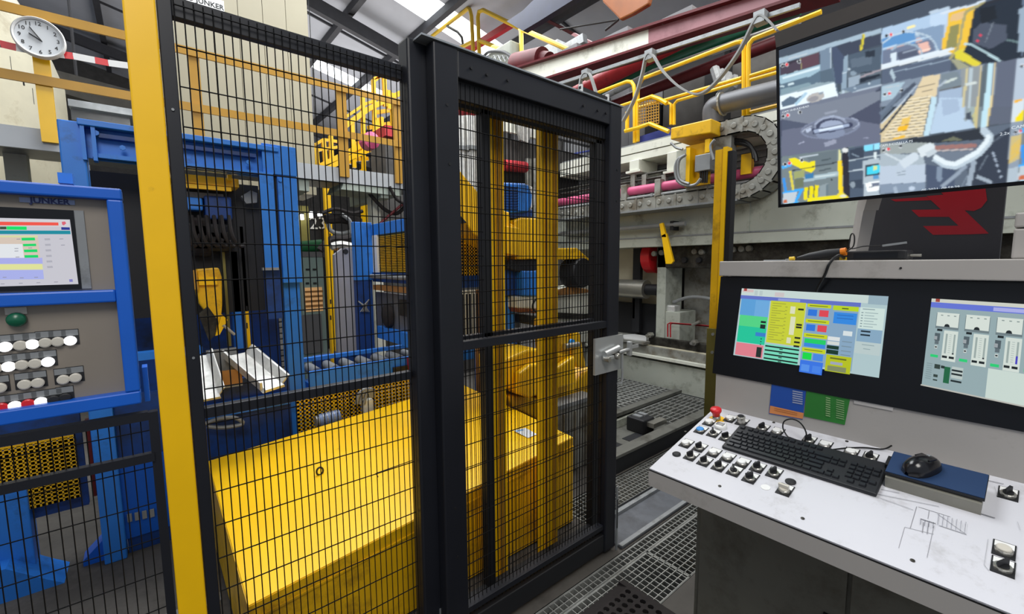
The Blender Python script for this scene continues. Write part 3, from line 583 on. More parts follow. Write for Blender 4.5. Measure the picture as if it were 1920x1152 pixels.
MB().lathe([(.0075, -.003), (.0075, .003)], (0, .02, .0215), 12, 'X').build('wheel', K['greymetal'], mo)
for sx in (-1, 1): MB().beam((sx * .010, .0, .0282), (sx * .010, .022, .0243), .009, .002).build('button', K['mousebk'], mo)
# ================================================================ THINGS ON THE SHELF
bxm = MB().bx(1587, 469, 1699, 488, 1.72, .1); b = thing('network_box', 'flat black device box lying on the console shelf', 'device', (1.77, .3, 1.549))
a, c_ = P(1587, 466, 'X', 1.72), P(1699, 488, 'X', 1.72)
MB().box((1.72, a.y, 1.5495), (1.83, c_.y, 1.578)).build('case', K['blackm'], b, bevel=.004)
MB().box((1.719, a.y - .02, 1.556), (1.7195, c_.y + .02, 1.571)).build('front_panel', K['bezel'], b)
MB().cyl((1.78, c_.y, 1.562), (1.78, c_.y - .025, 1.562), .004, 8).build('plug', K['steel'], b)
tl = thing('hand_tool', 'dark tapered hand tool with orange collar lying on the shelf', 'tool', (1.70, .4, 1.55))
p0, p1 = P(1495, 484, 'X', 1.70), P(1577, 468, 'X', 1.70); p0.z = 1.558; p1.z = 1.575
MB().tube([p0, p0.lerp(p1, .3), p0.lerp(p1, .7), p1], [.004, .012, .015, .012], 12).build('handle', K['blackm'], tl, smooth=True)
p2 = p1 + (p1 - p0).normalized() * .014; MB().tube([p1, p2], .0125, 12).build('collar', K['orangeplug'], tl)
MB().tube(smoothline([p2, P(1600, 462, 'X', 1.70), P(1602, 444, 'X', 1.7), P(1598, 438, 'X', 1.7), P(1594, 446, 'X', 1.7), P(1594, 466, 'X', 1.7), P(1620, 462, 'X', 1.7), P(1652, 461, 'X', 1.7)], 5), .002, 6).build('lead', K['cable'], tl)
MB().beam(P(1655, 461, 'X', 1.7), P(1700, 455, 'X', 1.7), .012, .006).build('lead_tag', K['greymetal'], tl)
MB().beam((p0.x, p0.y + .012, 1.556), (p0.x, p0.y + .035, 1.553), .008, .005).build('tip', K['galv'], tl)
tag(MB().tube(smoothline([(1.72, P(1580, 476, 'X', 1.70).y, 1.556), P(1572, 479, 'X', 1.66), P(1556, 493, 'X', 1.628), P(1547, 515, 'X', 1.630), P(1536, 535, 'X', 1.640), P(1530, 547, 'X', 1.645)], 6), .004, 8).build('adapter_lead', K['cable'], smooth=True), 'black lead hanging from the shelf over the screen bezel', 'cable')
tag(MB().box((1.69, .63, 1.5495), (1.75, .56, 1.553)).build('metal_strip', K['galv']), 'small thin metal strip at the left of the shelf', 'metal strip')
tag(MB().cyl((1.68, .545, 1.556), (1.68, .53, 1.557), .0065, 10).build('terminal', K['yellowpale']), 'tiny yellow terminal beside the metal strip on the shelf', 'terminal')
tag(MB().box((1.72, .415, 1.5495), (1.75, .395, 1.559)).build('sponge', K['yellowpale']), 'small pale yellow block under the hand tool', 'block')
wb = thing('junction_box', 'pale grey box standing at the right end of the shelf', 'box', (1.75, .0, 1.549))
a = P(1895, 488, 'X', 1.70)
MB().box((1.70, a.y, 1.5495), (1.80, a.y - .12, 1.625)).build('lower_case', K['consolebody'], wb, bevel=.004); MB().box((1.70, a.y, 1.628), (1.80, a.y - .12, 1.665)).build('upper_case', K['consolebody'], wb, bevel=.004)
# ================================================================ MONITOR
T0, T1 = V((1.72, 0, 1.735)), V((1.63, 0, 2.242)); tt = (T1 - T0).normalized(); tn = V((-tt.z, 0, tt.x)); TL, TR = .602, -.33
tv = thing('wall_monitor', 'large flat monitor showing machine camera pictures above the console', 'monitor', (1.70, .15, 1.735))
def fr(p, y, d=0): return p + V((0, y, 0)) - tn * d
tvb = MB().prism([fr(T0, TL, .004), fr(T1, TL, .004), fr(T1, TL, .04), fr(T0, TL, .04)], (0, TR - TL, 0)).build('body', K['bezel'], tv)
bw = .008
for p, q, y0, y1 in ((T0, T0 + tt * bw * 1.3, TL, TR), (T1 - tt * bw, T1, TL, TR), (T0, T1, TL, TL - bw), (T0, T1, TR + bw, TR)):
    MB().prism([fr(p, y0, .0), fr(q, y0, 0), fr(q, y0, .005), fr(p, y0, .005)], (0, y1 - y0, 0)).build('frame', K['bezel'], tv)
MB().prism([fr(T0 + tt * .1, .45, .04), fr(T0 + tt * .4, .45, .04), fr(T0 + tt * .4, .45, .08), fr(T0 + tt * .1, .45, .08)], (0, -.6, 0)).build('rear_housing', K['blackm'], tv)
up = MB().beam(P(1606, 488, 'X', 1.86), P(1627, 378, 'X', 1.82), .035, .05); up.build('bracket', K['consolebody'], tv)
MB().beam(P(1627, 390, 'X', 1.82), fr(T0 + tt * .25, .3, .04), .04, .05).build('bracket', K['consolebody'], tv)
import numpy as np
class Raster:      # soft screen picture: colours painted in layers, then blurred a little, on one flat grid
    def __init__(s): s.l = []
    def poly(s, pts, col): s.l.append((np.array(pts, float), lin(col)))
    def stroke(s, pts, w, col):
        for (x0, y0), (x1, y1) in zip(pts[:-1], pts[1:]):
            l = math.hypot(x1 - x0, y1 - y0) or 1; ox, oy = -(y1 - y0) / l * w / 2, (x1 - x0) / l * w / 2; s.poly([(x0 + ox, y0 + oy), (x1 + ox, y1 + oy), (x1 - ox, y1 - oy), (x0 - ox, y0 - oy)], col)
            s.disc((x1, y1), w / 2, w / 2, col, n=8)
    def disc(s, c, rx, ry, col, rot=0, n=20):
        s.poly([(c[0] + rx * math.cos(t) * math.cos(rot) - ry * math.sin(t) * math.sin(rot), c[1] + rx * math.cos(t) * math.sin(rot) + ry * math.sin(t) * math.cos(rot)) for t in [2 * math.pi * k / n for k in range(n)]], col)
    def build(s, name, o, ex, ey, nx, ny, base, m, parent, blur=1, label=None):
        o, ex, ey = np.array(o), np.array(ex), np.array(ey); R = np.array(RC)
        u, v = np.meshgrid(np.linspace(0, 1, nx + 1), np.linspace(0, 1, ny + 1)); W = o + u[..., None] * ex + v[..., None] * ey
        cm = (W - np.array(EYE)) @ R; X = 960 + FPX * cm[..., 0] / cm[..., 2]; Y = 576 + FPX * cm[..., 1] / cm[..., 2]
        C = np.ones((ny + 1, nx + 1, 3)) * np.array(lin(base))
        for p, c in s.l:
            bb = (X >= p[:, 0].min()) & (X <= p[:, 0].max()) & (Y >= p[:, 1].min()) & (Y <= p[:, 1].max())
            if not bb.any(): continue
            x, y = X[bb], Y[bb]; ins = np.zeros(x.shape, bool); q = np.roll(p, 1, 0)
            for (xa, ya), (xb, yb) in zip(p, q):
                if ya == yb: continue
                ins ^= ((ya > y) != (yb > y)) & (x < (xb - xa) * (y - ya) / (yb - ya) + xa)
            t = C[bb]; t[ins] = c; C[bb] = t
        i0 = int(np.argmax(X[ny // 2] > 1926))
        if i0: C[:, i0:] = C[:, 3:3 + nx + 1 - i0]      # the views beyond the picture's edge
        for _ in range(blur):
            Q = np.pad(C, ((1, 1), (1, 1), (0, 0)), 'edge'); C = (Q[:-2, 1:-1] + Q[2:, 1:-1] + Q[1:-1, :-2] + Q[1:-1, 2:] + 2 * C) / 6
        org = np.array(ORG[parent]); me = D.meshes.new(name); k = nx + 1
        fs = [(j * k + i, (j + 1) * k + i, (j + 1) * k + i + 1, j * k + i + 1) for j in range(ny) for i in range(nx)]
        me.from_pydata((W - org).reshape(-1, 3).tolist(), [], fs)
        at = me.color_attributes.new('Col', 'FLOAT_COLOR', 'POINT'); at.data.foreach_set('color', np.concatenate([C, np.ones(C.shape[:2] + (1,))], 2).astype(np.float32).ravel())
        me.materials.append(m); ob = D.objects.new(name, me); COL.objects.link(ob); ob.parent = parent; ORG[ob] = ORG[parent]
        if label: ob['label'] = label
        return ob
rs = Raster()
def FT(sc, ox, oy): return lambda p: (ox + p[0] / sc, oy + p[1] / sc)
f8 = FT(2.879, 1440, 0); f1_ = FT(5.009, 1455, 0); f2_ = FT(5.485, 1455, 190); f3_ = FT(5.761, 1640, 0); f4_ = FT(5.761, 1640, 180)
def pp(pts, col): rs.poly([f8(p) for p in pts], col)
def g(f, pts, col): rs.poly([f(p) for p in pts], col)
def st_(f, pts, w, col): rs.stroke([f(p) for p in pts], w / (5.009 if f is f1_ else 5.485 if f is f2_ else 5.761), col)
def el(f, c, rx, ry, col, rot=0): k = 5.009 if f is f1_ else 5.485 if f is f2_ else 5.761; rs.disc(f(c), rx / k, ry / k, col, rot)

A=[([(58,315),(613,150),(608,460),(66,580)],'5b6c7e'),([(58,315),(613,150),(613,200),(60,340)],'7e9098'),([(66,345),(275,290),(275,350),(66,410)],'3a3440'),([(66,412),(275,345),(280,395),(66,455)],'a9c0ca'),([(275,270),(330,255),(330,390),(280,400)],'4c5a68'),([(330,255),(610,180),(608,470),(380,500)],'46525f'),([(400,300),(430,292),(420,490),(396,495)],'8296a2'),([(430,330),(610,280),(608,400),(430,430)],'606c78'),([(470,350),(560,330),(560,390),(470,400)],'2b333d'),([(66,460),(360,440),(370,520),(70,560)],'8ea2ac'),([(180,500),(360,448),(375,515),(150,570)],'dfe8ec'),([(195,520),(300,492),(285,545),(200,560)],'8f99a4'),([(68,525),(170,500),(150,565),(70,580)],'45505c'),([(380,500),(608,440),(608,470),(400,510)],'93a4ac'),([(495,205),(520,180),(515,250),(496,272)],'c9b43a')]
B=[([(66,580),(608,460),(604,770),(75,840)],'5c6478'),([(66,580),(608,460),(430,640),(66,660)],'6e7688'),([(430,640),(608,470),(606,600)],'3f4658'),([(66,650),(225,670),(66,740)],'464c60'),([(180,715),(240,660),(320,630),(400,640),(480,650),(490,670),(420,720),(320,750),(220,750)],'8a93ac'),([(220,700),(260,660),(330,640),(410,650),(450,680),(380,710),(260,730)],'3c4258'),([(235,708),(330,690),(450,665),(455,680),(340,710),(245,725)],'c4cde0'),([(260,735),(320,720),(420,700),(400,725),(320,745)],'a4aec4'),([(70,790),(604,690),(604,770),(75,840)],'6c7082')]
Cc=[([(75,840),(604,770),(600,1060),(80,1108)],'6b7a80'),([(75,850),(200,838),(380,810),(378,960),(85,1000)],'7c8a8c'),([(110,860),(180,850),(255,885),(250,925),(190,930),(130,895)],'e2d23a'),([(110,920),(125,918),(135,1010),(118,1015)],'d8c840'),([(130,925),(190,930),(250,930),(245,955),(135,1000)],'8a8f62'),([(75,905),(125,890),(118,935),(80,945)],'59b4e4'),([(80,1020),(185,1000),(185,1030),(85,1050)],'4aa8e0'),([(160,1030),(190,1025),(165,1095),(135,1100)],'4aa8e0'),([(88,1050),(150,1040),(145,1095),(86,1105)],'a9cfe0'),([(200,1010),(280,995),(270,1070),(195,1085)],'d9c22c'),([(228,1000),(236,998),(225,1070),(217,1072)],'8c7a20'),([(250,998),(258,996),(248,1065),(240,1067)],'8c7a20'),([(185,965),(360,950),(360,975),(185,992)],'9ab0b8'),([(290,990),(360,980),(360,1020),(285,1030)],'4a5860'),([(375,870),(400,866),(405,1060),(385,1062)],'e8c41c'),([(405,800),(430,796),(440,1060),(408,1062)],'2a2c34'),([(430,800),(602,775),(600,1060),(440,1066)],'4e5c6c'),([(350,1045),(430,1045),(435,1070),(345,1080)],'d8c030'),([(515,780),(600,768),(600,810),(520,820)],'8ec8ea'),([(510,870),(602,855),(600,960),(525,970)],'aab8c0'),([(535,895),(600,885),(600,940),(535,948)],'48c4e0'),([(525,985),(600,975),(600,1035),(535,1030)],'dfe6ea'),([(440,910),(510,900),(510,920),(440,930)],'90a0aa')]
E=[([(613,150),(1375,-60),(1370,320),(612,455)],'525e6e'),([(613,170),(880,95),(870,260),(612,350)],'8ba4c0'),([(640,250),(830,200),(840,280),(640,330)],'c8a8a4'),([(650,280),(700,268),(690,330),(645,340)],'c9d4dc'),([(612,345),(1000,258),(1010,290),(612,375)],'d5dee4'),([(612,375),(1000,290),(1140,350),(680,440),(612,450)],'4a5460'),([(930,260),(975,65),(1150,20),(1090,260),(1020,300)],'e0b83a'),([(965,230),(985,110),(1045,95),(1030,260)],'8d8a4c'),([(1130,30),(1375,-60),(1370,330),(1120,330),(1090,250)],'2b2f38'),([(1160,90),(1290,120),(1280,230),(1170,220)],'4c525c'),([(1000,290),(1060,260),(1150,340),(1120,370)],'dcc648'),([(1055,240),(1080,232),(1250,320),(1240,330)],'aebcc8'),([(870,60),(980,35),(960,200),(900,210)],'b4c6d8'),([(612,190),(760,150),(880,200),(920,270),(905,275),(860,215),(750,170),(612,210)],'b9ccda')]
F=[([(612,455),(1370,320),(1310,665),(606,755)],'5f6c7c'),([(612,600),(820,420),(760,440),(612,560)],'3a434e'),([(612,690),(840,425),(820,418),(612,650)],'2f3742'),([(840,415),(930,400),(880,560),(820,730),(612,760),(606,720)],'ccb68a'),([(780,500),(900,480),(890,560),(730,600)],'dbb67a'),([(640,680),(860,600),(840,720),(606,755)],'d8a25a'),([(930,400),(1060,370),(1055,470),(920,500)],'6f7c88'),([(920,490),(1060,460),(1070,600),(1120,690),(860,725)],'a4b6c8'),([(940,500),(1050,480),(1045,570),(935,570)],'7d8c9c'),([(1050,370),(1085,364),(1130,690),(1115,692)],'b8b88c'),([(1085,365),(1110,360),(1120,600),(1075,650)],'98a8a8'),([(1110,358),(1160,350),(1135,690),(1120,690)],'c9b878'),([(1185,345),(1225,338),(1180,685),(1150,688)],'c2d8dc'),([(1210,340),(1225,338),(1190,684),(1182,685)],'d8c07c'),([(1230,338),(1370,320),(1310,668),(1190,684)],'4c545f')]
G=[([(606,755),(1310,665),(1285,1005),(600,1050)],'4d5864'),([(606,770),(1120,700),(1130,790),(606,830)],'8a8f92'),([(880,790),(1120,770),(1120,790),(880,810)],'8c6a62'),([(606,830),(850,850),(845,990),(600,1000)],'8494a0'),([(690,890),(740,880),(745,960),(680,950)],'b9c8d2'),([(700,880),(720,820),(850,780),(880,820),(770,880)],'c6d4de'),([(850,800),(1040,890),(1130,830),(1190,740),(1150,690),(1190,700),(1215,750),(1150,860),(1040,910),(940,900)],'c9d6de'),([(850,930),(1120,900),(1100,1000),(850,1015)],'3c4652'),([(920,1000),(1080,900),(1100,910),(950,1010)],'6c7a86'),([(1150,780),(1300,690),(1285,1000),(1190,980)],'363f4a'),([(1140,960),(1200,950),(1230,990),(1150,1000)],'8c9aa6'),([(600,1000),(845,990),(845,1035),(600,1050)],'76848e'),([(755,1010),(790,1005),(800,1030),(760,1035)],'aab8c2')]
Hh=[([(1375,-60),(2300,-300),(2300,180),(1370,320)],'64748a'),([(1375,210),(1450,190),(1440,300),(1372,320)],'3c424c'),([(1370,320),(2300,180),(2300,540),(1312,665)],'8894a2'),([(1340,420),(1420,390),(1400,520),(1340,530)],'c2ccd6'),([(1335,530),(1450,500),(1440,560),(1330,600)],'d8b838'),([(1345,590),(1450,560),(1440,640),(1340,655)],'e0c41c'),([(1312,665),(2300,540),(2300,940),(1285,1005)],'7a8898'),([(1330,740),(1450,700),(1440,830),(1310,870)],'c8a848'),([(1300,900),(1450,860),(1440,990),(1288,1000)],'a4b4c2')]

for L_ in (A, B, Cc, E, F, G, Hh):
    for p_, c_ in L_: pp(p_, c_)
# view 1: press window
g(f1_, [(25, 550), (990, 262), (990, 305), (30, 600)], '9fb4c4'); g(f1_, [(40, 640), (410, 490), (412, 605), (40, 712)], '4a4250'); g(f1_, [(230, 545), (400, 490), (405, 600), (240, 650)], '5c4450'); st_(f1_, [(232, 545), (238, 650)], 6, 'a09a6c')
g(f1_, [(35, 715), (412, 605), (415, 672), (330, 720), (40, 790)], '9ab8c8'); st_(f1_, [(60, 735), (400, 636)], 22, 'cfe2ea'); g(f1_, [(40, 790), (330, 715), (420, 660), (430, 760), (350, 790), (40, 850)], '5a7082'); g(f1_, [(45, 840), (320, 775), (330, 800), (40, 900)], '7f98a4'); st_(f1_, [(110, 795), (160, 784)], 20, 'c4d8e0'); st_(f1_, [(40, 815), (70, 810)], 14, 'c4d8e0')
g(f1_, [(412, 478), (520, 440), (520, 655), (415, 668)], '73869a'); st_(f1_, [(512, 450), (515, 640)], 10, 'b4c4d0'); g(f1_, [(415, 668), (520, 640), (550, 760), (420, 780)], '566878'); g(f1_, [(520, 445), (640, 405), (640, 800), (560, 780)], '46526a')
g(f1_, [(560, 430), (990, 312), (990, 420), (680, 515), (640, 530)], '3e4657'); g(f1_, [(680, 520), (985, 432), (985, 650), (690, 705)], '4d5c6c'); g(f1_, [(700, 560), (900, 510), (900, 600), (710, 640)], '5d6c7c'); g(f1_, [(835, 490), (930, 465), (925, 530), (840, 540)], '2b3440')
g(f1_, [(640, 530), (676, 515), (662, 830), (612, 842)], '8ba0b2'); st_(f1_, [(625, 690), (660, 680)], 14, 'c4d2de'); g(f1_, [(680, 735), (790, 700), (782, 790), (680, 822)], '93a4b4'); el(f1_, (725, 690), 30, 24, '8496a6'); el(f1_, (686, 650), 12, 12, 'b4c4d0'); g(f1_, [(790, 742), (980, 690), (980, 715), (785, 780)], '232c38'); st_(f1_, [(790, 725), (985, 655)], 16, '9c949c'); g(f1_, [(620, 840), (985, 738), (985, 792), (720, 872)], '6f8194'); st_(f1_, [(720, 868), (985, 800)], 14, 'aab8c6'); el(f1_, (875, 785), 12, 12, 'c0d0dc'); el(f1_, (632, 865), 14, 14, 'b4c6d4'); el(f1_, (742, 828), 9, 9, 'b4c6d4')
st_(f1_, [(822, 318), (812, 400), (796, 465)], 26, 'd2c640'); st_(f1_, [(812, 330), (800, 440)], 8, '8a8430')
g(f1_, [(40, 905), (545, 775), (582, 902), (250, 978), (40, 1030)], 'dfecf4'); g(f1_, [(50, 960), (130, 905), (190, 920), (250, 890), (210, 970), (60, 1010)], '5a6c80'); el(f1_, (370, 915), 90, 42, 'b0aeac', -.3); el(f1_, (350, 930), 50, 24, '909096', -.3); st_(f1_, [(180, 985), (280, 880)], 26, 'a8c8dc'); g(f1_, [(400, 870), (445, 858), (440, 880), (405, 890)], '8c98a4')
# view 2: bulkhead
g(f2_, [(45, 110), (1075, -110), (1075, 60), (760, 160), (400, 240), (60, 190)], '78808f'); g(f2_, [(60, 185), (400, 245), (60, 300)], '50586c'); g(f2_, [(740, 165), (1075, -20), (1070, 240), (850, 200)], '4a5064'); g(f2_, [(60, 300), (400, 245), (850, 200), (1070, 240), (1070, 430), (55, 570)], '666c80')
el(f2_, (560, 275), 310, 105, '7c859c', -.13); el(f2_, (555, 275), 285, 92, '6c7488', -.13); el(f2_, (560, 240), 170, 95, '8a93a8', -.1); el(f2_, (560, 255), 150, 80, '434a60', -.1); el(f2_, (575, 262), 130, 66, '98a4bc', -.1); el(f2_, (560, 330), 150, 60, '7f8aa2', -.1)
st_(f2_, [(375, 312), (560, 290), (765, 242)], 56, '3a4058'); st_(f2_, [(390, 310), (560, 285), (740, 248)], 34, '9aa8c2'); st_(f2_, [(440, 300), (560, 278), (680, 256)], 24, 'd4e2f2'); st_(f2_, [(270, 320), (300, 285), (370, 252)], 7, 'aeb8cc'); st_(f2_, [(790, 285), (850, 240), (845, 195), (780, 172)], 7, 'aeb8cc'); st_(f2_, [(400, 238), (480, 180), (590, 150), (705, 185)], 9, 'a4b0c6'); st_(f2_, [(310, 310), (350, 290)], 34, 'b4c0d6'); st_(f2_, [(500, 450), (600, 415)], 46, '9298ac'); st_(f2_, [(500, 130), (620, 100)], 22, '9098a8'); st_(f2_, [(230, 440), (285, 418)], 9, 'a4aac0'); st_(f2_, [(900, 380), (950, 375)], 9, '8c92a8')
# view 3: mesh gate and console
g(f2_, [(55, 585), (640, 495), (630, 980), (70, 1050)], '727f84'); g(f2_, [(300, 560), (630, 500), (625, 640), (400, 690)], '66737a'); st_(f2_, [(470, 610), (560, 590)], 14, '4a565c'); st_(f2_, [(440, 720), (560, 690)], 16, '505c62'); st_(f2_, [(280, 810), (625, 745)], 50, '9fb4bc'); st_(f2_, [(400, 780), (620, 750)], 10, 'c4d4d8'); el(f2_, (572, 806), 9, 9, '2c3438')
g(f2_, [(130, 590), (190, 582), (330, 628), (400, 615), (402, 700), (365, 738), (300, 715), (165, 650)], 'e6da24'); st_(f2_, [(60, 685), (150, 655)], 30, '4aa8e8'); st_(f2_, [(78, 790), (98, 915)], 30, '3c8ede'); st_(f2_, [(70, 945), (275, 905)], 24, '3aa4ee'); st_(f2_, [(268, 905), (195, 1040)], 28, '3aa4ee'); st_(f2_, [(145, 715), (176, 905)], 26, 'd4c84c'); g(f2_, [(180, 730), (298, 700), (290, 780), (185, 800)], '98a06c'); g(f2_, [(300, 750), (385, 735), (385, 790), (300, 800)], '3c78a8'); g(f2_, [(190, 800), (290, 790), (280, 880), (195, 900)], '6a7460'); st_(f2_, [(160, 715), (630, 628)], 8, '30363a')
g(f2_, [(75, 950), (220, 930), (190, 1040), (70, 1050)], 'b9c4cc'); g(f2_, [(80, 1020), (110, 1010), (118, 1045), (75, 1048)], 'c06a48')
for x in (310, 368, 420): st_(f2_, [(x, 885 - (x - 310) * .2), (x - 8, 1000 - (x - 310) * .25)], 38, 'e4d61c')
for x in (340, 396): st_(f2_, [(x, 880 - (x - 310) * .2), (x - 8, 1000)], 9, '6a6418')
g(f2_, [(450, 870), (540, 840), (535, 980), (440, 985)], '8a989e'); st_(f2_, [(530, 850), (525, 980)], 22, '687880'); st_(f2_, [(320, 1018), (640, 985)], 36, 'e6da20'); el(f2_, (680, 972), 62, 30, 'e2d63c', -.1); el(f2_, (690, 975), 34, 14, 'd8d8c4', -.1)
st_(f2_, [(653, 612), (662, 935)], 36, 'ead22c'); st_(f2_, [(655, 500), (655, 600)], 22, 'd8d8a0'); g(f2_, [(676, 540), (742, 515), (762, 1000), (700, 950)], '2c2c36'); el(f2_, (712, 505), 34, 24, 'd8dcdc')
g(f2_, [(742, 500), (1068, 432), (1068, 960), (762, 1000)], '4c5a6c'); st_(f2_, [(750, 610), (1064, 555)], 14, 'a4b2bc'); st_(f2_, [(750, 722), (890, 700)], 12, 'b4c2cc'); g(f2_, [(760, 500), (900, 470), (900, 580), (760, 600)], '3a4454'); st_(f2_, [(780, 540), (850, 570)], 12, '7c8c9c'); g(f2_, [(890, 612), (1066, 580), (1066, 965), (905, 985)], 'aab8c2'); g(f2_, [(914, 655), (1064, 635), (1064, 752), (918, 778)], '3a4450'); g(f2_, [(935, 675), (1064, 655), (1064, 735), (938, 757)], '44cce6'); g(f2_, [(1000, 665), (1042, 660), (1042, 705), (1005, 712)], 'd0dc8c'); g(f2_, [(1000, 765), (1060, 755), (1060, 795), (1000, 802)], '5a94c4'); g(f2_, [(915, 842), (1066, 815), (1066, 915), (940, 937)], 'eef4f6')
for k in range(5): st_(f2_, [(960 + k * 20, 890 - k * 3), (966 + k * 20, 884 - k * 3)], 9, '3c3c44')
g(f2_, [(980, 845), (1066, 830), (1066, 865), (990, 880)], '6a7488'); g(f2_, [(905, 460), (1000, 443), (1000, 500), (910, 517)], '7cd4ee'); g(f2_, [(1005, 443), (1068, 430), (1068, 492), (1005, 500)], '96dcf6'); st_(f2_, [(1018, 520), (1022, 580)], 26, 'd4e0e4'); g(f2_, [(760, 820), (890, 800), (890, 890), (770, 900)], '3c4858'); el(f2_, (790, 860), 26, 34, '8896a2')
# view 4: racks and yellow column
g(f3_, [(80, 310), (760, 115), (780, 250), (440, 330), (85, 420)], 'a9c2dc'); g(f3_, [(85, 420), (440, 330), (440, 470), (85, 520)], '5c90c4'); g(f3_, [(440, 330), (760, 250), (720, 530), (620, 570)], '8098b4'); g(f3_, [(600, 170), (790, 120), (770, 260), (600, 290)], 'b9cfe6'); st_(f3_, [(85, 530), (600, 395)], 16, 'b4cce0'); g(f3_, [(85, 550), (620, 420), (660, 560), (85, 720)], '6c7890'); g(f3_, [(245, 570), (460, 510), (470, 595), (255, 645)], '525a6e'); st_(f3_, [(300, 570), (450, 530)], 20, '8a96a8'); g(f3_, [(470, 470), (575, 450), (600, 540), (480, 590)], 'e0b4a8'); st_(f3_, [(480, 560), (600, 525)], 16, 'f0d0c0'); g(f3_, [(168, 580), (242, 562), (232, 660), (180, 668)], 'd0dee8'); st_(f3_, [(350, 305), (430, 280)], 24, 'f0e4a4')
st_(f3_, [(85, 470), (200, 380), (330, 345), (450, 350), (580, 390), (650, 460), (680, 545)], 15, 'b9ccda'); st_(f3_, [(180, 545), (250, 490), (350, 470), (440, 490), (500, 540), (518, 630)], 20, '9ab0c2'); st_(f3_, [(80, 715), (850, 522)], 32, 'd6e2ec'); st_(f3_, [(350, 705), (830, 590)], 18, '76869a'); g(f3_, [(80, 750), (830, 612), (820, 765), (240, 885), (80, 900)], '566276'); st_(f3_, [(200, 780), (830, 640)], 10, '90a2b4'); g(f3_, [(160, 780), (185, 735), (225, 830), (210, 885)], 'a9bcc8')
g(f3_, [(815, 150), (1150, 70), (1000, 480), (720, 535)], 'e6bc40'); g(f3_, [(830, 160), (980, 110), (960, 200), (810, 240)], 'dab884'); g(f3_, [(820, 282), (920, 252), (880, 510), (765, 525)], '8a8858'); g(f3_, [(1080, 90), (1600, -60), (1580, 640), (1150, 690), (960, 560), (1000, 470)], '27303c'); g(f3_, [(1060, 330), (1160, 240), (1420, 270), (1430, 430), (1250, 530), (1060, 470)], '4c5464'); g(f3_, [(1130, 90), (1300, 60), (1320, 200), (1150, 260)], '20262e'); st_(f3_, [(1280, 240), (1200, 450)], 10, '78828e'); st_(f3_, [(1130, 375), (1150, 385)], 22, 'f0405c'); st_(f3_, [(1096, 436), (1115, 448)], 22, 'f0405c'); st_(f3_, [(1430, 430), (1560, 460)], 18, '6c8488')
st_(f3_, [(1200, 0), (1100, 70), (985, 130), (945, 280), (930, 400), (890, 540), (820, 625)], 30, 'a29c70'); st_(f3_, [(710, 150), (900, 90), (1050, 62), (1190, 0)], 22, 'cad8e6'); g(f3_, [(860, 560), (930, 540), (1155, 690), (1080, 715), (870, 630)], 'd6ca3e'); g(f3_, [(820, 640), (900, 640), (1030, 720), (900, 750)], '9a9c84'); st_(f3_, [(960, 475), (1040, 478), (1350, 655)], 22, 'b4d0d8')
# view 5: roller line
g(f3_, [(75, 915), (860, 760), (1560, 630), (1480, 1152), (65, 1152)], '7d8b9c'); g(f3_, [(80, 930), (330, 880), (210, 1060), (70, 1100)], 'a4bccb'); g(f3_, [(520, 830), (710, 800), (640, 1152), (360, 1152)], 'd6c6a4'); g(f3_, [(720, 800), (900, 770), (950, 920), (700, 980)], '76848e'); st_(f3_, [(700, 980), (945, 930)], 12, '5c5a58'); g(f3_, [(700, 990), (960, 940), (970, 1152), (690, 1152)], '9cb0c8'); st_(f3_, [(740, 900), (880, 845)], 26, 'c4d0cc'); st_(f3_, [(690, 940), (770, 870)], 20, 'a9b6c2')
st_(f3_, [(440, 900), (180, 1130)], 40, '4a5464'); st_(f3_, [(455, 920), (270, 1140)], 12, 'b4c2d0'); st_(f3_, [(350, 920), (170, 1100)], 10, '8c9aaa')
for k in range(4): st_(f3_, [(470 - k * 40, 945 + k * 60), (650 - k * 12, 905 + k * 62)], 5, '7c7468')
g(f4_, [(65, 300), (390, 0), (640, 0), (540, 430), (65, 500)], 'cdbf9c'); st_(f4_, [(60, 200), (270, -10)], 40, '667486'); st_(f4_, [(62, 400), (395, -10)], 22, '303846'); st_(f4_, [(70, 300), (330, 40)], 9, 'c4d0dc')
for k in range(13):
    y = 40 + k * 34; xl_, xr2 = 385 - y * .66, 612 - y * .16; st_(f4_, [(xl_, y + 14), (xr2, y - 26)], 5, '6c6658'); st_(f4_, [(xl_, y + 2), (xr2, y - 38)], 9, 'f0e6cc')
g(f4_, [(300, 240), (390, 220), (370, 300), (280, 320)], 'e0bc60'); g(f4_, [(255, 335), (375, 305), (345, 370), (245, 390)], 'e8b42c'); g(f4_, [(205, 452), (335, 425), (320, 455), (190, 478)], 'e8b838'); st_(f4_, [(645, 10), (555, 425)], 62, 'b9d6e4'); st_(f4_, [(610, 20), (525, 420)], 10, '5c6670')
g(f4_, [(700, 20), (965, 20), (965, 205), (1090, 345), (595, 415)], 'b0c6dc'); g(f4_, [(720, 40), (900, 30), (920, 160), (740, 220)], 'a0b4cc'); st_(f4_, [(1020, -10), (985, 255)], 40, '8e9aa0'); st_(f4_, [(965, -10), (955, 100)], 16, 'c4b88c'); st_(f4_, [(1115, -10), (1098, 335)], 22, 'c4b888'); g(f4_, [(1125, -10), (1180, -10), (1150, 335), (1110, 335)], '78868c'); st_(f4_, [(1215, -10), (1172, 320)], 54, 'b6d8e6'); st_(f4_, [(1258, -10), (1222, 318)], 13, 'd4c494'); g(f4_, [(1275, -10), (1490, -10), (1470, 285), (1235, 320)], '5c6474'); g(f4_, [(988, 182), (1042, 170), (1032, 250), (984, 258)], '454e5a')
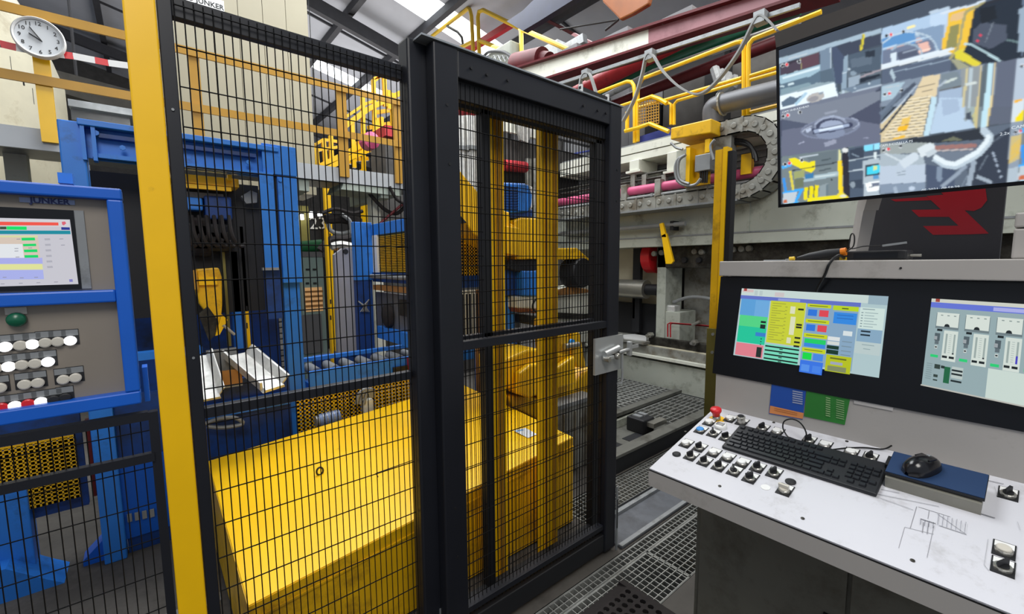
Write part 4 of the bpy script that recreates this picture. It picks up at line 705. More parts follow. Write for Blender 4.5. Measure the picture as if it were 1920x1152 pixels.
g(f3_, [(930, 745), (1150, 700), (1100, 1152), (950, 1152)], '8c9498'); st_(f3_, [(995, 740), (960, 1152)], 26, 'c4bc94'); st_(f3_, [(1048, 735), (1020, 1152)], 36, 'b0c0c8'); st_(f3_, [(980, 915), (1090, 895)], 30, 'c8d2d0'); st_(f3_, [(1150, 705), (1112, 1152)], 14, 'cfc090'); g(f3_, [(1165, 705), (1230, 690), (1190, 1152), (1125, 1152)], '5c6870'); st_(f3_, [(1255, 685), (1210, 1152)], 60, 'b8dae6'); st_(f3_, [(1300, 680), (1262, 1152)], 15, 'd6c494'); g(f3_, [(1315, 672), (1540, 635), (1490, 1152), (1280, 1152)], '5e6678')
# view 6: pump and hose
g(f4_, [(62, 505), (1480, 300), (1420, 965), (50, 1060)], '5c6878'); g(f4_, [(65, 515), (640, 500), (640, 600), (65, 640)], '97a0a0'); g(f4_, [(360, 500), (360, 465), (1200, 345), (1180, 470), (640, 510)], '2e343c'); g(f4_, [(710, 490), (850, 440), (970, 480)], '6a6e5c'); st_(f4_, [(620, 562), (1085, 535)], 46, '98706c'); st_(f4_, [(640, 595), (1060, 575)], 16, 'b4acac'); g(f4_, [(640, 610), (1060, 590), (960, 690), (760, 720)], '6c7888'); g(f4_, [(65, 620), (520, 640), (545, 740), (60, 760)], 'a4b2bc'); g(f4_, [(55, 760), (545, 740), (550, 932), (50, 955)], 'b4c2d2'); g(f4_, [(50, 955), (550, 935), (550, 1022), (60, 1055)], '8090a4'); el(f4_, (400, 1000), 36, 24, 'b9c8da'); st_(f4_, [(215, 980), (235, 1050)], 40, '9cacbe')
g(f4_, [(550, 740), (700, 760), (870, 790), (860, 1000), (560, 1010)], '4a566c'); st_(f4_, [(700, 760), (700, 900)], 60, '7c8ca0'); g(f4_, [(1180, 500), (1470, 330), (1425, 965), (1050, 985), (1000, 800)], '363e4c'); st_(f4_, [(725, 985), (980, 765)], 40, '8d9bac'); st_(f4_, [(1015, 970), (1070, 720)], 56, '95a3b2'); st_(f4_, [(1100, 870), (1250, 930)], 40, '98a6b4'); st_(f4_, [(1180, 560), (1420, 400)], 20, '525c6a')
for k in range(5): st_(f4_, [(1270 + k * 20, 600 + k * 70), (1290 + k * 20, 650 + k * 55)], 22, '9caabc')
st_(f4_, [(1130, 800), (1220, 640)], 12, '6c7886'); st_(f4_, [(1000, 860), (940, 980)], 12, '7c8a9a')
st_(f4_, [(280, 870), (285, 770)], 110, 'b4c2d0'); st_(f4_, [(240, 830), (330, 815)], 8, '7c8a98'); st_(f4_, [(245, 860), (335, 848)], 8, '7c8a98'); st_(f4_, [(290, 750), (430, 655)], 96, 'c6d2dc'); st_(f4_, [(480, 620), (600, 560)], 110, 'd0dae0'); st_(f4_, [(110, 620), (270, 700)], 20, 'c4d0d8'); st_(f4_, [(560, 640), (640, 600)], 60, 'bcc8d0'); st_(f4_, [(640, 665), (760, 738), (870, 755), (980, 698), (1120, 620), (1225, 500), (1245, 440), (1180, 375)], 84, 'b4c4d0'); st_(f4_, [(640, 652), (760, 722), (870, 738), (975, 682), (1112, 604), (1212, 490), (1228, 440)], 50, 'd8e4ea')
g(f4_, [(1470, 290), (1640, 262), (1640, 950), (1425, 965)], '8a98a8'); g(f4_, [(1475, 440), (1640, 400), (1640, 640), (1440, 740)], 'c4b47c')
for k in range(7): st_(f4_, [(1470, 560 + k * 22), (1640, 410 + k * 24)], 8, 'e0b83c')
g(f4_, [(1440, 790), (1640, 740), (1640, 880), (1430, 960)], 'a9b8c4'); g(f4_, [(1500, -10), (1640, -10), (1640, 262), (1478, 288)], 'ccd8e0'); g(f4_, [(1500, 40), (1600, 10), (1590, 50), (1510, 80)], 'e8b030'); g(f4_, [(1520, 240), (1600, 150), (1640, 140), (1640, 262), (1510, 280)], 'ecd81c'); g(f3_, [(1560, 100), (1640, 60), (1640, 560), (1550, 560)], '93a6b8'); g(f3_, [(1540, 640), (1640, 620), (1640, 1060), (1500, 1090)], 'aebccc')
def grey_caption(f, a, b): st_(f, [a, b], 14, 'b4c0ca')
grey_caption(f1_, (120, 552), (290, 505)); grey_caption(f2_, (240, 580), (430, 548)); grey_caption(f3_, (100, 950), (260, 925))
for x, y in ((78, 355), (640, 193), (632, 510), (83, 628), (625, 812), (1370, 357), (1338, 715), (92, 887)):
    for k_, c_ in ((0, '1c1f26'), (24, 'e0303c'), (90, '1c1f26')):
        if k_ == 90 and x in (1370, 1338): continue
        q_ = f8((x + k_, y - k_ * .25)); rs.disc(q_, 3.6, 3.6, 'dfe6ec', n=14); rs.disc(q_, 2.8, 2.8, c_, n=14)
SCREEN_TV = attr_mat('monitor_light', 1.2, .25)
b0 = T0 - tn * .0035
rs.build('screen', b0 + V((0, TL - .008, 0)) + tt * (.505), (0, TR - TL + .016, 0), tt * -.495, 420, 220, '46505e', SCREEN_TV, tv, 1, 'lit picture wall of camera views')
cv = Canvas(b0, tn)
MB().prism([P(x, y, 'X', 1.9) for x, y in ((1452, 62), (1620, 2), (1850, -90), (1920, -60), (1920, 60), (1462, 150))], (.08, 0, 0)).build('mounting_hood', mat('hood_brown_black', '3a3532', .6), tv)
def q8(x, y): return f8((x, y))
K['lampwhite'] = mat('caption_white', 'd4dde4', .5, var=0, emit=.6)
def tvtext(t, x, y, sz):
    p = PN(*q8(x, y), cv.p0 + tn * .001, tn); return put_text('caption', t, sz, K['lampwhite'], tv, p, (0, -1, 0), tt, .0002)
tvtext('CAM 10-BULKHEAD', 148, 590, .0088); tvtext('CAM 5-CIZALLA P5', 690, 776, .0088); tvtext('-05-2021  08:58:29', 925, 1020, .0105); tvtext('2.2x', 1278, 722, .010); tvtext('CAM', 1350, 686, .0105)
# dark cover with red emblem behind the console
em = thing('machine_cover', 'dark grey machine cover with red emblem behind the console shelf', 'cover', (2.1, .2, 1.2))
a, b = P(1635, 300, 'X', 2.08), P(1892, 300, 'X', 2.08)
MB().box((2.08, a.y, 0), (2.14, b.y, 2.0)).build('sheet', mat('anthracite_sheet', '3c3b40', .55, var=.06), em)
cv = Canvas((2.0795, 0, 0), (-1, 0, 0))
def r1(x, y): return 1340 + x / 3.2, 360 + y / 3.2
for pts in ([(1055, 45), (1270, 30), (1300, 50), (1085, 58)], [(1180, 108), (1370, 105), (1420, 150), (1225, 150)], [(1250, 205), (1470, 203), (1520, 255), (1310, 258)], [(1270, 25), (1400, 15), (1645, 250), (1520, 255)], [(1330, -20), (1625, -20), (1635, 50), (1600, 95), (1555, 115), (1470, 108), (1400, 40)]):
    cv.px([r1(*p) for p in pts][::-1], 'b01828')
cv.build('emblem', PRINT, em, label='red stylised letter emblem')
# ================================================================ BLUE OPERATOR PANEL (left)
CY = 1.47
op = thing('operator_panel', 'blue framed operator panel with touch screen and lit push buttons', 'control panel', (-.4, CY, 1.1))
xr_ = P(223, 349, 'Y', CY).x + .004; xi = xr_ - .03; xl = -.8
zt = P(0, 337, 'Y', CY).z; zt2 = P(0, 361, 'Y', CY).z; zm1 = P(0, 551, 'Y', CY).z; zm2 = P(0, 577, 'Y', CY).z; zb1 = P(0, 772, 'Y', CY).z; zb2 = P(0, 800, 'Y', CY).z
for n_, a, b in (('frame_top', (xl, zt2), (xr_, zt)), ('frame_middle', (xl, zm2), (xi, zm1)), ('frame_bottom', (xl, zb2), (xr_, zb1)), ('frame_side', (xi, zb1), (xr_, zt2))):
    MB().box((a[0], CY, a[1]), (b[0], CY + .05, b[1])).build(n_, K['bluedeep'], op, bevel=.004)
PYL = CY + .03
MB().box((xl, PYL, zb1), (xi, PYL + .004, zt2)).build('panel_sheet', K['stainless'], op)
MB().box((xl, PYL + .004, zb2 + .01), (xr_ - .005, PYL + .12, zt - .01)).build('housing', K['bluedark'], op)
MB().by(107, 323, 137, 345, CY + .05, .05).build('hanger', K['blue'], op); MB().by(266, 690, 282, 752, CY + .05, .05).build('hanger', K['bluedeep'], op)
a, b = P(0, 388, 'Y', PYL), P(172, 541, 'Y', PYL)
mb_ = MB().box((xl + .1, PYL - .004, b.z), (b.x, PYL, a.z)).build('screen_surround', K['greymetal'], op)
a, b = P(0, 388, 'Y', PYL - .004), P(158, 542, 'Y', PYL - .004)
MB().box((xl + .12, PYL - .006, b.z), (b.x - .004, PYL - .004, a.z)).build('screen_bezel', K['bezel'], op)
cv = Canvas((0, PYL - .0062, 0), (0, -1, 0))
Q = [(-560, 395), (131, 412), (147, 533), (-600, 556)]
cv.px(Q[::-1], 'd4d3dc')
def zz5(x, y): return x / 5.008, 330 + y / 5.008
def lp_(pts, col): cv.px([zz5(*p) for p in pts][::-1], col)
for pts, col in [([(-900, 395), (645, 415), (650, 478), (-900, 470)], 'e0dde2'), ([(-900, 418), (548, 438), (550, 466), (-900, 462)], 'ff5a4c'), ([(580, 432), (610, 428), (622, 446), (600, 465), (584, 458)], 'e86a7c'), ([(0, 476), (60, 476), (62, 503), (0, 503)], '3c5a40'), ([(62, 474), (250, 476), (252, 508), (64, 506)], '0ff070'), ([(575, 482), (655, 484), (657, 508), (577, 507)], '2c3a9c'), ([(-900, 510), (660, 515), (664, 548), (-900, 546)], '1494a8'),
                 ([(-900, 556), (355, 562), (378, 770), (-900, 775)], 'e4d2c2'), ([(-900, 556), (355, 560), (357, 578), (-900, 576)], 'e6e8b0'), ([(-900, 640), (210, 640), (228, 770), (-900, 774)], 'f0f4f8'), ([(-900, 775), (398, 770), (402, 825), (-900, 830)], 'b4b8f8'), ([(-900, 835), (398, 828), (404, 878), (-900, 890)], 'eef0a4'), ([(-900, 895), (405, 884), (415, 970), (-900, 985)], 'b4bcf8'), ([(202, 582), (328, 580), (332, 606), (206, 608)], '10e470'), ([(216, 640), (340, 637), (342, 660), (220, 662)], '10e470'), ([(225, 693), (350, 690), (354, 716), (229, 718)], '10e470'), ([(230, 745), (358, 743), (362, 768), (234, 770)], '10e470'), ([(650, 972), (682, 970), (686, 995), (654, 996)], '8a88d0')]: lp_(pts, col)
for k in range(6): lp_([(418 + k * 5, 588 + k * 52), (470 + k * 5, 586 + k * 52), (474 + k * 5, 604 + k * 52), (422 + k * 5, 606 + k * 52)], 'b9b9c4')
for x, y in ((10, 1012), (180, 1006), (345, 1000), (510, 994), (560, 590), (575, 648), (140, 680), (140, 704), (150, 760), (30, 950), (190, 955), (325, 950), (270, 675), (160, 592)): lp_([(x, y), (x + 36, y - 1), (x + 36, y + 5), (x, y + 6)], '9a9aa8')
cv.build('screen', SCREEN, op, label='lit touch screen page')
a, b = P(36, 370, 'Y', PYL), P(141, 385, 'Y', PYL)
np_ = MB().box((a.x, PYL - .003, b.z), (b.x, PYL - .0005, a.z)).build('name_plate', mat('plate_pale_blue', '8c9cc0', .4, var=.1), op)
put_text('lettering', 'JUNKER', .0185, mat('letter_navy', '1c2c66', .5), op, (P(94, 378, 'Y', PYL - .004).x, PYL - .0035, (a.z + b.z) / 2), (1, 0, 0), (0, 0, 1), .0005, .0006)
# buttons
lgp = MB().box((-.0145, -.002, .010), (.0145, 0, .024)).mesh('legend_plate', K['greymetal']); lbk = MB().box((-.0155, -.0015, -.013), (.0155, 0, .0255)).mesh('base', K['blackm'])
def lens(mt): return MB().lathe([(.0115, -.003), (.0115, -.009), (.009, -.0105), (.0001, -.011)], (0, 0, -.002), 16, 'Y').mesh('lens', mt)
LZ = {k: lens(K[m_]) for k, m_ in (('w', 'whitelit'), ('o', 'offwhite'), ('r', 'red'), ('k', 'blackm'))}
def lb(x, y, c_):
    p = P(x / 3.84, 560 + y / 3.84, 'Y', PYL); p.y = PYL - .0002
    o = inst('push_button' if c_ != 'k' else 'selector_switch', lbk, op, p); kid('legend_plate', lgp, o); kid('lens' if c_ != 'k' else 'knob', LZ[c_], o)
for r_ in ([(40, 340, 'w'), (150, 330, 'o'), (235, 322, 'w'), (328, 310, 'o'), (418, 303, 'o'), (508, 296, 'w'), (-60, 352, 'o')], [(65, 482, 'w'), (160, 470, 'o'), (255, 460, 'o'), (348, 448, 'w'), (-30, 494, 'o')], [(2, 634, 'o'), (180, 610, 'o'), (275, 598, 'o'), (458, 575, 'o'), (545, 562, 'o')], [(15, 778, 'r'), (110, 765, 'w'), (205, 750, 'r'), (297, 736, 'w'), (388, 722, 'k'), (472, 706, 'k')]):
    for q in r_: lb(*q)
p = P(32, 596, 'Y', PYL); o = inst('indicator_lamp', MB().box((-.017, -.003, .008), (.017, 0, .024)).mesh('legend_plate', K['offwhite']), op, p)
kid('lens', MB().lathe([(.0165, 0), (.0165, -.012), (.014, -.018), (.0001, -.02)], (0, 0, -.004), 16, 'Y').mesh('lens', K['greendk'], smooth=True), o)
# ================================================================ YELLOW COVER BOX
yb_ = thing('conveyor_cover', 'large low yellow sheet metal cover box behind the mesh fence', 'machine cover', (1., 2.3, 0))
NL, NR = P(466, 1136, 'Y', 1.68), V((1.85, 1.68, .532))
FL_, FM = P(390, 865, 'Z', .49), P(780, 745, 'Z', .575); FR_ = FL_ + (FM - FL_) * ((1.85 - FL_.x) / (FM.x - FL_.x))
MB().prism([NL, NR, FR_, FL_], (0, 0, -.004)).build('top_sheet', K['yellow'], yb_, bevel=.006)
fo = V((0, .0, 0))
MB().prism([NL + V((0, -.003, -.004)), NR + V((0, -.003, -.004)), V((1.85, 1.677, .012)), V((NL.x, 1.677, .012))], (0, .006, 0)).build('front_sheet', K['yellow2'], yb_)
MB().prism([NR + V((.003, .0, -.004)), FR_ + V((.003, 0, -.004)), V((1.853, FR_.y, .012)), V((1.853, 1.68, .012))], (-.006, 0, 0)).build('end_sheet', K['yellow2'], yb_)
MB().prism([NL + V((-.003, 0, -.004)), FL_ + V((-.003, 0, -.004)), V((FL_.x, FL_.y, .012)), V((NL.x, 1.68, .012))], (.006, 0, 0)).build('end_sheet', K['yellow2'], yb_)
MB().prism([FL_ + V((0, 0, -.004)), FR_ + V((0, 0, -.004)), V((1.85, FR_.y, .012)), V((FL_.x, FL_.y, .012))], (0, -.006, 0)).build('rear_sheet', K['yellow2'], yb_)
MB().beam((NL.x, 1.674, NL.z - .06), (1.85, 1.674, .475), .006, .008).build('seam', K['yellow2'], yb_)
MB().beam((1.30, 1.672, .02), (1.30, 1.672, .49), .008, .01).build('seam', K['yellow2'], yb_)
def onTop(px, py):  # lid plane
    n = (NR - NL).cross(FL_ - NL).normalized(); return PN(px, py, NL + n * .001, n)
e = onTop(600, 890)
MB().tube([e + V((math.cos(t * math.pi / 6) * .016, 0, .017 + math.sin(t * math.pi / 6) * .02)) for t in range(12)], .005, 6, True).build('lifting_eye', K['darksteel'], yb_, smooth=True)
MB().beam(onTop(705, 888), onTop(778, 862), .004, .003).build('weld_seam', K['darksteel'], yb_); MB().beam(onTop(705, 888), onTop(709, 895), .004, .003).build('weld_seam', K['darksteel'], yb_)
st = [onTop(*p) for p in ((963, 808), (985, 803), (1007, 815), (990, 822))]
MB().prism(st, (0, 0, .0012)).build('sticker', K['sticker'], yb_)
cv = Canvas(st[0] + V((0, 0, .0015)), (NR - NL).cross(FL_ - NL)); cv.px([(966, 808), (980, 805), (983, 807), (969, 810)][::-1], '6aa0d4'); cv.build('print', PRINT, yb_)
MB().box((.2, 2.0, 0), (1.8, 2.06, .012)).build('skid', K['darksteel'], yb_); MB().box((.2, 2.6, 0), (1.8, 2.66, .012)).build('skid', K['darksteel'], yb_)
def perforated(m, x0, x1, z0, z1, Y, p=.03, hole=.016, vertical=False):
    nx = int((x1 - x0) / p); nz = int((z1 - z0) / p); bar = p - hole
    for i in range(nx + 1): m.box((x0 + i * p, Y, z0), (x0 + i * p + bar, Y + .003, z1))
    for j in range(nz + 1): m.box((x0, Y, z0 + j * p), (x1, Y + .0025, z0 + j * p + bar))
# ================================================================ BLUE PORTAL MACHINE
BYF = 3.0
gm = thing('portal_machine', 'blue steel portal machine standing behind the yellow post', 'machine', (.2, 3.3, 0))
XA, XB = P(105, 222, 'Y', BYF).x, P(553, 277, 'Y', BYF).x
def zY(px, py, Y=BYF): return P(px, py, 'Y', Y).z
def xY(px, py, Y=BYF): return P(px, py, 'Y', Y).x
MB().box((XA, BYF, 0), (xY(158, 260), BYF + .12, zY(105, 222))).build('column', K['blue'], gm, bevel=.006)
zt_ = zY(340, 252); zt3 = zY(340, 262); zw0 = zY(340, 276); zw1 = zY(340, 312)
MB().box((xY(145, 230), BYF - .03, zt3), (xY(520, 280), BYF + .1, zt_)).build('top_flange', K['blue'], gm, bevel=.003)
MB().box((xY(145, 230), BYF + .04, zw1), (xY(520, 280), BYF + .06, zt3)).build('web', K['blue'], gm)
MB().box((xY(172, 280), BYF + .0, zw1), (xY(500, 320), BYF + .1, zw1 + .02)).build('bottom_flange', K['blue'], gm)
MB().box((xY(185, 250), BYF - .005, zw0 - .005), (xY(480, 300), BYF + .04, zw0 + .015)).build('stiffener', K['bluedark'], gm)
for x_ in (152, 172): MB().box((xY(x_, 260), BYF - .02, zw1 - .02), (xY(x_ + 8, 260), BYF + .04, zt3)).build('stiffener', K['blue'], gm)
XC0 = xY(525, 420)
MB().box((XC0, BYF, zY(530, 531)), (XB, BYF + .05, zY(540, 276))).build('guide_plate', K['blue'], gm, bevel=.003)
MB().box((xY(488, 400), BYF - .04, zY(500, 505)), (xY(514, 400), BYF + .0, zY(500, 326))).build('guide_plate', K['blue'], gm, bevel=.003)
MB().box((xY(491, 300), BYF - .012, zY(520, 328)), (XB, BYF, zY(540, 276))).build('corner_plate', K['blue'], gm, bevel=.003)
MB().box((xY(514, 400), BYF + .03, zY(500, 560)), (XC0, BYF + .05, zY(500, 326))).build('gap_shade', K['blackm'], gm)  # black strip puts the shade between the guide plates into colour
MB().box((xY(490, 505), BYF - .045, zY(500, 507)), (xY(520, 505), BYF - .005, zY(500, 502))).build('guide_edge', K['galv'], gm)
MB().box((XC0 + .01, BYF + .055, 0), (XB - .005, BYF + .16, zY(530, 300))).build('column', K['blue'], gm)
MB().box((xY(500, 560), BYF + .02, zY(500, 600)), (xY(530, 560), BYF + .05, zY(500, 505))).build('guide_block', K['bluedark'], gm)
for px_, py_ in ((505, 288), (523, 293), (498, 350), (525, 338), (465, 305), (180, 250), (230, 278), (506, 324)): MB().lathe([(.013, 0), (.013, -.012)], (xY(px_, py_), BYF - .001, zY(px_, py_)), 6, 'Y').build('bolt', K['blue'], gm)
# interior carriage and tooling
MB().box((xY(345, 330), BYF + .14, zY(345, 335)), (xY(455, 335), BYF + .5, zY(345, 318))).build('crosshead', K['yellow2'], gm)
MB().box((xY(345, 335), BYF + .13, zY(345, 345)), (xY(440, 345), BYF + .16, zY(345, 337))).build('crosshead_rail', K['yellow'], gm)
MB().box((xY(432, 330), BYF + .1, zY(432, 334)), (xY(440, 330), BYF + .14, zY(432, 322))).build('clamp', K['yellow'], gm)
MB().box((xY(345, 365), BYF + .2, zY(345, 386)), (xY(388, 386), BYF + .5, zY(345, 360))).build('cylinder_block', K['blue'], gm, bevel=.01)
MB().box((xY(393, 405), BYF + .2, zY(393, 405)), (xY(446, 405), BYF + .5, zY(393, 358))).build('cylinder_block', K['bluedark'], gm, bevel=.01)
MB().box((xY(345, 355), BYF + .25, zY(345, 358)), (xY(430, 355), BYF + .4, zY(345, 347))).build('pipe_shelf', K['greymetal'], gm)
MB().prism([P(x, y, 'Y', BYF + .2) for x, y in ((452, 368), (470, 357), (482, 362), (482, 380), (462, 382))], (0, .05, 0)).build('bracket', K['greymetal'], gm)
for i, (x0, y0, x1, y1, mt_) in enumerate([(340, 410, 440, 470, 'blackm'), (360, 400, 400, 480, 'rubber'), (395, 425, 445, 468, 'darksteel')  , (270, 330, 340, 470, 'blackm')]):
    MB().box((xY(x0, y0), BYF + .22, zY(x0, y1)), (xY(x1, y0), BYF + .4, zY(x0, y0))).build('valve_block', K[mt_], gm, bevel=.02)
for k in range(7):
    x0 = 345 + k * 14; MB().tube(smoothline([P(x0, 405, 'Y', BYF + .18), P(x0 + 6, 440, 'Y', BYF + .12), P(x0 + 20, 462, 'Y', BYF + .14), P(x0 + 30, 440 + k * 3, 'Y', BYF + .18)], 5), .011, 7).build('hose', K['rubber'], gm, smooth=True)
tp = [(368, 505), (410, 502), (416, 520), (417, 570), (413, 620), (405, 632), (396, 600), (374, 570), (368, 545)]
MB().prism([P(x, y, 'Y', BYF + .05) for x, y in tp], (0, .12, 0)).build('gripper', K['yellow2'], gm, bevel=.008)
MB().by(372, 520, 408, 534, BYF + .03, .03).build('gripper_plate', K['yellow'], gm); MB().by(356, 507, 372, 543, BYF + .02, .05).build('gripper_plate', K['ochre'], gm)
MB().prism([P(x, y, 'Y', BYF + .02) for x, y in ((372, 590), (390, 575), (408, 600), (404, 628), (392, 640))], (0, .03, 0)).build('gripper_jaw', K['darksteel'], gm)
MB().prism([P(x, y, 'Y', BYF + .0) for x, y in ((404, 630), (416, 590), (427, 600), (412, 628))], (0, .02, 0)).build('gripper_jaw', K['yellow'], gm)
MB().tube([P(418, 610, 'Y', BYF), P(440, 628, 'Y', BYF)], .008, 8).build('push_rod', K['steel'], gm)
MB().by(430, 472, 457, 655, BYF + .3, .1).build('inner_column', K['blue'], gm); MB().by(421, 470, 427, 650, BYF + .25, .02).build('cable_duct', K['olive'], gm)
MB().by(446, 402, 474, 410, BYF + .6, .05).build('green_bar', K['green'], gm)
MB().by(472, 382, 488, 560, BYF + .6, .05).build('cable_ladder', K['olive'], gm)
# rear and lower plates
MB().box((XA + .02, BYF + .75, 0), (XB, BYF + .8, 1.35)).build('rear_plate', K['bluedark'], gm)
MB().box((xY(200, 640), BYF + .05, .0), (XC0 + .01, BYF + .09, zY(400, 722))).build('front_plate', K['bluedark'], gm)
MB().box((xY(385, 760), BYF + .02, zY(385, 790)), (XC0, BYF + .06, zY(385, 764))).build('front_rail', K['blue'], gm)
MB().box((XA, BYF - .02, zY(250, 670) - .02), (xY(380, 670), BYF + .05, zY(250, 670) + .02)).build('front_rail', K['blue'], gm)
MB().tube(smoothline([P(385, 795, 'Y', BYF - .01), P(410, 786, 'Y', BYF - .02), P(440, 784, 'Y', BYF - .02), P(455, 795, 'Y', BYF - .02), P(420, 802, 'Y', BYF - .02), P(388, 800, 'Y', BYF - .01)], 5), .012, 8).build('hose', K['greymetal'], gm, smooth=True)
# black plates added to put the shade inside the machine into colour
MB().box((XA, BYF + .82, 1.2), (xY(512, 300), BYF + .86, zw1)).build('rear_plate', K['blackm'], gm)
MB().box((XA + .05, BYF + .3, 1.25), (xY(500, 300), BYF + .34, zw1 - .02)).build('shade_backing', K['blackm'], gm)
# base of the portal below the operator panel
LY = 3.06
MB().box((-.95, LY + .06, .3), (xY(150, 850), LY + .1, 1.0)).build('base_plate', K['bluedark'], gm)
a, b = P(5, 845, 'Y', LY), P(150, 935, 'Y', LY); m = MB(); perforated(m, a.x - .2, b.x, b.z, a.z, LY + .02, .02, .007); m.build('perforated_infill', K['yellow2'], gm, stuff=True)
MB().box((-.98, LY, .0), (xY(60, 1000, LY), LY + .12, .5)).build('leg', K['blue'], gm, bevel=.006); MB().prism([(-.75, LY - .1, .0), (-.42, LY - .1, .0), (-.48, LY - .1, .05), (-.6, LY - .1, .16), (-.75, LY - .1, .16)], (0, .2, 0)).build('foot', K['blue'], gm)
MB().prism([(-.36, LY, 0), (-.2, LY, 0), (-.2, LY, .09), (-.27, LY, .12), (-.36, LY, .03)], (0, .1, 0)).build('foot', K['bluedeep'], gm)
MB().by(158, 790, 182, 930, LY - .05, .05).build('red_conduit', K['maroon'], gm); MB().by(182, 800, 190, 930, LY - .03, .03).build('yellow_strip', K['yellow2'], gm)
MB().box((xY(192, 900, LY), LY - .02, zY(240, 1008, LY)), (.12, LY + .02, zY(240, 860, LY))).build('base_plate', K['bluedeep'], gm)
for k in range(5): MB().by(238 + k * 14, 966 - k * 3, 248 + k * 14, 978 - k * 3, LY - .03, .006).build('slot', K['greycable'], gm)
# ---------------------------------------------------------------- roller table to the right of the portal
rt = thing('roller_table', 'blue roller conveyor frame between portal machine and gate', 'conveyor', (1.2, 3.1, 0))
XR0, XR1 = XB + .01, 2.35
MB().box((XR0, BYF + .25, zY(555, 682, BYF + .25)), (XR1, BYF + .29, zY(555, 675, BYF + .25))).build('rear_beam', K['blue'], rt)
MB().box((XR0, BYF, zY(555, 732)), (XR1, BYF + .04, zY(555, 703))).build('front_beam', K['blue'], rt, bevel=.003)
for i in range(13): x = XR0 + .06 + i * .12; MB().cyl((x, BYF + .04, zY(555, 703) - .02), (x, BYF + .25, zY(555, 703) - .02), .035, 12).build('roller', K['greymetal'], rt, smooth=True)
for x in (XR0 + .02, XR1 - .1): MB().box((x, BYF + .04, 0), (x + .08, BYF + .25, zY(555, 732))).build('leg', K['blue'], rt)
MB().by(738, 690, 765, 702, BYF - .02, .02).build('sensor_rail', K['darksteel'], rt); MB().by(766, 672, 778, 692, BYF - .03, .03).build('sensor', K['redpaint'], rt)
# perforated yellow guard below the roller table
pg = thing('perforated_guard', 'yellow perforated guard sheet below the blue roller table', 'guard', (1.2, 2.97, .3))
m = MB(); perforated(m, xY(556, 750, BYF - .03), 1.78, .12, zY(556, 750, BYF - .03), BYF - .03, .026, .012); m.build('perforated_sheet', K['yellow2'], pg, stuff=True)
MB().box((xY(556, 750, BYF - .03), BYF - .02, .0), (1.78, BYF - .01, .12)).build('skirt', K['yellow2'], pg)
vm = thing('drive_motor', 'small blue grey motor in front of the yellow perforated guard', 'motor', (.9, 2.93, .5))
p0 = P(598, 790, 'Y', 2.92); p1 = P(636, 780, 'Y', 2.92); MB().cyl(p0, p1, .042, 16).build('body', mat('motor_grey_blue', '6a7fa8', .5), vm, smooth=True); MB().box((p0.x + .03, 2.905, 0), (p0.x + .08, 2.94, p0.z - .03)).build('stand', K['darksteel'], vm); MB().cyl(p0 - V((.02, 0, 0)), p0, .036, 16).build('fan_cover', K['greymetal'], vm, smooth=True)
for k in range(5): q = p0.lerp(p1, .15 + k * .17); MB().cyl(q, q + V((.006, 0, 0)), .046, 16).build('fin', K['greymetal'], vm)
pu = thing('pump_unit', 'pale grey pump with bent pipes above the yellow cover box', 'pump', (1.2, 2.93, .6))
MB().by(682, 752, 702, 775, 2.9, .06).build('body', K['presswhite'], pu, bevel=.012)
for dx_ in (0, 7, 14): MB().tube(smoothline([P(668 + dx_, 758, 'Y', 2.9), P(674 + dx_, 738, 'Y', 2.9), P(688 + dx_ * .6, 730, 'Y', 2.9), P(695 + dx_ * .4, 745, 'Y', 2.9)], 5), .012, 8).build('pipe', K['greymetal'], pu, smooth=True)
# ---------------------------------------------------------------- aluminium chute castings
def trough(name, label, o, ax, wd, ln, ht):     # open sloping trough along ax
    t = thing(name, label, 'chute', o, 'aluminium pouring chutes'); o = V(o); ax = V(ax).normalized(); sd = ax.cross(V((0, 0, 1))).normalized(); n = sd.cross(ax)
    prof = [(-.5, .55), (-.42, .55), (-.30, .12), (.30, .12), (.42, .55), (.5, .55), (.36, 0), (-.36, 0)]
    pts = [o + sd * (x * wd) + n * (z * ht) for x, z in prof]
    MB().prism(pts, ax * ln).build('channel', K['castwhite'], t, bevel=.004)
    for k in range(10): q = o + ax * (ln * (.08 + k * .09)); MB().beam(q + sd * wd * .36 + n * ht * .10, q + sd * wd * .43 + n * ht * .52, .004, .012).build('rib', K['castwhite'], t)
    MB().prism([o + ax * ln + sd * (x * wd) + n * (z * ht) for x, z in ((-.36, 0), (-.3, .16), (.3, .16), (.36, 0))], ax * .02).build('lip', K['castwhite'], t)
    return t
q0 = P(440, 668, 'Y', 3.0); q1 = P(510, 728, 'Y', 2.75)
trough('aluminium_chute', 'ribbed pale aluminium chute sloping down beside the blue column', q0, q1 - q0, .2, (q1 - q0).length, .12)
q0 = P(372, 670, 'Y', 2.95); q1 = P(395, 745, 'Y', 2.75)
trough('aluminium_chute', 'short dark ribbed aluminium chute next to the black fence post', q0, q1 - q0, .12, (q1 - q0).length, .12)
tb = thing('collecting_box', 'grey tray with tan lining between the two aluminium chutes', 'box', (.35, 2.95, .8))
a, b = P(392, 690, 'Y', 2.9), P(455, 720, 'Y', 2.9)
MB().box((a.x, 2.9, b.z), (b.x, 2.915, a.z - .03)).build('front_side', K['tan'], tb); MB().box((a.x, 3.0, b.z), (b.x, 3.015, a.z + .08)).build('rear_side', K['greymetal'], tb)
MB().box((a.x, 2.9, b.z - .01), (b.x, 3.015, b.z)).build('bottom', K['greymetal'], tb); MB().box((a.x, 2.9, b.z), (a.x + .012, 3.015, a.z)).build('left_side', K['castwhite'], tb)
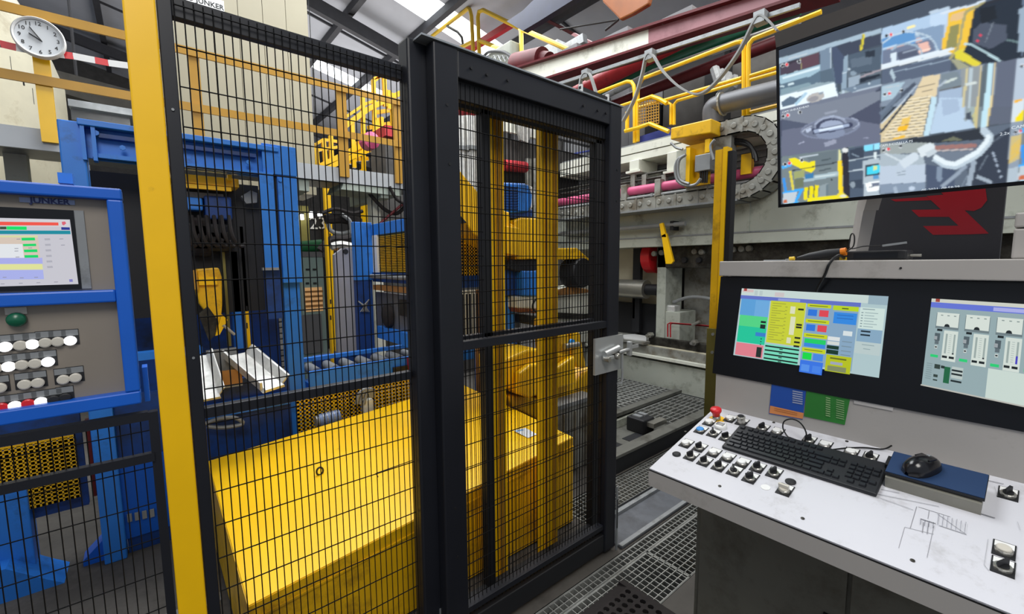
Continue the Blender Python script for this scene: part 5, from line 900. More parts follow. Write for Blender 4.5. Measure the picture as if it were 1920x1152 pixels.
# ---------------------------------------------------------------- slotted yellow light-curtain posts
def slotpost(label, x0, y0, x1, y1, Y, slots):
    t = thing('light_curtain_post', label, 'post', (P((x0 + x1) / 2, y1, 'Y', Y).x, Y, P(x0, y1, 'Y', Y).z), 'yellow slotted safety posts')
    a_ = P(x0, y0, 'Y', Y); b_ = P(x1, y1, 'Y', Y); MB().box((a_.x, Y, 0), (b_.x, Y + .05, a_.z)).build('profile', K['yellow'], t)
    for s0, s1 in slots:
        xm = x0 + (x1 - x0) * (.55 + .1 * (s0 - y0) / (y1 - y0)); MB().by(xm - 1.5, s0, xm + 1.5, s1, Y - .002, .002).build('slot', K['blackm'], t)
    return t
slotpost('yellow slotted safety post beside the inner blue column', 449, 425, 472, 668, BYF + .3, [(434, 440), (442, 448), (451, 457), (574, 584), (606, 616)])
slotpost('yellow slotted safety post in front of the pale grey slab', 611, 430, 626, 666, BYF + .45, [(438, 446), (452, 458), (562, 570), (592, 600)])
sl_ = thing('hopper_side', 'pale grey slab with chamfered top and round hole behind roller table', 'slab', (1.2, 3.7, 0))
MB().prism([P(x, y, 'Y', 3.75) for x, y in ((627, 478), (642, 466), (655, 465), (668, 478), (676, 668), (634, 672))], (0, .05, 0)).build('sheet', mat('slab_grey', '9c9ca2', .45, .2, var=.06), sl_)
p = P(648, 472, 'Y', 3.748); MB().lathe([(.022, 0), (.022, -.004)], p, 16, 'Y').build('hole', K['blackm'], sl_)
MB().box((1.0, 3.75, 0), (1.5, 3.8, .8)).build('foot', K['bluedark'], sl_)
# ================================================================ MEZZANINE, TOWER, TANK (left background)
MY = 5.0
def zM(px, py, Y=MY): return P(px, py, 'Y', Y).z
def xM(px, py, Y=MY): return P(px, py, 'Y', Y).x
pf = thing('mezzanine', 'pale grey steel platform carrying yellow railings behind the blue machine', 'platform', (.6, 5.8, 0))
zpt = zM(700, 322)
MB().box((-4, MY + .02, zpt - .16), (2.95, MY + .06, zpt)).build('fascia', mat('fascia_grey', 'b4b8bc', .5, var=.06), pf)
MB().box((-4, MY + .06, zpt - .06), (2.95, 6.1, zpt - .02)).build('deck', K['greymetal'], pf)
for x in (-3, -1.5, 0, 1.3, 2.2): MB().box((x, MY + .06, zpt - .28), (x + .1, 6.1, zpt - .06)).build('joist', mat('joist_green_white', 'a9b4aa', .55) if x == -3 else D.materials['joist_green_white'], pf)
for px_ in (706,): x = xM(px_, 420, 5.3); MB().box((x - .06, 5.3, 0), (x + .06, 5.42, zpt - .06)).build('column', K['presswhite'], pf)
for x in (-3.2, -.9): MB().box((x, 5.9, 0), (x + .14, 6.04, zpt - .06)).build('column', K['presswhite'], pf)
MB().prism([P(x, y, 'Y', MY + .03) for x, y in ((645, 342), (752, 350), (752, 368), (640, 355))], (0, .5, 0)).build('bracket', D.materials['joist_green_white'], pf)
rl = thing('railing', 'ochre yellow flat bar railing along the mezzanine edge', 'railing', (.6, MY, zpt))
zr1 = zM(327, 92); zr2 = zM(333, 198)
MB().box((-4, MY - .04, zr1 - .035), (xM(750, 185), MY - .02, zr1 + .035)).build('top_rail', K['ochre'], rl)
MB().box((-4, MY - .04, zr2 - .035), (xM(750, 265), MY - .02, zr2 + .035)).build('knee_rail', K['ochre'], rl)
for a, b, w_ in ((75, 106, 0), (362, 382, 0), (632, 650, 0), (738, 750, 0)):
    MB().box((xM(a, 230), MY - .02, zpt - .1), (xM(b, 230), MY + .02, zr1 + .03)).build('post', K['ochre'] if a != 75 else K['yellow'], rl)
tw = thing('furnace_tower', 'tall cream panelled tower with a white name sign at its top', 'tower', (1.1, 7.0, 0))
TX0, TX1 = xM(300, 150, 6.5), xM(583, 150, 6.5)
for i in range(6):
    x0 = TX0 + (TX1 - TX0) * i / 6; x1 = TX0 + (TX1 - TX0) * (i + 1) / 6
    MB().box((x0 + .003, 6.5, zpt - .1), (x1 - .003, 6.54, 6.3)).build('panel', K['cream'], tw)
MB().box((TX0, 6.545, zpt - .1), (TX1, 7.2, 6.3)).build('core', K['cream'], tw)
for x_, y_ in ((TX0, 6.55), (TX0, 7.1), (TX1 - .9, 6.55), (TX1 - .9, 7.1)): MB().box((x_, y_, 0), (x_ + .1, y_ + .1, zpt - .1)).build('leg', K['walld'], tw)
MB().box((TX1, 6.6, 3.2), (TX1 + .03, 6.7, 3.35)).build('hinge', K['blackm'], tw)
a = P(318, 3, 'Y', 6.49); b = P(420, 17, 'Y', 6.49)
b = P(421, 28, 'Y', 6.49); a = P(318, 5, 'Y', 6.49)
MB().box((a.x, 6.475, b.z), (b.x, 6.495, b.z + .15)).build('sign', K['white'], tw)
put_text('lettering', 'OTTO JUNKER', (b.x - a.x) * .148, K['blackm'], tw, ((a.x + b.x) / 2, 6.474, b.z + .065), (1, 0, 0), (0, 0, 1), .002, .002)
tk = thing('holding_tank', 'stained cream domed tank behind the clock', 'tank', (-2.3, 8.0, 0))
cx_ = -2.25; rr = lambda px, py: P(px, py, 'Y', 8.0).x - cx_
MB().lathe([(rr(127, 215), 0), (rr(127, 215), zM(127, 215, 8.0)), (rr(122, 170), zM(122, 170, 8.0)), (rr(100, 120), zM(100, 120, 8.0)), (rr(70, 60), zM(70, 60, 8.0)), (rr(35, 5), zM(35, 5, 8.0)), (.4, zM(35, 5, 8.0) + .4)], (cx_, 8.0, 0), 40).build('shell', K['creamw'], tk, smooth=True)
for x, y0, y1 in ((20, 105, 135), (44, 150, 160), (62, 165, 195)): MB().by(x - 2, y0, x + 2, y1, 6.0, .02).build('slot', K['blackm'], tk)
dc = thing('air_duct', 'grey sheet metal air duct between tank and yellow post', 'duct', (-.2, 6.2, 3))
MB().by(132, 203, 245, 240, 6.25, .5).build('casing', K['greymetal'], dc); MB().box((xM(140, 240, 6.3), 6.3, 0), (xM(160, 240, 6.3), 6.4, zM(140, 236, 6.3))).build('stand', K['greymetal'], dc); MB().by(128, 198, 250, 205, 6.15, .6).build('flange', K['galv'], dc)
dh = thing('fume_hood', 'dark sloping fume hood under the roof beside the tank', 'hood', (-.3, 9, 4))
MB().prism([P(x, y, 'Y', 9) for x, y in ((100, 130), (250, 170), (250, 215), (120, 175))], (0, 1, 0)).build('casing', K['walld'], dh)
for x_ in (-.6, .3): MB().cyl((x_, 9.4, P(150, 160, 'Y', 9.4).z), (x_, 9.4, roofz(x_)), .02, 6).build('hanger', K['roofdk'], dh)
# ---------------------------------------------------------------- clock and tape
CYK = MY - .06; cc0 = P(75, 75, 'Y', CYK); cr = (P(126, 84, 'Y', CYK).x - P(23, 66, 'Y', CYK).x) / 2
ck = thing('wall_clock', 'round white wall clock hanging on the yellow railing post', 'clock', cc0)
MB().lathe([(cr * .9, 0), (cr, -.01), (cr, -.05), (cr * .95, -.06), (cr * .88, -.05), (cr * .88, -.03)], cc0, 40, 'Y').build('rim', K['white'], ck, smooth=True)
MB().lathe([(cr * .875, -.031), (cr * .875, -.036)], cc0, 40, 'Y').build('dial', K['sticker'], ck)
for h in range(1, 13):
    t = math.radians(90 - 30 * h); put_text('numeral', str(h), cr * .27, K['blackm'], ck, cc0 + V((math.cos(t) * cr * .7, -.0375, math.sin(t) * cr * .7)), (1, 0, 0), (0, 0, 1), .001)
for (px_, py_), wd in (((54, 62), .02), ((55, 50), .013)):
    e = P(px_, py_, 'Y', CYK - .041); MB().beam(P(79, 78, 'Y', CYK - .041), e, .004, wd, (0, 1, 0)).build('hand', K['blackm'], ck)
bt_ = thing('barrier_tape', 'red and white barrier tape strung along the mezzanine railing', 'tape', P(120, 103, 'Y', MY - .05))
pts = [(-60, 76), (0, 82), (30, 89), (60, 95), (95, 100), (120, 103), (137, 105), (178, 113), (203, 118), (240, 123), (300, 133)]
for i in range(len(pts) - 1):
    p, q = P(*pts[i], 'Y', MY - .05), P(*pts[i + 1], 'Y', MY - .05); MB().beam(p, q, .003, .05).build('stripe', K['red'] if i % 2 == (1 if i < 5 else 1) else K['white'], bt_)
# ---------------------------------------------------------------- yellow stair tower far behind
sy = 8.0
stt = thing('stair_tower', 'bright yellow steel staircase with railings behind the mezzanine', 'staircase', P(660, 330, 'Y', sy))
def bars(th, name, mt, plist, ax, val, r, sq=True, dep=0):
    for pl in plist:
        pts_ = [P(x, y, ax, val) for x, y in pl]
        for i in range(len(pts_) - 1): MB().beam(pts_[i], pts_[i + 1], r, r).build(name, mt, th)
def tubes(th, name, mt, plist, ax, val, r):
    for pl in plist: MB().tube([P(x, y, ax, val) for x, y in pl], r, 8).build(name, mt, th, smooth=True)
bars(stt, 'stringer', K['yellow'], [[(600, 312), (700, 262), (745, 250)], [(645, 238), (690, 205), (750, 175)], [(600, 320), (690, 282), (740, 275)]], 'Y', sy, .085)
bars(stt, 'handrail', K['yellow'], [[(590, 272), (606, 262), (650, 268)], [(640, 225), (685, 195), (700, 190)], [(700, 148), (738, 135)], [(596, 282), (640, 275)], [(648, 290), (700, 270)], [(698, 155), (718, 140), (720, 170)]], 'Y', sy, .045)
bars(stt, 'post', K['yellow'], [[(592, 275), (596, 318)], [(606, 262), (612, 318)], [(620, 255), (622, 310)], [(660, 225), (664, 315)], [(680, 182), (682, 325)], [(700, 150), (703, 260)], [(720, 135), (722, 200)], [(706, 222), (712, 260)], [(715, 220), (718, 330)], [(735, 175), (738, 330)], [(728, 170), (729, 205)]], 'Y', sy, .065)
bars(stt, 'tread', K['yellow'], [[(655, 300), (690, 298)], [(665, 270), (712, 262)], [(690, 240), (730, 232)], [(700, 212), (745, 205)], [(620, 300), (660, 305)], [(700, 290), (740, 288)]], 'Y', sy + .5, .07)
for px_ in (612, 682, 737): q = P(px_, 318, 'Y', sy); MB().box((q.x - .05, sy, 0), (q.x + .05, sy + .1, q.z)).build('leg', K['yellow'], stt)
rb = thing('hydraulic_unit', 'dark red machine housing beside the yellow staircase', 'machine', P(735, 262, 'Y', 7))
MB().by(722, 234, 765, 262, 7, .6).build('housing', K['redpaint'], rb); MB().lathe([(.13, 0), (.13, -.2), (.05, -.25)], P(688, 268, 'Y', 7), 14, 'Y').build('pink_cap', K['pink'], rb)
MB().box((P(722, 262, 'Y', 7).x, 7, 0), (P(765, 262, 'Y', 7).x, 7.6, P(722, 262, 'Y', 7).z)).build('stand', K['walld'], rb)
# ---------------------------------------------------------------- cluttered machines on the far floor
def cab(name, label, x0, y0, x1, Y, d, mt, extra=None):
    t = thing(name, label, 'cabinet' if 'cabinet' in name else 'machine', ((xM(x0, 500, Y) + xM(x1, 500, Y)) / 2, Y, 0)); a_ = xM(x0, 500, Y); b_ = xM(x1, 500, Y)
    MB().box((a_, Y, 0), (b_, Y + d, zM(x0, y0, Y))).build('body', K[mt], t); return t, a_, b_
t, a_, b_ = cab('electrical_cabinet', 'grey green electrical cabinet with amber lit window far behind the fence', 562, 482, 606, 6.2, .25, 'greenpanel')
am = MB().by(572, 540, 606, 583, 6.18, .02).build('amber_window', K['amber'], t)
for k in range(4): MB().by(572, 546 + k * 9, 606, 548 + k * 9, 6.17, .01).build('slat', K['tan'], t)
MB().by(566, 592, 606, 660, 6.15, .04).build('grey_door', K['wallg'], t)
for x_, y_ in ((574, 504), (587, 504), (574, 530), (588, 530)): MB().by(x_, y_, x_ + 6, y_ + 3, 6.18, .02).build('handle', K['blackm'], t)
t = thing('pump_skid', 'dark green pump on a grey block on top of the far cabinet', 'pump', P(582, 482, 'Y', 6.2))
a_, b_ = P(556, 472, 'Y', 6.18), P(608, 482, 'Y', 6.18); MB().box((a_.x, 6.18, zM(562, 482, 6.2)), (b_.x, 6.45, a_.z)).build('block', K['wallg'], t); MB().cyl(P(563, 464, 'Y', 6.3), P(604, 460, 'Y', 6.3), .08, 14).build('pump', K['green'], t, smooth=True)
t, a_, b_ = cab('ochre_cabinet', 'tall ochre brown cabinet far behind with lit lamps in front', 553, 385, 584, 7.6, .4, 'olive')
t, a_, b_ = cab('dark_cabinet', 'row of black cabinets closing the far end behind the roller table', 586, 395, 760, 8.3, .6, 'blackm')
for x_ in (588, 604): put_text('digit', '23'[x_ > 590], .3, K['white'], t, P(x_, 420, 'Y', 8.28), (1, 0, 0), (0, 0, 1), .004)
for x0, y0, x1, y1 in ((553, 404, 557, 415), (564, 402, 570, 412), (582, 397, 587, 408), (598, 399, 604, 405)):
    c = P((x0 + x1) / 2, (y0 + y1) / 2, 'Y', 7.4); l_ = thing('hanging_lamp', {553: 'white glowing lamp next to the blue column, leftmost of four', 564: 'white glowing lamp, second from the blue column', 582: 'white glowing lamp, third from the blue column', 598: 'small white glowing lamp, farthest from the blue column'}[x0], 'lamp', c, 'row of far lamps')
    MB().by(x0, y0, x1, y1, 7.4, .08).build('tube', K['lamp'], l_); MB().by(x0, y0 - 3, x1, y0, 7.38, .12).build('cap', K['blackm'], l_); MB().cyl(c + V((0, .04, .1)), V((c.x, c.y + .04, roofz(c.x))), .006, 6).build('cord', K['cable'], l_)
hb = thing('hose_bundle', 'tangle of black and pale hoses above the pale grey slab', 'hoses', P(640, 445, 'Y', 5.0))
for i, (pl, mt_, r_) in enumerate([([(600, 470), (620, 450), (650, 448), (668, 440)], 'rubber', .05), ([(604, 400), (630, 392), (660, 400), (680, 396)], 'rubber', .025), ([(615, 400), (618, 430), (640, 438), (665, 432)], 'greycable', .03), ([(620, 462), (640, 458), (668, 466)], 'castwhite', .06), ([(640, 402), (656, 415), (660, 440)], 'greymetal', .03), ([(690, 360), (720, 392), (745, 400), (765, 380)], 'rubber', .03), ([(730, 350), (745, 375), (768, 385)], 'rubber', .025), ([(712, 420), (735, 400), (768, 372)], 'maroon', .02), ([(610, 412), (640, 410), (676, 418)], 'rubber', .07), ([(628, 470), (640, 448), (650, 462)], 'tan', .03)]):
    MB().tube(smoothline([P(x, y, 'Y', 5.0 + .08 * (i % 3)) for x, y in pl], 5), r_ * .8, 8).build('hose', K[mt_], hb, smooth=True)
mg_ = thing('wire_screen', 'dark wire screen standing behind the blue guide plates', 'screen', (xM(495, 500, 4.2), 4.2, 0))
a_, b_ = xM(478, 520, 4.2), xM(560, 520, 4.2); m = MB(); perforated(m, a_, b_, 0, zM(478, 395, 4.2), 4.2, .05, .04); m.build('wire_mesh', K['darksteel'], mg_, stuff=True)
MB().by(490, 520, 512, 662, 4.25, .02).build('backing_board', K['tan'], mg_); MB().by(480, 385, 488, 660, 4.15, .05).build('upright', K['olive'], mg_)
# ================================================================ SIDE GUARD (blue frame with yellow louvres, plane X)
SX = P(692, 470, 'Y', 3.55).x
sg = thing('louvred_guard', 'blue framed guard with yellow louvre sheet seen through the gate', 'guard', (SX, 2.9, 0))
Y0, Y1 = 3.52, 2.42
def yX(px, py): return P(px, py, 'X', SX).y
def zX(px, py): return P(px, py, 'X', SX).z
MB().box((P(665, 470, 'Y', 3.5).x, 3.5, zX(692, 525)), (SX + .01, 3.56, zX(692, 418))).build('column', K['blue'], sg, bevel=.004)
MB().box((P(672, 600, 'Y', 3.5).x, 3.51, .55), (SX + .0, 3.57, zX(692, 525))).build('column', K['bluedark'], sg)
zt1 = zX(735, 414); zt0 = zX(735, 437); zl0 = zX(735, 512)
MB().box((SX, 2.42, zt0), (SX + .05, 3.5, zt1)).build('top_beam', K['blue'], sg, bevel=.003)
MB().box((SX, 2.42, zl0 - .075), (SX + .06, 3.5, zl0)).build('bottom_beam', K['bluedark'], sg)
MB().cyl((SX - .03, 2.42, zl0 - .03), (SX - .03, 3.45, zl0 - .03), .018, 10).build('pipe', K['greycable'], sg, smooth=True)
MB().box((SX - .02, 2.42, zl0 - .14), (SX + .04, 3.45, zl0 - .10)).build('timber', K['tan'], sg)
nl = 22
for i in range(nl):
    z = zl0 + .01 + (zt0 - zl0 - .02) * (i + .5) / nl; h = (zt0 - zl0) / nl * .62
    MB().prism([(SX + .004, 2.42, z - h / 2), (SX + .016, 2.42, z + h / 2), (SX + .018, 2.42, z + h / 2), (SX + .006, 2.42, z - h / 2)], (0, .95, 0)).build('louvre', K['yellow2'], sg)
MB().box((SX + .022, 2.42, zl0), (SX + .026, 3.4, zt0)).build('backing', K['olive'], sg)
MB().box((SX - .005, 3.38, zl0), (SX + .02, 3.46, zt0)).build('end_strip', K['white'], sg)
MB().box((SX + .02, 2.42, zX(735, 640)), (SX + .05, 3.5, zl0 - .16)).build('grey_panel', mat('guard_panel_grey', '6f6f72', .5, .2, var=.1), sg)
q = P(729, 592, 'X', SX + .01); MB().lathe([(.0, -.03), (.075, -.03), (.09, -.02), (.095, .0)], q, 28, 'X').build('rubber_disc', K['rubber'], sg, smooth=True)
MB().box((SX, 2.85, q.z + .02), (SX + .015, 3.02, q.z + .14)).build('disc_bracket', K['darksteel'], sg)
MB().box((SX - .02, 2.42, zX(735, 640)), (SX + .03, 3.4, zX(735, 617))).build('lower_beam', K['blue'], sg)
for k in range(5): MB().tube(smoothline([P(672 + k * 3, 565 + k * 2, 'Y', 3.48), P(682, 572 + k, 'Y', 3.46), P(692 - k * 2, 562 + 3 * k, 'Y', 3.47), P(676 + k * 4, 585, 'Y', 3.48)], 4), .005, 6).build('loose_wire', K['greycable'], sg, smooth=True)
ly = 2.93
lg = thing('perforated_guard', 'yellow perforated guard with white vented door behind the manipulator arm', 'guard', (2.05, ly, 0))
a, b = P(843, 415, 'Y', ly), P(908, 516, 'Y', ly); m = MB(); perforated(m, a.x, b.x, b.z, a.z, ly, .026, .011); m.build('perforated_sheet', K['yellow2'], lg, stuff=True)
MB().box((a.x, ly + .02, b.z), (b.x, ly + .024, a.z)).build('backing', K['olive'], lg)
MB().box((a.x, ly, P(850, 541, 'Y', ly).z), (b.x, ly + .03, b.z)).build('blue_beam', K['bluedark'], lg)
w0, w1 = P(853, 546, 'Y', ly), P(894, 632, 'Y', ly)
MB().box((w0.x, ly, w1.z), (w1.x, ly + .03, w0.z)).build('white_door', K['presswhite'], lg)
for k in range(6): MB().box((w0.x + .03 + k * .035, ly - .004, w1.z + .03), (w0.x + .045 + k * .035, ly, w0.z - .03)).build('vent_slot', K['blackm'], lg)
MB().box((w1.x + .01, ly, 0), (b.x, ly + .04, w0.z)).build('brown_post', K['tan'], lg); MB().box((a.x, ly, 0), (a.x + .04, ly + .03, w0.z)).build('post', K['bluedark'], lg)
# ================================================================ MANIPULATOR BEHIND THE GATE
ry = 2.55
mp = thing('manipulator', 'yellow manipulator arm with blue motor seen through the gate', 'robot arm', (2.0, ry, 0))
def pr(name, mt, pl, Y=ry, d=.25, bevel=.01): return MB().prism([P(x, y, 'Y', Y) for x, y in pl], (0, d, 0)).build(name, K[mt], mp, bevel=bevel)
pr('arm', 'yellow', [(840, 322), (862, 319), (906, 371), (975, 440), (972, 470), (945, 470), (890, 440), (838, 376)], ry, .28)
pr('arm_housing', 'yellow', [(945, 395), (956, 398), (957, 418), (973, 428), (974, 480), (946, 482)], ry - .06, .3)
pr('gearbox', 'yellow', [(964, 414), (978, 408), (1016, 410), (1016, 486), (968, 487)], ry - .02, .3)
pr('fork_plate', 'yellow', [(948, 424), (974, 428), (976, 480), (950, 476)], ry - .09, .03, .004)
pr('drag_plate', 'blackm', [(838, 390), (852, 392), (876, 418), (838, 424)], ry - .05, .04, .003)
mo_ = pr('motor', 'blue', [(942, 342), (985, 344), (996, 350), (1001, 360), (1001, 380), (990, 398), (942, 400)], ry, .22, .012)
for k in range(9): y_ = 350 + k * 5; MB().prism([P(x, yy, 'Y', ry - .012) for x, yy in ((944, y_), (972, y_ + 1), (972, y_ + 3), (944, y_ + 2))], (0, .02, 0)).build('fin', K['bluedark'], mo_)
pr('motor_cap', 'castwhite', [(990, 346), (1000, 352), (1004, 362), (1002, 384), (996, 392), (998, 366)], ry - .005, .2, .004)
pr('motor_foot', 'bluedark', [(945, 396), (1000, 392), (1000, 408), (960, 410)], ry + .02, .2)
pr('coupling', 'blackm', [(953, 488), (1012, 486), (1010, 506), (980, 512), (952, 505)], ry, .2)
pr('column', 'bluedark', [(944, 503), (980, 507), (980, 552), (944, 556)], ry + .05, .15); pr('drive_box', 'blue', [(979, 508), (1016, 508), (1016, 556), (979, 555)], ry - .02, .2)
pr('white_housing', 'presswhite', [(968, 556), (1014, 555), (1014, 580), (968, 578)], ry + .0, .2); pr('orange_base', 'orange', [(968, 577), (1014, 580), (1004, 588), (972, 586)], ry, .2)
pr('lower_column', 'blue', [(946, 556), (966, 556), (965, 665), (947, 668)], ry + .1, .12)
MB().tube(smoothline([P(1014, 556, 'Y', ry - .05), P(1002, 565, 'Y', ry - .05), P(999, 578, 'Y', ry - .05), P(1008, 588, 'Y', ry - .05)], 5), .008, 7).build('hose', K['cable'], mp, smooth=True)
pr('rear_base', 'darksteel', [(975, 590), (1016, 592), (1012, 612), (975, 606)], ry + .1, .3)
MB().cyl((P(956, 660, 'Y', ry + .15).x, ry + .16, 0), (P(956, 660, 'Y', ry + .15).x, ry + .16, .9), .07, 14).build('pedestal', K['bluedark'], mp)
# yellow gripper castings standing on the cover's far end
gy = 2.25
gr = thing('gripper_casting', 'heavy yellow cast gripper with lugs behind the fence panel', 'gripper', (2.3, gy, 0))
def gp(name, mt, pl, Y=gy, d=.25, bevel=.015): return MB().prism([P(x, y, 'Y', Y) for x, y in pl], (0, d, 0)).build(name, K[mt], gr, bevel=bevel)
gp('jaw', 'yellow', [(944, 676), (990, 656), (1015, 655), (1016, 708), (996, 746), (976, 742), (947, 720)], gy, .3)
gp('jaw', 'yellow', [(975, 700), (996, 684), (1016, 682), (1016, 738), (994, 748), (972, 740)], gy - .06, .06)
gp('body', 'yellow', [(1012, 662), (1045, 662), (1078, 668), (1080, 742), (1030, 760), (1012, 745)], gy + .02, .3)
gp('jaw', 'yellow', [(1042, 692), (1078, 668), (1082, 720), (1045, 730)], gy - .05, .06)
gp('lug', 'yellow2', [(1046, 628), (1066, 626), (1070, 668), (1056, 684), (1044, 668)], gy + .05, .06); gp('lug', 'yellow2', [(1072, 622), (1088, 624), (1100, 690), (1082, 690), (1074, 666)], gy + .05, .06)
gp('lug', 'yellow2', [(1012, 600), (1020, 596), (1030, 640), (1016, 662)], gy + .2, .08)
gp('base', 'yellow2', [(950, 742), (1042, 750), (1108, 688), (1109, 736), (1046, 758), (1014, 790), (962, 764)], gy + .05, .3)
MB().cyl(P(1058, 650, 'Y', gy + .02), P(1084, 646, 'Y', gy + .02), .022, 12).build('pin', K['steel'], gr, smooth=True); MB().lathe([(.03, 0), (.03, -.02)], P(1070, 643, 'Y', gy + .05), 12, 'Y').build('pin_head', K['bluebtn'], gr)
MB().box((2.15, gy + .1, 0), (2.6, gy + .35, .45)).build('pedestal', K['darksteel'], gr)
wg = thing('wheel_guard', 'amber yellow hood over a dark drum at the right behind the gate', 'guard', (3.6, 3.3, 0))
def wp(name, mt, pl, Y=3.3, d=.3): return MB().prism([P(x, y, 'Y', Y) for x, y in pl], (0, d, 0)).build(name, K[mt], wg, bevel=.01)
wp('hood', 'yellow2', [(1040, 466), (1082, 465), (1112, 492), (1112, 502), (1088, 486), (1040, 488)])
q = P(1092, 512, 'Y', 3.3); MB().lathe([(.0, -.02), (.16, -.02), (.17, .0), (.17, .2)], q, 24, 'Y').build('drum', K['blackm'], wg, smooth=True)
wp('housing', 'presswhite', [(1040, 548), (1112, 530), (1112, 640), (1040, 648)], 3.55, .3); wp('dark_rail', 'darksteel', [(1040, 586), (1112, 590), (1112, 600), (1040, 598)], 3.5, .05)
wp('rag', 'tan', [(1046, 545), (1070, 538), (1100, 542), (1112, 548), (1080, 552), (1050, 554)], 3.45, .05)
a_ = P(1045, 640, 'Y', 3.6); MB().box((a_.x, 3.6, 0), (a_.x + .5, 3.8, a_.z + .1)).build('foot', K['castgrey'], wg)
gb = thing('machine_bed', 'grey ribbed steel bed block under the yellow gripper', 'machine bed', (2.55, 2.1, 0))
a_ = P(1046, 760, 'Y', 2.12); b_ = P(1110, 748, 'Y', 2.12)
MB().box((a_.x, 2.12, 0), (b_.x, 2.22, b_.z)).build('block', K['castgrey'], gb, bevel=.01); MB().box((a_.x - .02, 2.1, b_.z), (b_.x + .02, 2.24, b_.z + .03)).build('top_plate', K['greymetal'], gb)
for k in range(4): MB().box((a_.x + .05 + k * .12, 2.1, .02), (a_.x + .08 + k * .12, 2.12, b_.z - .05)).build('rib', K['castgrey'], gb)
# ---------------------------------------------------------------- grey machinery behind the gate, above
bk = thing('billet_heater', 'grey machine with pale vertical cylinders behind the gate top', 'machine', (3.3, 4.6, 0))
hy = 4.5
for k, (px_, r_) in enumerate(((862, .1), (880, .11), (898, .1))):
    c = P(px_, 300, 'Y', hy); MB().cyl((c.x, hy, 2.3), (c.x, hy, P(px_, 222, 'Y', hy).z), r_, 16).build('cylinder', K['castwhite'], bk, smooth=True); MB().cyl((c.x, hy - .02, P(px_, 285, 'Y', hy).z), (c.x, hy - .02, P(px_, 278, 'Y', hy).z), r_ * 1.15, 16).build('clamp', K['greymetal'], bk)
MB().by(846, 188, 905, 216, hy + .1, .4).build('crosshead', K['redpaint'], bk)
MB().by(946, 208, 1015, 262, hy + .3, .05).build('white_cover', K['presswhite'], bk)
MB().by(946, 258, 1110, 335, hy + .4, .6).build('dark_frame', K['walld'], bk); MB().by(1046, 238, 1112, 275, hy + .3, .1).build('light_sheet', K['wallg'], bk)
MB().prism([P(x, y, 'Y', hy + .25) for x, y in ((966, 208), (978, 206), (1000, 206), (1002, 236), (990, 268), (976, 262))], (0, .04, 0)).build('hook_plate', K['castwhite'], bk)
MB().by(980, 216, 998, 232, hy + .24, .01).build('emblem', K['maroon'], bk)
MB().cyl(P(944, 310, 'Y', hy + .2), P(985, 314, 'Y', hy + .2), .075, 14).build('pipe', K['redpaint'], bk, smooth=True)
for px_ in (990, 1003): c = P(px_, 330, 'Y', hy + .3); MB().cyl((c.x, hy + .3, 1.5), (c.x, hy + .3, P(px_, 285, 'Y', hy).z), .05, 12).build('rod', K['castgrey'], bk, smooth=True)
MB().by(846, 290, 1112, 420, hy + .7, .3).build('rear_frame', K['walld'], bk)
MB().by(850, 300, 906, 345, hy + .2, .3).build('grey_block', K['castgrey'], bk)
MB().box((2.9, hy + .6, 0), (4.4, hy + 1.0, 1.8)).build('base', K['walld'], bk)
MB().cyl(P(1078, 288, 'Y', hy), P(1112, 282, 'Y', hy), .012, 8).build('blue_tube', K['purple'], bk)
# ================================================================ EXTRUSION PRESS (right background, plane X)
PX = 4.6
pz = thing('extrusion_press', 'long grey green press body with white top beam behind the gate', 'press', (PX + .5, 2.4, 0))
def yP(px, py, X=PX): return P(px, py, 'X', X).y
def zP(px, py, X=PX): return P(px, py, 'X', X).z
YA, YB = 4.5, -1.6
def pb(name, mt, z0, z1, X=PX, d=.3, ya=YA, yb=YB, bevel=0, par=None): return MB().box((X, ya, z0), (X + d, yb, z1)).build(name, K[mt], par or pz, bevel=bevel)
zb_t, zb_l, zb_b = zP(1169, 383), zP(1169, 449), zP(1169, 465)
pb('main_beam', 'press', zb_l, zb_t, PX, .5, bevel=.01); pb('beam_lip', 'press', zb_b, zb_l, PX - .04, .5); pb('beam_groove', 'greymetal', zb_l - .008, zb_l + .008, PX - .045, .1)
pb('beam_cap', 'presswhite', zb_t, zb_t + .03, PX - .03, .4)
MB().cyl((PX - .06, YA, zb_t + .05), (PX - .06, YB, zb_t + .05), .016, 8).build('edge_pipe', K['greycable'], pz)
for y in (3.3, 2.9, 2.0, 1.2): MB().box((PX - .08, y, zb_t + .02), (PX - .04, y + .03, zb_t + .07)).build('pipe_clip', K['greymetal'], pz)
# upper white box beam
zu0, zu1, zu2 = zP(1170, 304), zP(1170, 275), zP(1170, 290)
pb('top_beam', 'presswhite', zu2 + .006, zu1, PX + .05, .6); pb('top_beam', 'presswhite', zu0, zu2 - .006, PX + .055, .6)
pb('corrugated_sheet', 'greymetal', zb_t + .02, zu0, PX + .5, .05)
for k in range(7): pb('sheet_rib', 'greymetal', zu0 - .06 - k * .07, zu0 - .03 - k * .07, PX + .47, .03)
for x0, x1 in ((1180, 1198), (1250, 1272)):
    MB().box((PX + .0, yP(x0, 310), zP(x0, 323)), (PX + .4, yP(x1, 310), zu0)).build('bracket', K['presswhite'], pz, bevel=.008)
    MB().box((PX - .03, yP(x0 - 4, 320), zP(x0, 326)), (PX + .42, yP(x1 + 5, 320), zP(x0, 322))).build('bracket_foot', K['presswhite'], pz)
for z_, dx in ((zP(1170, 333), .05), (zP(1170, 343), .02)): MB().cyl((PX + dx, YA, z_), (PX + dx, yP(1290, 330), z_), .016, 8).build('tie_rod', K['darksteel'], pz)
for x_ in (1182, 1203, 1240): MB().box((PX - .0, yP(x_, 340), zb_t + .02), (PX + .06, yP(x_ + 8, 340), zP(x_, 328))).build('rod_support', K['castgrey'], pz)
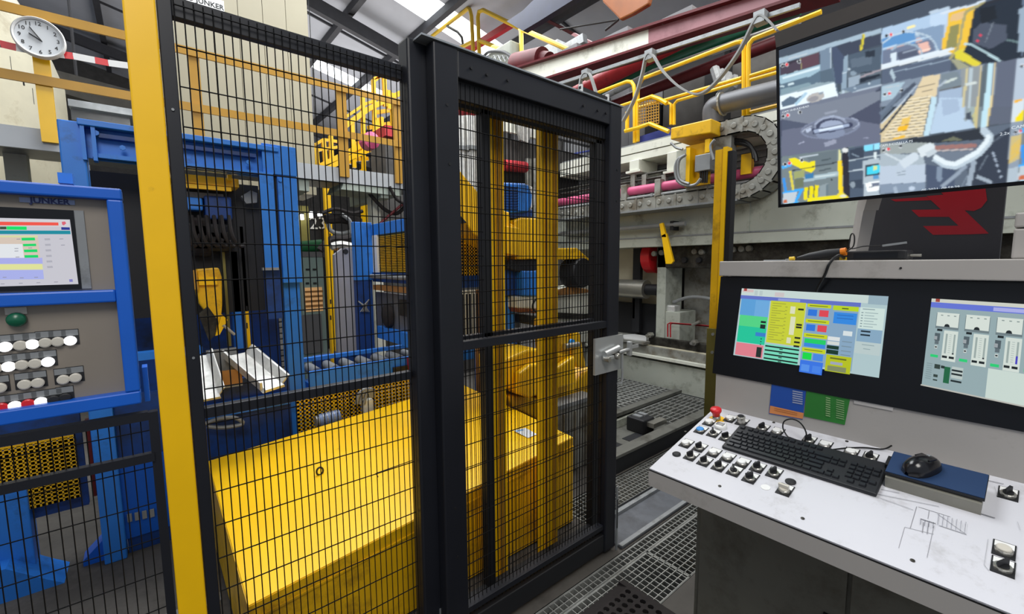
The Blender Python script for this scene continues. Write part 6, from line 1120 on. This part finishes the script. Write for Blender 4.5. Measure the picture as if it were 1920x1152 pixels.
zpk = zP(1200, 357); MB().cyl((PX - .02, YA, zpk), (PX - .02, YB, zpk), .052, 16).build('pink_pipe', K['pink'], pz, smooth=True)
for x_ in (1172, 1235): MB().box((PX - .09, yP(x_, 350), zb_t + .02), (PX + .05, yP(x_ + 11, 350), zpk + .08)).build('pipe_support', K['castgrey'], pz, bevel=.006)
# lower structure
pb('dark_recess', 'walld', .7, zb_b, PX + .7, .1)
pb('base_wall', 'press', .0, zP(1165, 665) - .0, PX - .02, .3); zs0, zs1 = zP(1165, 660), zP(1165, 642)
pb('base_ledge', 'presswhite', zs0, zs0 + .03, PX - .06, .4); pb('base_ledge', 'creamw', zs1 - .02, zs1 + .01, PX + .05, .3); pb('base_ledge', 'castgrey', zs0 + .03, zs1, PX + .0, .4)
pb('machine_table', 'castgrey', zs1, zs1 + .05, PX + .15, .8)
jy0, jy1 = yP(1220, 560), yP(1237, 560)
MB().box((PX + .12, jy0, zs1 + .05), (PX + .5, jy1, zb_b)).build('jamb', K['press'], pz, bevel=.01)
MB().box((PX + .12, jy0 + .01, zP(1225, 503, PX + .12)), (PX + .2, -1.0, zb_b)).build('bolted_beam', K['darksteel'], pz, bevel=.01)
for x_, y_ in ((1228, 476), (1242, 474), (1304, 472), (1317, 473), (1376, 468), (1392, 467), (1406, 466), (1285, 488), (1312, 488)): q = P(x_, y_, 'X', PX + .12); MB().lathe([(.0, -.035), (.03, -.035), (.034, -.025), (.034, .0)], q, 10, 'X').build('bolt', K['castgrey'] if y_ < 480 else K['blackm'], pz, smooth=True)
MB().box((PX + .55, jy1, zs1 + .05), (PX + .6, -1, zb_b - .2)).build('inner_plate', K['castgrey'], pz)
MB().box((PX + .13, jy1, zs1 + .05), (PX + .5, yP(1275, 590, PX + .13), zP(1260, 585, PX + .13))).build('die_block', K['press'], pz, bevel=.008)
q = P(1258, 577, 'X', PX + .2); MB().box((PX + .16, q.y + .09, q.z - .08), (PX + .3, q.y - .07, q.z + .03)).build('clamp', K['castwhite'], pz, bevel=.015); MB().beam(q + V((0, .09, .02)), q + V((0, .12, .17)), .03, .04).build('lever', K['steel'], pz)
MB().tube(smoothline([q + V((.05, 0, .06)), q + V((.05, -.25, .14)), q + V((.05, -.6, .1)), q + V((.05, -.9, .0))], 5), .02, 8).build('hose', K['greycable'], pz, smooth=True)
bp0 = P(1216, 634, 'X', PX + .08); bp1 = P(1335, 662, 'X', PX + .08)
MB().box((PX + .08, bp0.y, zs1 + .01), (PX + .13, -.8, zP(1225, 632, PX + .08))).build('base_plate', K['darksteel'], pz, bevel=.006)
for x_, y_ in ((1222, 628), (1305, 642)): q = P(x_, y_, 'X', PX + .07); MB().cyl(q, q + V((-.06, 0, 0)), .035, 6).build('bolt', K['steel'], pz); MB().cyl(q + V((-.06, 0, 0)), q + V((-.11, 0, 0)), .018, 10).build('stud', K['steel'], pz)
for dy in (0, .035): MB().tube([P(1252, 632, 'X', PX + .06) - V((0, dy, 0)), P(1252, 608, 'X', PX + .06) - V((0, dy, 0)), P(1256, 606, 'X', PX + .06) - V((0, dy, 0)), P(1330, 612, 'X', PX + .06)], .009, 6).build('copper_pipe', K['redpaint'], pz, smooth=True)
MB().tube([P(1298, 610, 'X', PX + .04), P(1312, 603, 'X', PX + .04)], .016, 8).build('fitting', K['steel'], pz)
zc0 = P(1190, 542, 'X', PX + .25); MB().cyl((PX + .25, YA, zc0.z), (PX + .25, yP(1213, 545, PX + .25), zc0.z), .12, 24).build('ram', K['steel'], pz, smooth=True)
MB().cyl((PX + .25, yP(1213, 545, PX + .25), zc0.z), (PX + .25, jy0, zc0.z), .07, 18).build('ram_neck', K['blackm'], pz, smooth=True)
q = P(1213, 483, 'X', PX + .3); MB().lathe([(.0, -.18), (.2, -.12), (.2, .0)], (PX + .35, q.y, q.z), 24, 'Y').build('red_cover', K['red'], pz, smooth=True)
MB().box((PX + .3, yP(1190, 520, PX + .3) + .03, zs1 + .1), (PX + .36, yP(1200, 520, PX + .3), zb_b)).build('chain_guard', K['blackm'], pz); MB().box((PX + .5, YA, .9), (PX + .55, jy0, zb_b)).build('cream_sheet', K['creamw'], pz)
MB().box((PX + .4, YA, zs1 + .05), (PX + .45, jy0 + .02, 1.0)).build('dark_sheet', K['blackm'], pz)
MB().by(1185, 560, 1190, 596, 3.0, .03).build('yellow_rod', K['yellow'], pz) if 0 else MB().box((PX + .3, yP(1186, 580, PX + .3), zP(1186, 597, PX + .3)), (PX + .32, yP(1190, 580, PX + .3), zP(1186, 560, PX + .3))).build('yellow_rod', K['yellow'], pz)
MB().box((PX - .05, yP(1166, 633), zs1 + .02), (PX + .1, yP(1212, 633), zs1 + .05)).build('side_shelf', K['castgrey'], pz)
MB().prism([P(x, y, 'Z', zs1 + .052) for x, y in ((1166, 630), (1190, 628), (1212, 632), (1212, 640), (1170, 636))], (0, 0, .012)).build('white_cloth', K['white'], pz)
# hanging bar and yellow lever
hbz = zP(1230, 424, PX - .12)
MB().cyl((PX - .12, YA, hbz), (PX - .12, yP(1285, 424, PX - .12), hbz), .025, 12).build('hang_bar', K['greycable'], pz, smooth=True); MB().box((PX - .14, yP(1258, 424, PX - .12), hbz - .06), (PX, yP(1264, 424, PX - .12), hbz + .04)).build('bar_clip', K['blackm'], pz)
lv = thing('lever_bar', 'yellow flat lever hanging from the bar on the press', 'lever', P(1262, 495, 'X', PX - .17))
MB().prism([P(x, y, 'X', PX - .16) for x, y in ((1239, 420), (1245, 418), (1252, 445), (1243, 445))], (-.03, 0, 0)).build('hook_end', K['yellow'], lv)
MB().prism([P(x, y, 'X', PX - .16) for x, y in ((1243, 442), (1252, 438), (1265, 490), (1261, 495), (1251, 495))], (-.03, 0, 0)).build('blade', K['yellow'], lv)
# ---------------------------------------------------------------- cable chain
ch = thing('cable_chain', 'grey plastic cable drag chain curving over on the press', 'cable chain', P(1385, 360, 'X', 4.35))
CX = 4.3; cw = .26
c0 = P(1386, 297, 'X', CX); r0 = c0.z - P(1386, 360, 'X', CX).z
path = [V((CX, 4.3 - i * .12, c0.z - r0)) for i in range(200) if 4.3 - i * .12 > c0.y]
na = 11
path += [c0 + V((0, -math.sin(math.pi * i / na) * r0, -math.cos(math.pi * i / na) * r0)) for i in range(na + 1)]
path += [c0 + V((0, .12 * (i + 1), r0)) for i in range(2)]
lnk = {}
for i in range(len(path) - 1):
    p, q = path[i], path[i + 1]; t = (q - p).normalized(); n_ = V((1, 0, 0)).cross(t); L_ = (q - p).length; h = .07
    mid = (p + q) / 2
    if i > 40 and mid.y > yP(1160, 360, CX) and 0: continue
    if mid.y > 4.3: continue
    if i % 2: p, q, mid = p + V((.006, 0, 0)), q + V((.006, 0, 0)), mid + V((.006, 0, 0))
    m = MB(); m.prism([p - t * .02 - n_ * h, q + t * .02 - n_ * h, q + t * .02 + n_ * h, p - t * .02 + n_ * h], (.02, 0, 0)); m.prism([V((cw - .02, 0, 0)) + v_ for v_ in (p - n_ * h, q - n_ * h, q + n_ * h, p + n_ * h)], (.02, 0, 0))
    m.prism([p - n_ * h, q - n_ * h, q - n_ * (h - .008), p - n_ * (h - .008)], (cw, 0, 0)).prism([p + n_ * (h - .008), q + n_ * (h - .008), q + n_ * h, p + n_ * h], (cw, 0, 0))
    o = m.build('link', K['castgrey'], ch)
    MB().lathe([(.0, -.012), (.022, -.012), (.028, -.006), (.028, 0)], mid, 12, 'X').build('boss', K['castgrey'], o)
pb('chain_tray', 'greymetal', c0.z - r0 - .08, c0.z - r0 - .06, CX - .01, .3, 4.3, c0.y)
for z_ in (1.72,): MB().box((CX + .28, 4.3, z_), (CX + .31, c0.y, c0.z - r0 - .06)).build('tray_web', K['press'], pz)
# ---------------------------------------------------------------- yellow cable box on a carriage
cbx = thing('cable_terminal', 'yellow cable hood with grey junction box beside the drag chain', 'cable hood', P(1305, 345, 'X', 4.2))
HX = 4.12
a, b = P(1257, 262, 'X', HX), P(1334, 222, 'X', HX)
MB().prism([(HX, a.y + .0, a.z), (HX, a.y, P(1257, 240, 'X', HX).z), (HX, b.y, b.z), (HX, b.y, P(1334, 249, 'X', HX).z)], (.75, 0, 0)).build('hood', K['yellow2'], cbx, bevel=.01)
MB().bx(1286, 275, 1330, 345, HX + .12, .02).build('back_plate', K['yellow2'], cbx); MB().bx(1287, 278, 1292, 345, HX + .02, .12).build('side_plate', K['yellow'], cbx); MB().bx(1322, 262, 1330, 285, HX + .05, .05).build('tab', K['yellow'], cbx)
MB().bx(1268, 283, 1288, 338, HX + .1, .15).build('gland_box', K['press'], cbx, bevel=.006); MB().bx(1303, 292, 1331, 318, HX + .03, .1).build('junction_box', K['greymetal'], cbx, bevel=.006); MB().bx(1337, 250, 1370, 290, HX + .2, .12).build('grey_box', K['castgrey'], cbx, bevel=.006)
for k in range(4): MB().tube([P(1314 + k * 4, 318, 'X', HX + .06), P(1313 + k * 4, 343, 'X', HX + .06)], .01, 6).build('cable', K['cable'], cbx)
for k, pl in enumerate([[(1284, 292), (1272, 298), (1266, 315), (1270, 338), (1286, 348), (1304, 346), (1314, 335)], [(1286, 290), (1274, 300), (1271, 320), (1276, 338), (1292, 345)], [(1258, 268), (1268, 277), (1280, 280)], [(1340, 262), (1332, 275), (1338, 300)]]):
    MB().tube(smoothline([P(x, y, 'X', HX - .02 - .01 * k) for x, y in pl], 6), .015 if k < 2 else .012, 8).build('conduit', K['greymetal'], cbx, smooth=True)
for x_, y0 in ((1372, 262), (1376, 268)): MB().tube(smoothline([P(x_, y0, 'X', CX + .1), P(x_ + 25, y0 + 4, 'X', CX + .1), P(x_ + 38, y0 + 18, 'X', CX + .1), P(x_ + 42, y0 + 35, 'X', CX + .1)], 5), .02, 7).build('conduit', K['cable'], cbx, smooth=True)
MB().bx(1390, 290, 1408, 325, 4.5, .06).build('yellow_bracket', K['yellow'], cbx)
MB().box((HX + .15, a.y - .1, zb_t), (HX + .4, b.y + .1, P(1300, 345, 'X', HX).z)).build('carriage', K['castgrey'], cbx)
# ================================================================ RAILINGS ON THE PRESS
RX = 4.9
ra = thing('press_railing', 'yellow tube railing with loops along the press top walkway', 'railing', P(1300, 255, 'X', RX))
tubes(ra, 'tube', K['yellow'], [[(1060, 197), (1110, 178), (1176, 153), (1184, 154), (1188, 160), (1190, 172), (1190, 268)], [(1196, 266), (1196, 172), (1198, 160), (1206, 147), (1380, 80), (1390, 78), (1394, 84), (1395, 96), (1395, 218)], [(1403, 216), (1403, 92), (1405, 82), (1412, 73), (1450, 58), (1540, 22)]], 'X', RX, .024)
tubes(ra, 'knee_tube', K['yellow'], [[(1197, 202), (1390, 146)], [(1264, 234), (1264, 196), (1270, 189), (1391, 153)], [(1404, 143), (1520, 108)], [(1404, 151), (1520, 118)], [(1404, 211), (1520, 182)], [(1258, 234), (1258, 196), (1252, 193)], [(1160, 200), (1189, 190)]], 'X', RX, .019)
bs = thing('mesh_basket', 'yellow wire mesh gate basket hung in the press railing', 'basket', P(1215, 240, 'X', RX - .09))
m = MB()
for k in range(9): m.cyl(P(1197 + k * 4.8, 190 - k * .8, 'X', RX - .09), P(1197 + k * 4.8, 241 - k * 1.5, 'X', RX - .09), .006, 5)
for k in range(10): m.cyl(P(1197, 190 + k * 5.6, 'X', RX - .09), P(1236, 184 + k * 5.2, 'X', RX - .09), .006, 5)
m.build('wire_mesh', K['ochre'], bs, stuff=True)
tubes(bs, 'frame', K['yellow'], [[(1172, 246), (1196, 240), (1218, 232), (1254, 247)], [(1197, 190), (1222, 181), (1236, 186), (1250, 194)], [(1176, 210), (1176, 245)]], 'X', RX - .09, .025)
tag(MB().prism([P(x, y, 'X', RX + .06) for x, y in ((1196, 281), (1196, 257), (1256, 238), (1256, 265))], (.1, 0, 0)).build('toe_board', K['purple']), 'blue violet toe board at the foot of the press railing', 'board')
pb('walkway_deck', 'greymetal', zu1, zu1 + .03, PX + .1, 1.2)
# pipes above the press
def pipe(name, label, mt, pl, X, r, cat='pipe', n=14): return tag(MB().tube([P(x, y, 'X', X) for x, y in pl], r, n).build(name, K[mt], smooth=True), label, cat, 'pipes over the press')
pipe('red_pipe', 'thick red pipe running above the press railing', 'redpaint', [(1060, 186), (1215, 106), (1330, 48)], 5.8, .12)
pipe('green_pipe', 'dark green pipe just below the thick red pipe', 'greendk', [(1080, 198), (1225, 122), (1500, 12)], 6.05, .09)
pipe('grey_pipe', 'thin grey pipe below the dark green pipe', 'greymetal', [(1085, 205), (1225, 136), (1500, 40)], 5.62, .045)
pipe('dark_red_pipe', 'dull dark red pipe low behind the railing loops', 'maroon', [(1080, 225), (1195, 178), (1500, 62)], 6.2, .08)
dp = thing('hydraulic_pipe', 'large dark grey elbow pipe above the drag chain', 'pipe', P(1350, 210, 'X', 4.9))
MB().tube(smoothline([P(1520, 155, 'X', 4.7), P(1460, 170, 'X', 4.7), P(1400, 184, 'X', 4.7), P(1352, 196, 'X', 4.7), P(1338, 203, 'X', 4.7), P(1336, 216, 'X', 4.7), P(1338, 235, 'X', 4.7)], 5), .1, 18).build('elbow', mat('pipe_anthracite', '55565a', .45, .2), dp, smooth=True)
MB().cyl(P(1356, 195, 'X', 4.7), P(1353, 196, 'X', 4.7), .12, 18).build('flange', K['castgrey'], dp)
# dark housings behind the railing
hs = thing('press_housing', 'dark grey machine housings behind the yellow press railing', 'machine', P(1300, 240, 'X', 6.3))
for x0, y0, x1, y1, X, mt_ in ((1180, 180, 1240, 275, 6.8, 'wallg'), (1245, 150, 1320, 275, 6.7, 'walld'), (1322, 120, 1350, 270, 6.5, 'blackm'), (1352, 110, 1480, 270, 6.8, 'walld'), (1100, 190, 1178, 275, 6.9, 'wallg'), (1210, 200, 1230, 270, 6.6, 'blackm')):
    MB().bx(x0, y0, x1, y1, X, .6).build('housing', K[mt_], hs)
for k in range(4): MB().tube(smoothline([P(1340 + 12 * k, 130 + 6 * k, 'X', 6.0), P(1350 + 8 * k, 160, 'X', 5.9), P(1362 - 4 * k, 180, 'X', 6.0), P(1350, 200, 'X', 6.0)], 4), .06, 8).build('hose', K['greymetal'], hs, smooth=True)
MB().box((6.5, 3.8, 0), (7.4, -1, 3.2)).build('base', K['walld'], hs)
# ================================================================ OVERHEAD: girder, festoon, crane, centre railing
GXX = 5.2
gd = thing('crane_girder', 'long dull red girder, left part painted as lit, crossing above the press', 'girder', P(1200, 100, 'X', GXX))
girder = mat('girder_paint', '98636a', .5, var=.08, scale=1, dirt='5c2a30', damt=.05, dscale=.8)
up_ = [(960, 136), (985, 126), (1220, 45), (1430, -10), (1640, -70)]; lo_ = [(960, 172), (1040, 147), (1220, 93), (1418, 29), (1640, -45)]
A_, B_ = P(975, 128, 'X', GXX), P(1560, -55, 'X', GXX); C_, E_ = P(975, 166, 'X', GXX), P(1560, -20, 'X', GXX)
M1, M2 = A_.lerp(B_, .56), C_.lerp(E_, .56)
MB().prism([A_, M1, M2, C_], (.25, 0, 0)).build('web', K['presswhite'], gd); MB().prism([M1, B_, E_, M2], (.25, 0, 0)).build('web', girder, gd)  # left web white: the light falling there is put into its colour
MB().beam(A_ + V((.1, 0, 0)), B_ + V((.1, 0, 0)), .36, .03).build('top_flange', K['maroon'], gd); MB().beam(C_ + V((.1, 0, 0)), E_ + V((.1, 0, 0)), .36, .03).build('bottom_flange', K['maroon'], gd)
for k in range(3): q = A_.lerp(B_, .25 + k * .2); MB().box((q.x - .03, q.y - .2, q.z + .01), (q.x + .2, q.y + .2, q.z + .07)).build('rail_clip', K['wallg'], gd)
fe = thing('festoon_cable', 'flat grey festoon cable looping from trolleys below the girder', 'cable', P(1217, 102, 'X', 4.7))
def flat(pl, wd=.055):
    pts_ = smoothline([P(x, y, 'X', 4.7) for x, y in pl], 7); m = MB()
    for i in range(len(pts_) - 1): m.beam(pts_[i], pts_[i + 1], wd, .018, (0, 0, 1) if abs((pts_[i + 1] - pts_[i]).normalized().z) < .95 else (0, 1, 0))
    return m
for pl in ([(1086, 178), (1090, 148), (1097, 137), (1106, 140), (1114, 162), (1119, 180)], [(1168, 228), (1190, 185), (1204, 140), (1210, 112), (1217, 101), (1226, 106), (1242, 132), (1270, 160), (1300, 176), (1322, 172), (1350, 146), (1385, 98), (1412, 45), (1424, 30), (1438, 36), (1458, 58)]):
    flat(pl).build('flat_cable', K['greycable'], fe)
for x, y in ((1097, 138), (1217, 102), (1424, 31)): q = P(x, y, 'X', 4.7); MB().box((q.x - .02, q.y - .05, q.z - .06), (q.x + .08, q.y + .05, q.z + .05)).build('trolley', K['greymetal'], fe)
MB().beam(P(1040, 160, 'X', 4.78), P(1500, 10, 'X', 4.78), .03, .04).build('track', K['greymetal'], fe)
cr_ = thing('overhead_crane', 'orange and dark blue overhead crane trolley under the roof', 'crane', P(1160, 20, 'X', 5.6))
MB().prism([P(x, y, 'X', 5.3) for x, y in ((1122, -20), (1130, 4), (1150, 24), (1162, 37), (1185, 26), (1215, 8), (1222, -20))], (.08, 0, 0)).build('hook_housing', K['orange'], cr_, bevel=.02)
MB().prism([P(x, y, 'X', 5.4) for x, y in ((950, 40), (980, 20), (1010, -10), (1090, -10), (1010, 40), (980, 58))], (.12, 0, 0)).build('bridge_beam', mat('crane_navy', '23283c', .5), cr_)
MB().cyl(P(1160, 37, 'X', 5.35), P(1135, 57, 'X', 5.35), .015, 6).build('rope', K['cable'], cr_); MB().cyl(P(1160, 37, 'X', 5.35), P(1050, 55, 'X', 5.35), .012, 6).build('rope', K['cable'], cr_)
rbm = thing('roof_bracing', 'red steel brace and white eaves beam under the roof', 'bracing', P(950, 60, 'X', 8.5))
MB().beam(P(860, 106, 'X', 6.7), P(1040, -6, 'X', 6.7), .12, .14).build('red_brace', K['redpaint'], rbm); MB().beam(P(1004, 14, 'X', 6.75), P(1004, -30, 'X', 6.75), .08, .08).build('red_brace', K['redpaint'], rbm)
MB().beam(P(968, 8, 'X', 7.9), P(1118, 86, 'X', 7.0), .06, .06).build('brown_strut', K['maroon'], rbm)
MB().beam(P(1050, 102, 'X', 9.8), P(1235, 10, 'X', 9.8), .2, .42).build('eaves_beam', K['presswhite'], rbm); MB().beam(P(1225, 25, 'X', 9.9), P(1420, -60, 'X', 9.9), .2, .5).build('eaves_beam', K['wallg'], rbm)
MB().prism([P(x, y, 'X', 6.4) for x, y in ((1048, 88), (1092, 62), (1094, 78), (1056, 100), (1054, 108), (1047, 108))], (.12, 0, 0)).build('angle_bracket', K['greymetal'], rbm)
MB().beam(P(955, 90, 'X', 9), P(965, 50, 'X', 9), .2, .2).build('red_brace', K['redpaint'], rbm)
rc = thing('platform_railing', 'slender yellow tube railing on the high platform above the gate', 'railing', P(950, 105, 'X', 6.2))
tubes(rc, 'tube', K['yellowpale'], [[(796, 78), (870, 22), (877, 16), (881, 18), (884, 30), (888, 110)], [(899, 110), (896, 32), (898, 22), (906, 19), (975, 53), (1050, 86), (1075, 98)], [(977, 54), (978, 98), (974, 104), (940, 92), (898, 76)], [(850, 96), (886, 78)]], 'X', 6.2, .045)
tubes(rc, 'thin_tube', K['darksteel'], [[(815, 28), (840, 50), (858, 60), (866, 70), (868, 84)]], 'X', 6.2, .03)
hm = thing('hoist_motor', 'dark maroon hoist drum and grey motor on the high platform', 'hoist', P(1000, 125, 'X', 6.0))
MB().cyl(P(968, 122, 'X', 6.0), P(1018, 112, 'X', 6.0), .22, 22).build('drum', K['maroon'], hm, smooth=True); MB().cyl(P(1018, 112, 'X', 6.0), P(1030, 114, 'X', 6.0), .15, 18).build('drum_end', K['maroon'], hm, smooth=True)
MB().bx(915, 100, 958, 126, 5.95, .3).build('motor', mat('motor_olive', '6a6c60', .5), hm, bevel=.03); MB().bx(955, 122, 975, 132, 5.9, .2).build('white_foot', K['white'], hm)
MB().tube(smoothline([P(903, 112, 'X', 5.9), P(915, 98, 'X', 5.9), P(935, 96, 'X', 5.9), P(950, 100, 'X', 5.9), P(966, 112, 'X', 5.9)], 5), .03, 8).build('cable', K['cable'], hm, smooth=True)
for k in range(4): MB().tube([P(922 + k * 8, 110, 'X', 5.9), P(926 + k * 8, 104, 'X', 5.9), P(932 + k * 8, 116, 'X', 5.9)], .012, 6).build('loose_wire', K['greycable'], hm)
MB().prism([P(x, y, 'X', 6.1) for x, y in ((880, 130), (1060, 110), (1100, 108), (1100, 140), (880, 160))], (1.5, 0, 0)).build('deck', K['walld'], hm)
MB().bx(1018, 88, 1045, 112, 6.5, .4).build('control_box', K['greymetal'], hm)
# ================================================================ TROUGH AND RAILS IN FRONT OF THE PRESS
tg = thing('scrap_trough', 'black steel trough with grey edge rails leading to the press', 'trough', (3.2, 2.2, 0))
def zt(px, py, z): return P(px, py, 'Z', z)
MB().box((2.5, 1.875, 0), (4.4, 1.91, .12)).build('side_wall', K['blackm'], tg); MB().box((2.5, 1.865, .12), (4.4, 1.965, .145)).build('edge_rail', K['railgrey'], tg, bevel=.004)
MB().box((2.75, 2.42, 0), (4.4, 2.45, .12)).build('side_wall', K['darksteel'], tg); MB().box((2.75, 2.40, .12), (4.4, 2.48, .155)).build('edge_rail', K['railgrey'], tg, bevel=.004)
MB().box((2.6, 1.92, .0), (4.4, 2.42, .03)).build('bed', K['railgrey'], tg); MB().box((2.75, 2.38, .03), (3.6, 2.41, .1)).build('inner_rail', K['press'], tg)
for x in (2.75, 3.05): MB().box((x, 2.03, .03), (x + .2, 2.2, .034)).build('pocket', K['blackm'], tg)
MB().box((3.25, 2.12, .03), (3.42, 2.30, .16)).build('stop_block', K['blackm'], tg, bevel=.01); MB().box((3.3, 2.05, .1), (3.5, 2.12, .14)).build('stop_pad', K['steel'], tg)
for x in (3.28, 3.36): MB().box((x, 2.18, .16), (x + .05, 2.26, .175)).build('insert', K['greymetal'], tg)
grating('dark floor grating lying in the trough close to the press', 3.5, 4.35, 1.98, 2.39, .13, .05, .12, .008, .025)
grating('grey anti-slip grating on the far side of the trough', 3.0, 4.4, 2.52, 3.3, .07, .07, .13, .018, .02)
tag(MB().box((2.95, 2.51, 0), (4.45, 3.35, .10)).build('floor_step', K['blackm']), 'low dark step carrying the anti-slip grating by the press', 'step')
tag(MB().box((4.45, -1, 0), (4.57, 3.4, .06)).build('kerb', K['blackm']), 'dark kerb running along the foot of the press wall', 'kerb')
